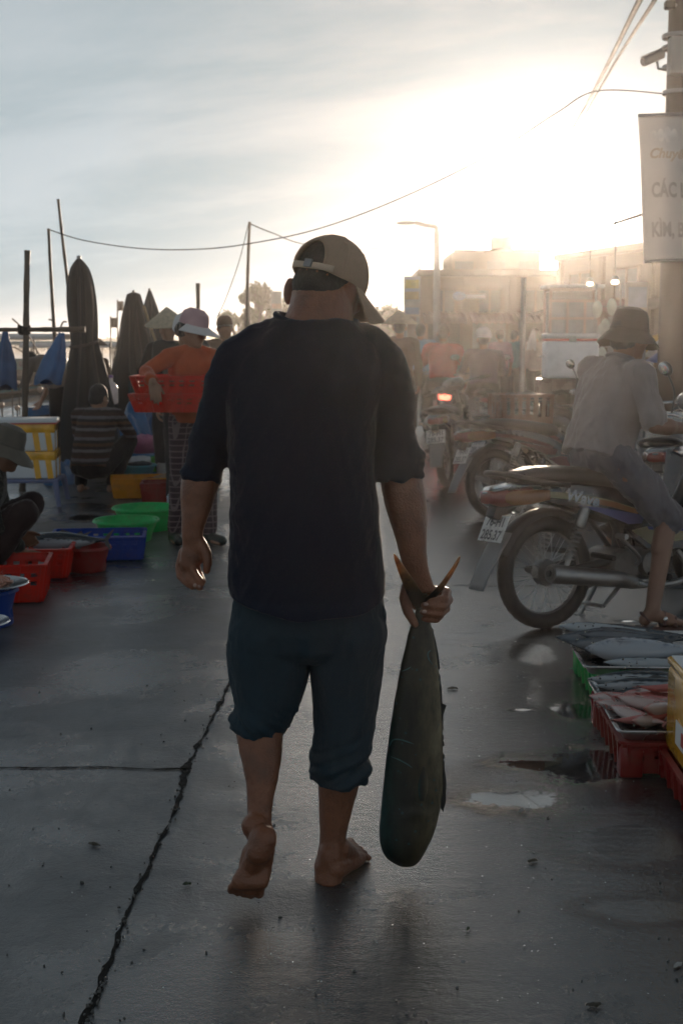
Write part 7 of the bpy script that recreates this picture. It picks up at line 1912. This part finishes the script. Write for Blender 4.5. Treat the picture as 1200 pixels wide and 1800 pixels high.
# water bottle lamp
bq = P(196, 690, 14.5); t = thing('plastic_bottle', 'pale plastic bottle hanging upside down beside the tall parasol', 'bottle', bq, 0)
q = MB(); q.lathe([(.001, -.13), (.055, -.13), (.072, -.115), (.075, .02), (.07, .07), (.045, .105), (.022, .125), (.02, .17), (.001, .172)], 24); obj('bottle_body', q, pm('bottle_milky', (.62, .60, .62), .25, thin=.4), t)
q = MB(); q.lathe([(.001, .165), (.024, .165), (.024, .195), (.001, .197)], 16); obj('cap', q, pm('cap_purple', (.2, .1, .3), .4), t)
q = MB(); q.tube([(0, 0, .19), (-.01, 0, .55)], .004, 5); obj('string', q, m_black, t)
# tarpaulin heaps and blue tubs behind
def heap(name, label, c, sx, sy, h, m, seed, cat='tarpaulin', group=None, rough=1.0):
    q = MB(); n = 44
    def fn(u, v):
        x, y = (u - .5) * 2, (v - .5) * 2; r = math.sqrt(x * x + y * y); e = max(0, 1 - r ** 2.2)
        z = h * e ** .6 * (.75 + .5 * noise.noise(V((x * 1.6 + seed, y * 1.6, 0)))) + h * .22 * rough * (1 - abs(noise.noise(V((x * 3.5, y * 3.5, seed))))) * e ** .5
        return V((x * sx / 2, y * sy / 2, max(.003, z)))
    q.sheet(fn, n, n); me = to_mesh(q, name); bm = bmesh.new(); bm.from_mesh(me)
    bmesh.ops.delete(bm, geom=[f for f in bm.faces if all(v_.co.z < .0035 for v_ in f.verts)], context='FACES'); bm.to_mesh(me); bm.free()
    o = obj(name, finish(me, True, 35), m); o.location = c; tag(o, label, cat, group); return o
GT = None
def big_tub(label, loc, L, Wd, H, rot=0): return crate('fish_bin', label, loc, rot, L, Wd, H, pm('bin_blue', (.02, .115, .27), .35, var=.15, thin=.05, dirt=((.1, .1, .1), 7, .3)), .92, False, 'bin', 'blue fish bins by the harbour', ribs=False)
big_tub('low blue fish bin between the far left post and the tall parasol', gp(72, 15.2), 1.0, .7, .42, R(4)); big_tub('taller blue fish bin under the bending person', gp(112, 16.2), .75, .6, .62, R(-4))
heap('net_pile', 'black fishing net heaped over the low blue bin', gp(72, 15.3) + V((0, 0, .38)), .95, .7, .16, pm('net_black', (.02, .02, .02), .9, bump=.8, bscale=120), 3, 'net')
heap('tarpaulin', 'crumpled shiny blue tarpaulin beside the squatting person', gp(226, 15.4), .62, .7, .62, m_tarp, 5); heap('tarpaulin', 'dark blue tarpaulin heap under the carried baskets', gp(262, 16.2), .75, .8, .58, m_tarpd, 8)
heap('tarpaulin', 'low light blue sheet on the ground beyond the taped boxes', gp(104, 12.9), .3, .5, .25, m_tarp, 12)
m_pink = pm('plastic_bag_pink', (.55, .17, .30), .35, var=.12, thin=.25, bump=.4, bscale=16); m_pale = pm('plastic_bag_pale', (.55, .55, .56), .35, thin=.3, bump=.4, bscale=18); m_paleb = pm('plastic_bag_blue', (.40, .52, .62), .35, thin=.3, bump=.4, bscale=18)
def sack(label, c, sx, sy, sz, m, seed, rot=0.0):
    q = MB(); q.ell((0, 0, sz * .46), (sx / 2, sy / 2, sz / 2), None, 32, 20); me = to_mesh(q, 'bag')
    for v_ in me.vertices: v_.co += v_.co.normalized() * (.14 * sz * noise.fractal(V((v_.co.x * 9 / max(.2, sx * 2), v_.co.y * 9, v_.co.z * 9 + seed)), .8, 2, 3)); v_.co.z = max(.002, v_.co.z)
    o = obj('plastic_bag', finish(me, True, 50), m); o.location = c; o.rotation_euler = (0, 0, rot); tag(o, label, 'bag', 'plastic bags among the basins'); return o
def stand(c, z): return V((c.x, c.y, z))
YB = 13.2
basin('basin', 'turquoise basin of fish beside the squatting person', gp(238, 12.4) + V((0, 0, .11)), .20, .13, k_turq, 'small basins behind the yellow crate', .7)
basin('basin', 'olive green basin under the turquoise one', gp(236, 12.35), .19, .115, plastic('plastic_olive', (.10, .13, .05)), 'small basins behind the yellow crate', .75)
make_fish('dark_fish', 'dark fish sticking out of the turquoise basin', 'fish', .30, .07, .06, fs_mack, m_finm, gp(240, 12.4) + V((0, 0, .245)), (R(70), 0, .2), None)
basin('basin', 'wide shallow turquoise basin behind the white bag', gp(276, 14.0) + V((0, 0, .0)), .36, .16, k_turq, 'small basins behind the yellow crate', .7)
sack('bright pink plastic bag lying beyond the turquoise basin', gp(252, 14.6) + V((0, 0, .16)), .46, .3, .22, m_pink, 1, .4)
sack('white plastic bag in front of the pink bag', gp(246, 13.4) + V((0, 0, .14)), .30, .2, .10, m_pale, 2)
sack('pale blue upright plastic bag below the carried baskets', gp(283, 14.4) + V((0, 0, .18)), .14, .12, .36, m_paleb, 3); sack('dusty pink plastic bag below the carried baskets', gp(293, 14.3) + V((0, 0, .15)), .18, .16, .24, pm('bag_rose', (.45, .28, .32), .4, thin=.3), 4)
sack('light blue plastic bag standing left of the forearm of the man', gp(315, 10.6) + V((0, 0, .0)), .20, .2, .27, m_paleb, 6)
crate('small_crate', 'lime green little crate right of the turquoise basin', gp(290, 12.9) + V((0, 0, .12)), R(10), .26, .2, .15, k_lime, .95, True, 'crate', None)
basin('basin', 'brick red basin of shellfish behind the crates', gp(288, 11.7), .21, .17, plastic('plastic_rust', (.34, .05, .035)), 'small basins behind the yellow crate', .6)
crate('small_crate', 'pale grey box beside the lime green crate', gp(304, 12.6) + V((0, 0, .10)), R(0), .28, .2, .14, k_white, .97, False, 'crate', None)
heap('produce_pile', 'brown heap of shellfish in the brick red basin', gp(288, 11.7) + V((.02, 0, .12)), .36, .36, .09, pm('produce_brown', (.22, .12, .05), .5, var=.4, scale=30), 14, 'shellfish')
q = sack('folded grey sheet under the squatting vendor', gp(22, 7.4) + V((.0, .15, 0)), .34, .3, .16, m_pale, 12)

# ------------------------------------------------------------------ boats across the water
m_hull = pm('hull_dark', (.055, .05, .045), .7, var=.35, scale=1.2); m_hullg = pm('hull_teal', (.05, .14, .15), .6, var=.3, scale=1.2); m_roofw = pm('boat_roof', (.42, .42, .42), .5, var=.15, scale=.8)
def boat(label, c, rotz, L, Wd, m, roof=True, h=1.0, roofm=None, zr=2.2, group='boats moored in the harbour'):
    t = thing('fishing_boat', label, 'boat', c, rotz, group); q = MB(); rings = []
    for k in range(17):
        u = k / 16; w = Wd / 2 * (math.sin(math.pi * min(1, .18 + u * .5 if u < .6 else .48 + (1 - u) * .0 + .0)) if u < .6 else max(.03, math.cos((u - .6) / .4 * math.pi / 2) ** .7)); sheer = h * (1 + .55 * max(0, u - .55) ** 1.5 * 3 + .10 * (1 - u) ** 2)
        x = (u - .5) * L; rings.append([V((x, -w, sheer)), V((x, -w * .92, sheer * .45)), V((x, -w * .35, 0)), V((x, w * .35, 0)), V((x, w * .92, sheer * .45)), V((x, w, sheer))])
    q.loft(rings, True, True); obj('hull', q, m, t)
    q = MB(); 
    for s in (0, 5): q.tube([r[s] + V((0, 0, .03)) for r in rings], .05, 6)
    obj('gunwale', q, m_bam, t)
    if roof:
        q = MB(); q.sheet(lambda u, v: V(((u - .56) * L * .62, (v - .5) * Wd * .95, zr + .16 * math.sin(math.pi * v))), 14, 8); obj('roof', modded(to_mesh(q, 'q'), [('SOLIDIFY', dict(thickness=.05))]), roofm or m_roofw, t)
        for x in (-.33, -.12, .03, .23):
            for s in (-1, 1): q = MB(); q.tube([(x * L * .9, s * Wd * .42, h * .9), (x * L * .9, s * Wd * .44, zr + .03)], .035, 6); obj('roof_post', q, m_bam, t)
        q = MB(); q.box((-.12 * L, 0, h + .35), (.26 * L, Wd * .55, .75), bev=.05); co = obj('cabin', q, m_hullg, t)
        for s in (-1, 1): q = MB(); q.box((-.12 * L, s * Wd * .278, h + .45), (.18 * L, .02, .3)); obj('window', q, m_glass, co)
    return t
boat('long grey roofed boat moored left of the quay', (-11.4, 33, -1.30), R(4), 9.5, 2.4, m_hull, True, 1.15, None, 2.35); boat('dark boat with a white roof lying beyond the grey roofed one', (-12.5, 44, -1.30), R(-5), 12, 2.8, m_hullg, True, 1.2, None, 2.9)
boat('small open teal boat tied below the quay edge', (-9.4, 25.5, -1.28), R(80), 5.0, 1.5, m_hullg, False, .8); boat('dark roofed boat seen between the closed parasols', (-9.8, 54, -1.30), R(8), 10, 2.6, m_hull, True, 1.2, None, 2.6)
boat('far small boat under the thin masts', (-15, 70, -1.3), R(0), 11, 2.8, m_hull, True, 1.2, m_hullg, 2.7)
# net frame sticks over the water at the left
for a_, e_, lb in (((0, 612, 24), (52, 628, 24), 'thin stick curving down over the boats at the far left'), ((22, 560, 22), (74, 632, 22), 'thin slanting stick crossing behind the far left post'), ((86, 562, 20), (101, 590, 20), 'short forked stick left of the slim bamboo pole'), ((118, 566, 20), (103, 592, 20), 'short forked stick right of the slim bamboo pole')):
    A_, E_ = P(*a_), P(*e_); q = MB(); q.tube([V((0, 0, 0)), (E_ - A_) * .5 + V((0, 0, .1)), E_ - A_], .014, 6, smooth=4); o = obj('net_stick', q, m_bam); o.location = A_; tag(o, lb, 'stick')
# far quay stalls seen as small shapes: buoys and floats hanging near the boats
bu = thing('buoy', 'pale round net float hanging along the left quay', 'buoy', (0, 0, 0), 0, 'net floats along the left quay')
q = MB(); q.ell((0, 0, 0), (.11, .11, .13)); obj('float', q, pm('buoy_pale', (.55, .38, .28), .5), bu); q = MB(); q.lathe([(.03, .12), (.05, .13), (.03, .16), (.015, .15), (.03, .12)], 14); obj('eye', q, m_black, bu)
for k, (px, py, Y) in enumerate(((71, 684, 21), (3, 712, 20), (30, 717, 20), (20, 660, 24), (42, 690, 23), (33, 672, 24), (176, 655, 26), (182, 640, 26))):
    o = bu if k == 0 else dup(bu, (0, 0, 0)); o.location = P(px, py, Y); o.scale = ((.42, .42, .36, .3, .3, .3, .4, .35)[k],) * 3
    q = MB(); q.tube([(0, 0, 0), (0, 0, -o.location.z + (-0.05 if True else 0))], .012, 5)
    s_ = obj('float_stake', q, m_bam); s_.location = o.location + V((0, .03, 0)); tag(s_, 'thin stake holding up a pale net float by the left quay', 'stake', 'stakes holding the net floats')
# ------------------------------------------------------------------ loads and stalls on the right
def cooler():
    c = gp(998, 12.75); z0 = P(998, 664, 12.75).z
    t = thing('cooler_box', 'white cooler box with a red rimmed lid on the dark crate', 'cooler box', (c.x, c.y, z0), R(-3)); w = 91 / FPX * 12.75; h = .36
    q = MB(); q.box((0, 0, h / 2), (w, .36, h), bev=.02, seg=3); obj('box_body', q, pm('cooler_white', (.82, .82, .83), .4, var=.04, dirt=((.4, .38, .36), 9, .25)), t)
    q = MB(); q.box((0, 0, h + .012), (w + .012, .372, .024), bev=.004); obj('red_rim', q, d_red, t)
    q = MB(); q.box((0, 0, h + .05), (w + .02, .38, .05), bev=.015, seg=3); lo = obj('lid', q, m_white, t)
    q = MB(); q.box((.0, -.195, h + .02), (.07, .015, .06), bev=.004); obj('latch', q, m_shut, lo)
    for s in (-1, 1):
        q = MB(); q.tube([(s * (w / 2 + .005), -.07, h * .6), (s * (w / 2 + .035), -.07, h * .58), (s * (w / 2 + .035), .07, h * .58), (s * (w / 2 + .005), .07, h * .6)], .008, 6); obj('handle', q, m_shut, t)
    return z0
z0 = cooler()
c = gp(990, 12.7)
crate('load_crate', 'dark brown crate on the grey motorbike under the white cooler', (c.x, c.y, z0 - .262), R(-3), .50, .40, .255, plastic('plastic_umber', (.05, .035, .03), .0), .97, False, 'crate', None)
q = MB(); c = V((c.x, c.y, 0)); 
for sx in (-.2, .2):
    for sy in (-.15, .15): q.tube([(sx, sy, z0 - .264), (sx * .6, sy * .6, z0 - .50), (sx * .45, sy * .5, .60)], .012, 6)
q.box((0, 0, z0 - .272), (.5, .4, .012)); o = obj('carrier_rack', q, m_steel); o.location = c; tag(o, 'steel carrier rack under the dark brown crate', 'rack')
zb6 = .80; c = gp(913, 11.05)
crate('slatted_basket', 'reddish brown slatted basket on the seat of a parked motorbike', (c.x, c.y, P(913, 745, 11.05).z), R(14), .47, .36, .26, k_brown, .96, True, 'basket', None, ribs=False, slats=True)
heap('produce_pile', 'dark goods heaped in the slatted basket', V((c.x, c.y, P(913, 745, 11.05).z + .19)), .44, .34, .08, f_dark, 21, 'goods')
# glass display cabinet on a stand
CY = 19.0
cx0, cx1 = wx(955, CY), wx(1043, CY); zt, zb_ = hz(508, CY), hz(592, CY)
t = thing('display_cabinet', 'white framed glass display cabinet behind the white cooler box', 'cabinet', ((cx0 + cx1) / 2, CY, 0)); w = cx1 - cx0; d_ = .5
q = MB()
for sx in (-1, 1):
    for sy in (-1, 1): q.box((sx * (w / 2 - .02), sy * (d_ / 2), (zt + zb_) / 2), (.04, .04, zt - zb_))
for z in (zb_, zb_ + (zt - zb_) * .38, zb_ + (zt - zb_) * .74, zt):
    for sy in (-1, 1): q.box((0, sy * d_ / 2, z), (w, .046, .036))
for z in (zb_ + .03, zt - .03):
    for sx in (-1, 1): q.box((sx * (w / 2 - .02), 0, z), (.034, d_, .03))
for x in (-w * .14, w * .2): q.box((x, -d_ / 2, (zt + zb_) / 2 - .08), (.034, .042, (zt - zb_) * .78))
obj('cabinet_frame', q, pm('cabinet_tan', (.45, .34, .28), .5), t)
for i, (a, b_) in enumerate(((-.48, -.16), (-.12, .18), (.22, .48))):
    q = MB(); q.box(((a + b_) / 2 * w, -d_ / 2 + .012, zb_ + (zt - zb_) * .37), ((b_ - a) * w, .008, (zt - zb_) * .72)); obj('glass_pane', q, pm('cabinet_glass', (.55, .56, .56), .12, rvar=.03, alpha=.55), t)
q = MB(); q.box((0, 0, zt + .03), (w + .1, d_ + .1, .05), bev=.01); obj('top', q, m_white, t)
q = MB(); q.box((0, d_ / 2 - .03, (zt + zb_) / 2), (w - .06, .03, zt - zb_ - .05)); obj('back_panel', q, m_white, t)
q = MB(); q.box((0, 0, zb_ * .5), (w, d_, zb_ - .04), bev=.02); obj('base', q, m_dark, t)
q = MB()
for k in range(12): q.lathe([(.001, 0), (.03, 0), (.032, .12), (.012, .16), (.012, .2), (.001, .2)], 10, (-w * .42 + w * .076 * k, -.02, zb_ + (zt - zb_) * (.39 if k % 2 else .02)))
obj('bottle_row', q, m_wall2, t)
# shelf of clear bags and bottles, framed picture sign
SY_ = 18.0
t = thing('wire_rack', 'tall wire rack hung with clear bags right of the glass cabinet', 'rack', (wx(1062, SY_), SY_, 0)); q = MB(); zt2 = hz(498, SY_)
for sx in (-.22, .22): q.tube([(sx * .75, 0, zt2), (sx, 0, 0)], .012, 6)
for k in range(5): q.tube([(-.22 + .01 * k, 0, .8 + k * .28), (.22 - .01 * k, 0, .8 + k * .28)], .008, 5)
obj('rack_frame', q, m_steel, t)
rg = random.Random(3)
q = MB()
for k in range(9): q.ell((rg.uniform(-.16, .16), -.05, 1.0 + rg.random() * 1.05), (.07, .04, .12), None, 12, 8)
obj('clear_bag', q, pm('clear_bag', (.55, .6, .56), .2, thin=.4), t)
m_bulb = pm('lit_bulb', (1, .9, .7), .3, emit=(1.0, .80, .52, 8.0))
for px, py, r, lb in ((1036, 499, .045, 'left lit lamp above the stalls at right'), (1080, 496, .05, 'right lit lamp above the stalls at right')):
    c = P(px, py, 17.5); t = thing('stall_lamp', lb, 'lamp', c, 0, 'lit lamps above the stalls'); q = MB(); q.ell((0, 0, 0), (r, r, r * .55)); obj('bulb', q, m_bulb, t)
    q = MB(); q.lathe([(.001, .09), (.03, .085), (r * 1.2, .03), (r * 1.15, .028), (.02, .08)], 20); obj('shade', q, m_shut, t); q = MB(); q.tube([(0, 0, .08), (0, .1, 1.0)], .006, 5); obj('lamp_cord', q, m_black, t)
sign_post('picture_sign', 'framed picture sign standing right of the wire rack', 18.5, 1092, 1129, 496, 560, [(.30, .86, (.40, .45, .52)), (.08, .2, (.5, .4, .3))])
# open market umbrellas at the right edge
def umbrella(label, base, zt_, r, m1, m2, tilt=(0, 0)):
    t = thing('market_umbrella', label, 'umbrella', base, 0, 'open umbrellas at the right edge')
    for k in range(8):
        q = MB()
        def fn(u, v): a_ = (k + u) * math.pi / 4; rr = r * (.03 + .97 * v) * (1 - .05 * math.sin(math.pi * u) * v); return V((rr * math.cos(a_) + tilt[0] * rr * 0, rr * math.sin(a_), zt_ - .45 * r * v ** 1.5 + tilt[0] * rr * math.cos(a_)))
        q.sheet(fn, 6, 8); obj('canopy_panel', modded(to_mesh(q, 'q'), [('SOLIDIFY', dict(thickness=.004))]), m1 if k % 2 else m2, t)
    q = MB(); q.tube([(0, 0, 0), (0, 0, zt_ + .12)], .022, 8); obj('pole', q, m_shut, t)
    q = MB(); q.ell((0, 0, zt_ + .1), (.04, .04, .07)); obj('finial', q, m_white, t)
u_w = fabric('umbrella_white', (.60, .58, .56), thin=.4); u_y = fabric('umbrella_yellow', (.55, .36, .08), thin=.4); u_b = fabric('umbrella_blue', (.14, .20, .42), thin=.3)
umbrella('white and yellow open market umbrella at the right edge', gp(1180, 21.0), hz(580, 21.0), .95, u_w, u_y)
umbrella('blue open market umbrella cut by the right edge', gp(1222, 18.5), hz(592, 18.5), .80, u_b, u_b)
# table with bowls by the seated person
t = thing('stall_table', 'low stall table with white bowls by the right edge', 'table', gp(1182, 15.2)); q = MB(); q.box((0, 0, .62), (1.0, .6, .04), bev=.01); obj('table_top', q, m_wall2, t)
for sx in (-1, 1):
    for sy in (-1, 1): q = MB(); q.tube([(sx * .46, sy * .26, 0), (sx * .46, sy * .26, .61)], .018, 8); obj('leg', q, m_steel, t)
basin('white_bowl', 'white bowl on the low stall table', gp(1168, 15.0) + V((0, 0, .645)), .13, .09, k_white, None, .5, 'bowl'); basin('white_bowl', 'white bowl higher at the right frame edge', gp(1195, 15.1) + V((0, 0, .645)), .12, .10, k_white, None, .5, 'bowl')
basin('white_bowl', 'wide white bowl beyond the arm of the seated rider', gp(1176, 9.6) + V((0, 0, .80)), .14, .09, m_white, None, .5, 'bowl')
stool('tall grey stool under the wide white bowl', gp(1176, 9.6), R(10), .34, .80, m_shut)
# blurred shoppers and a hanging white bag near the slim pole
person('person in pale clothes standing beyond the slim pole', gp(938, 24), R(20), None, 1.0, None, m_skin2, fabric('cloth_sand', (.38, .30, .26)), .6, f_dark, 1, m_rub, m_hair, None, vox=.015)
person('person in teal clothes standing at the shop front left of the slim pole', gp(900, 27), R(-40), None, 1.0, None, m_skin2, fabric('cloth_teal', (.14, .25, .26)), .6, f_dark, 1, m_rub, m_hair, None, vox=.015)
person('person in rose clothes far up the lane beside the purple rider', gp(876, 26), R(10), None, 1.0, None, m_skin2, f_pink, .6, f_dark, 1, m_rub, m_hair, ('cap', f_olive), vox=.015)
o = hangbag('white plastic bag hanging beside the slim pole', P(937, 578, 16), .11, .24, m_pale, 7, -.12); o['group'] = ''
del o['group']
# ------------------------------------------------------------------ air: haze volume added to imitate the veil of lens glare
mb = MB(); mb.box((0, 640, 2.7), (1440, 1330, 9.8))
hm_ = bpy.data.materials.new('haze'); hm_.use_nodes = True
nt = hm_.node_tree; nt.nodes.remove(nt.nodes['Principled BSDF'])
pv = nt.nodes.new('ShaderNodeVolumePrincipled')
pv.inputs['Density'].default_value = 0.00085; pv.inputs['Anisotropy'].default_value = 0.845; pv.inputs['Color'].default_value = (1.0, .96, .92, 1)
nt.links.new(pv.outputs[0], nt.nodes['Material Output'].inputs['Volume'])
hz_o = obj('haze', mb, hm_, None, False); tag(hz_o, kind='stuff')
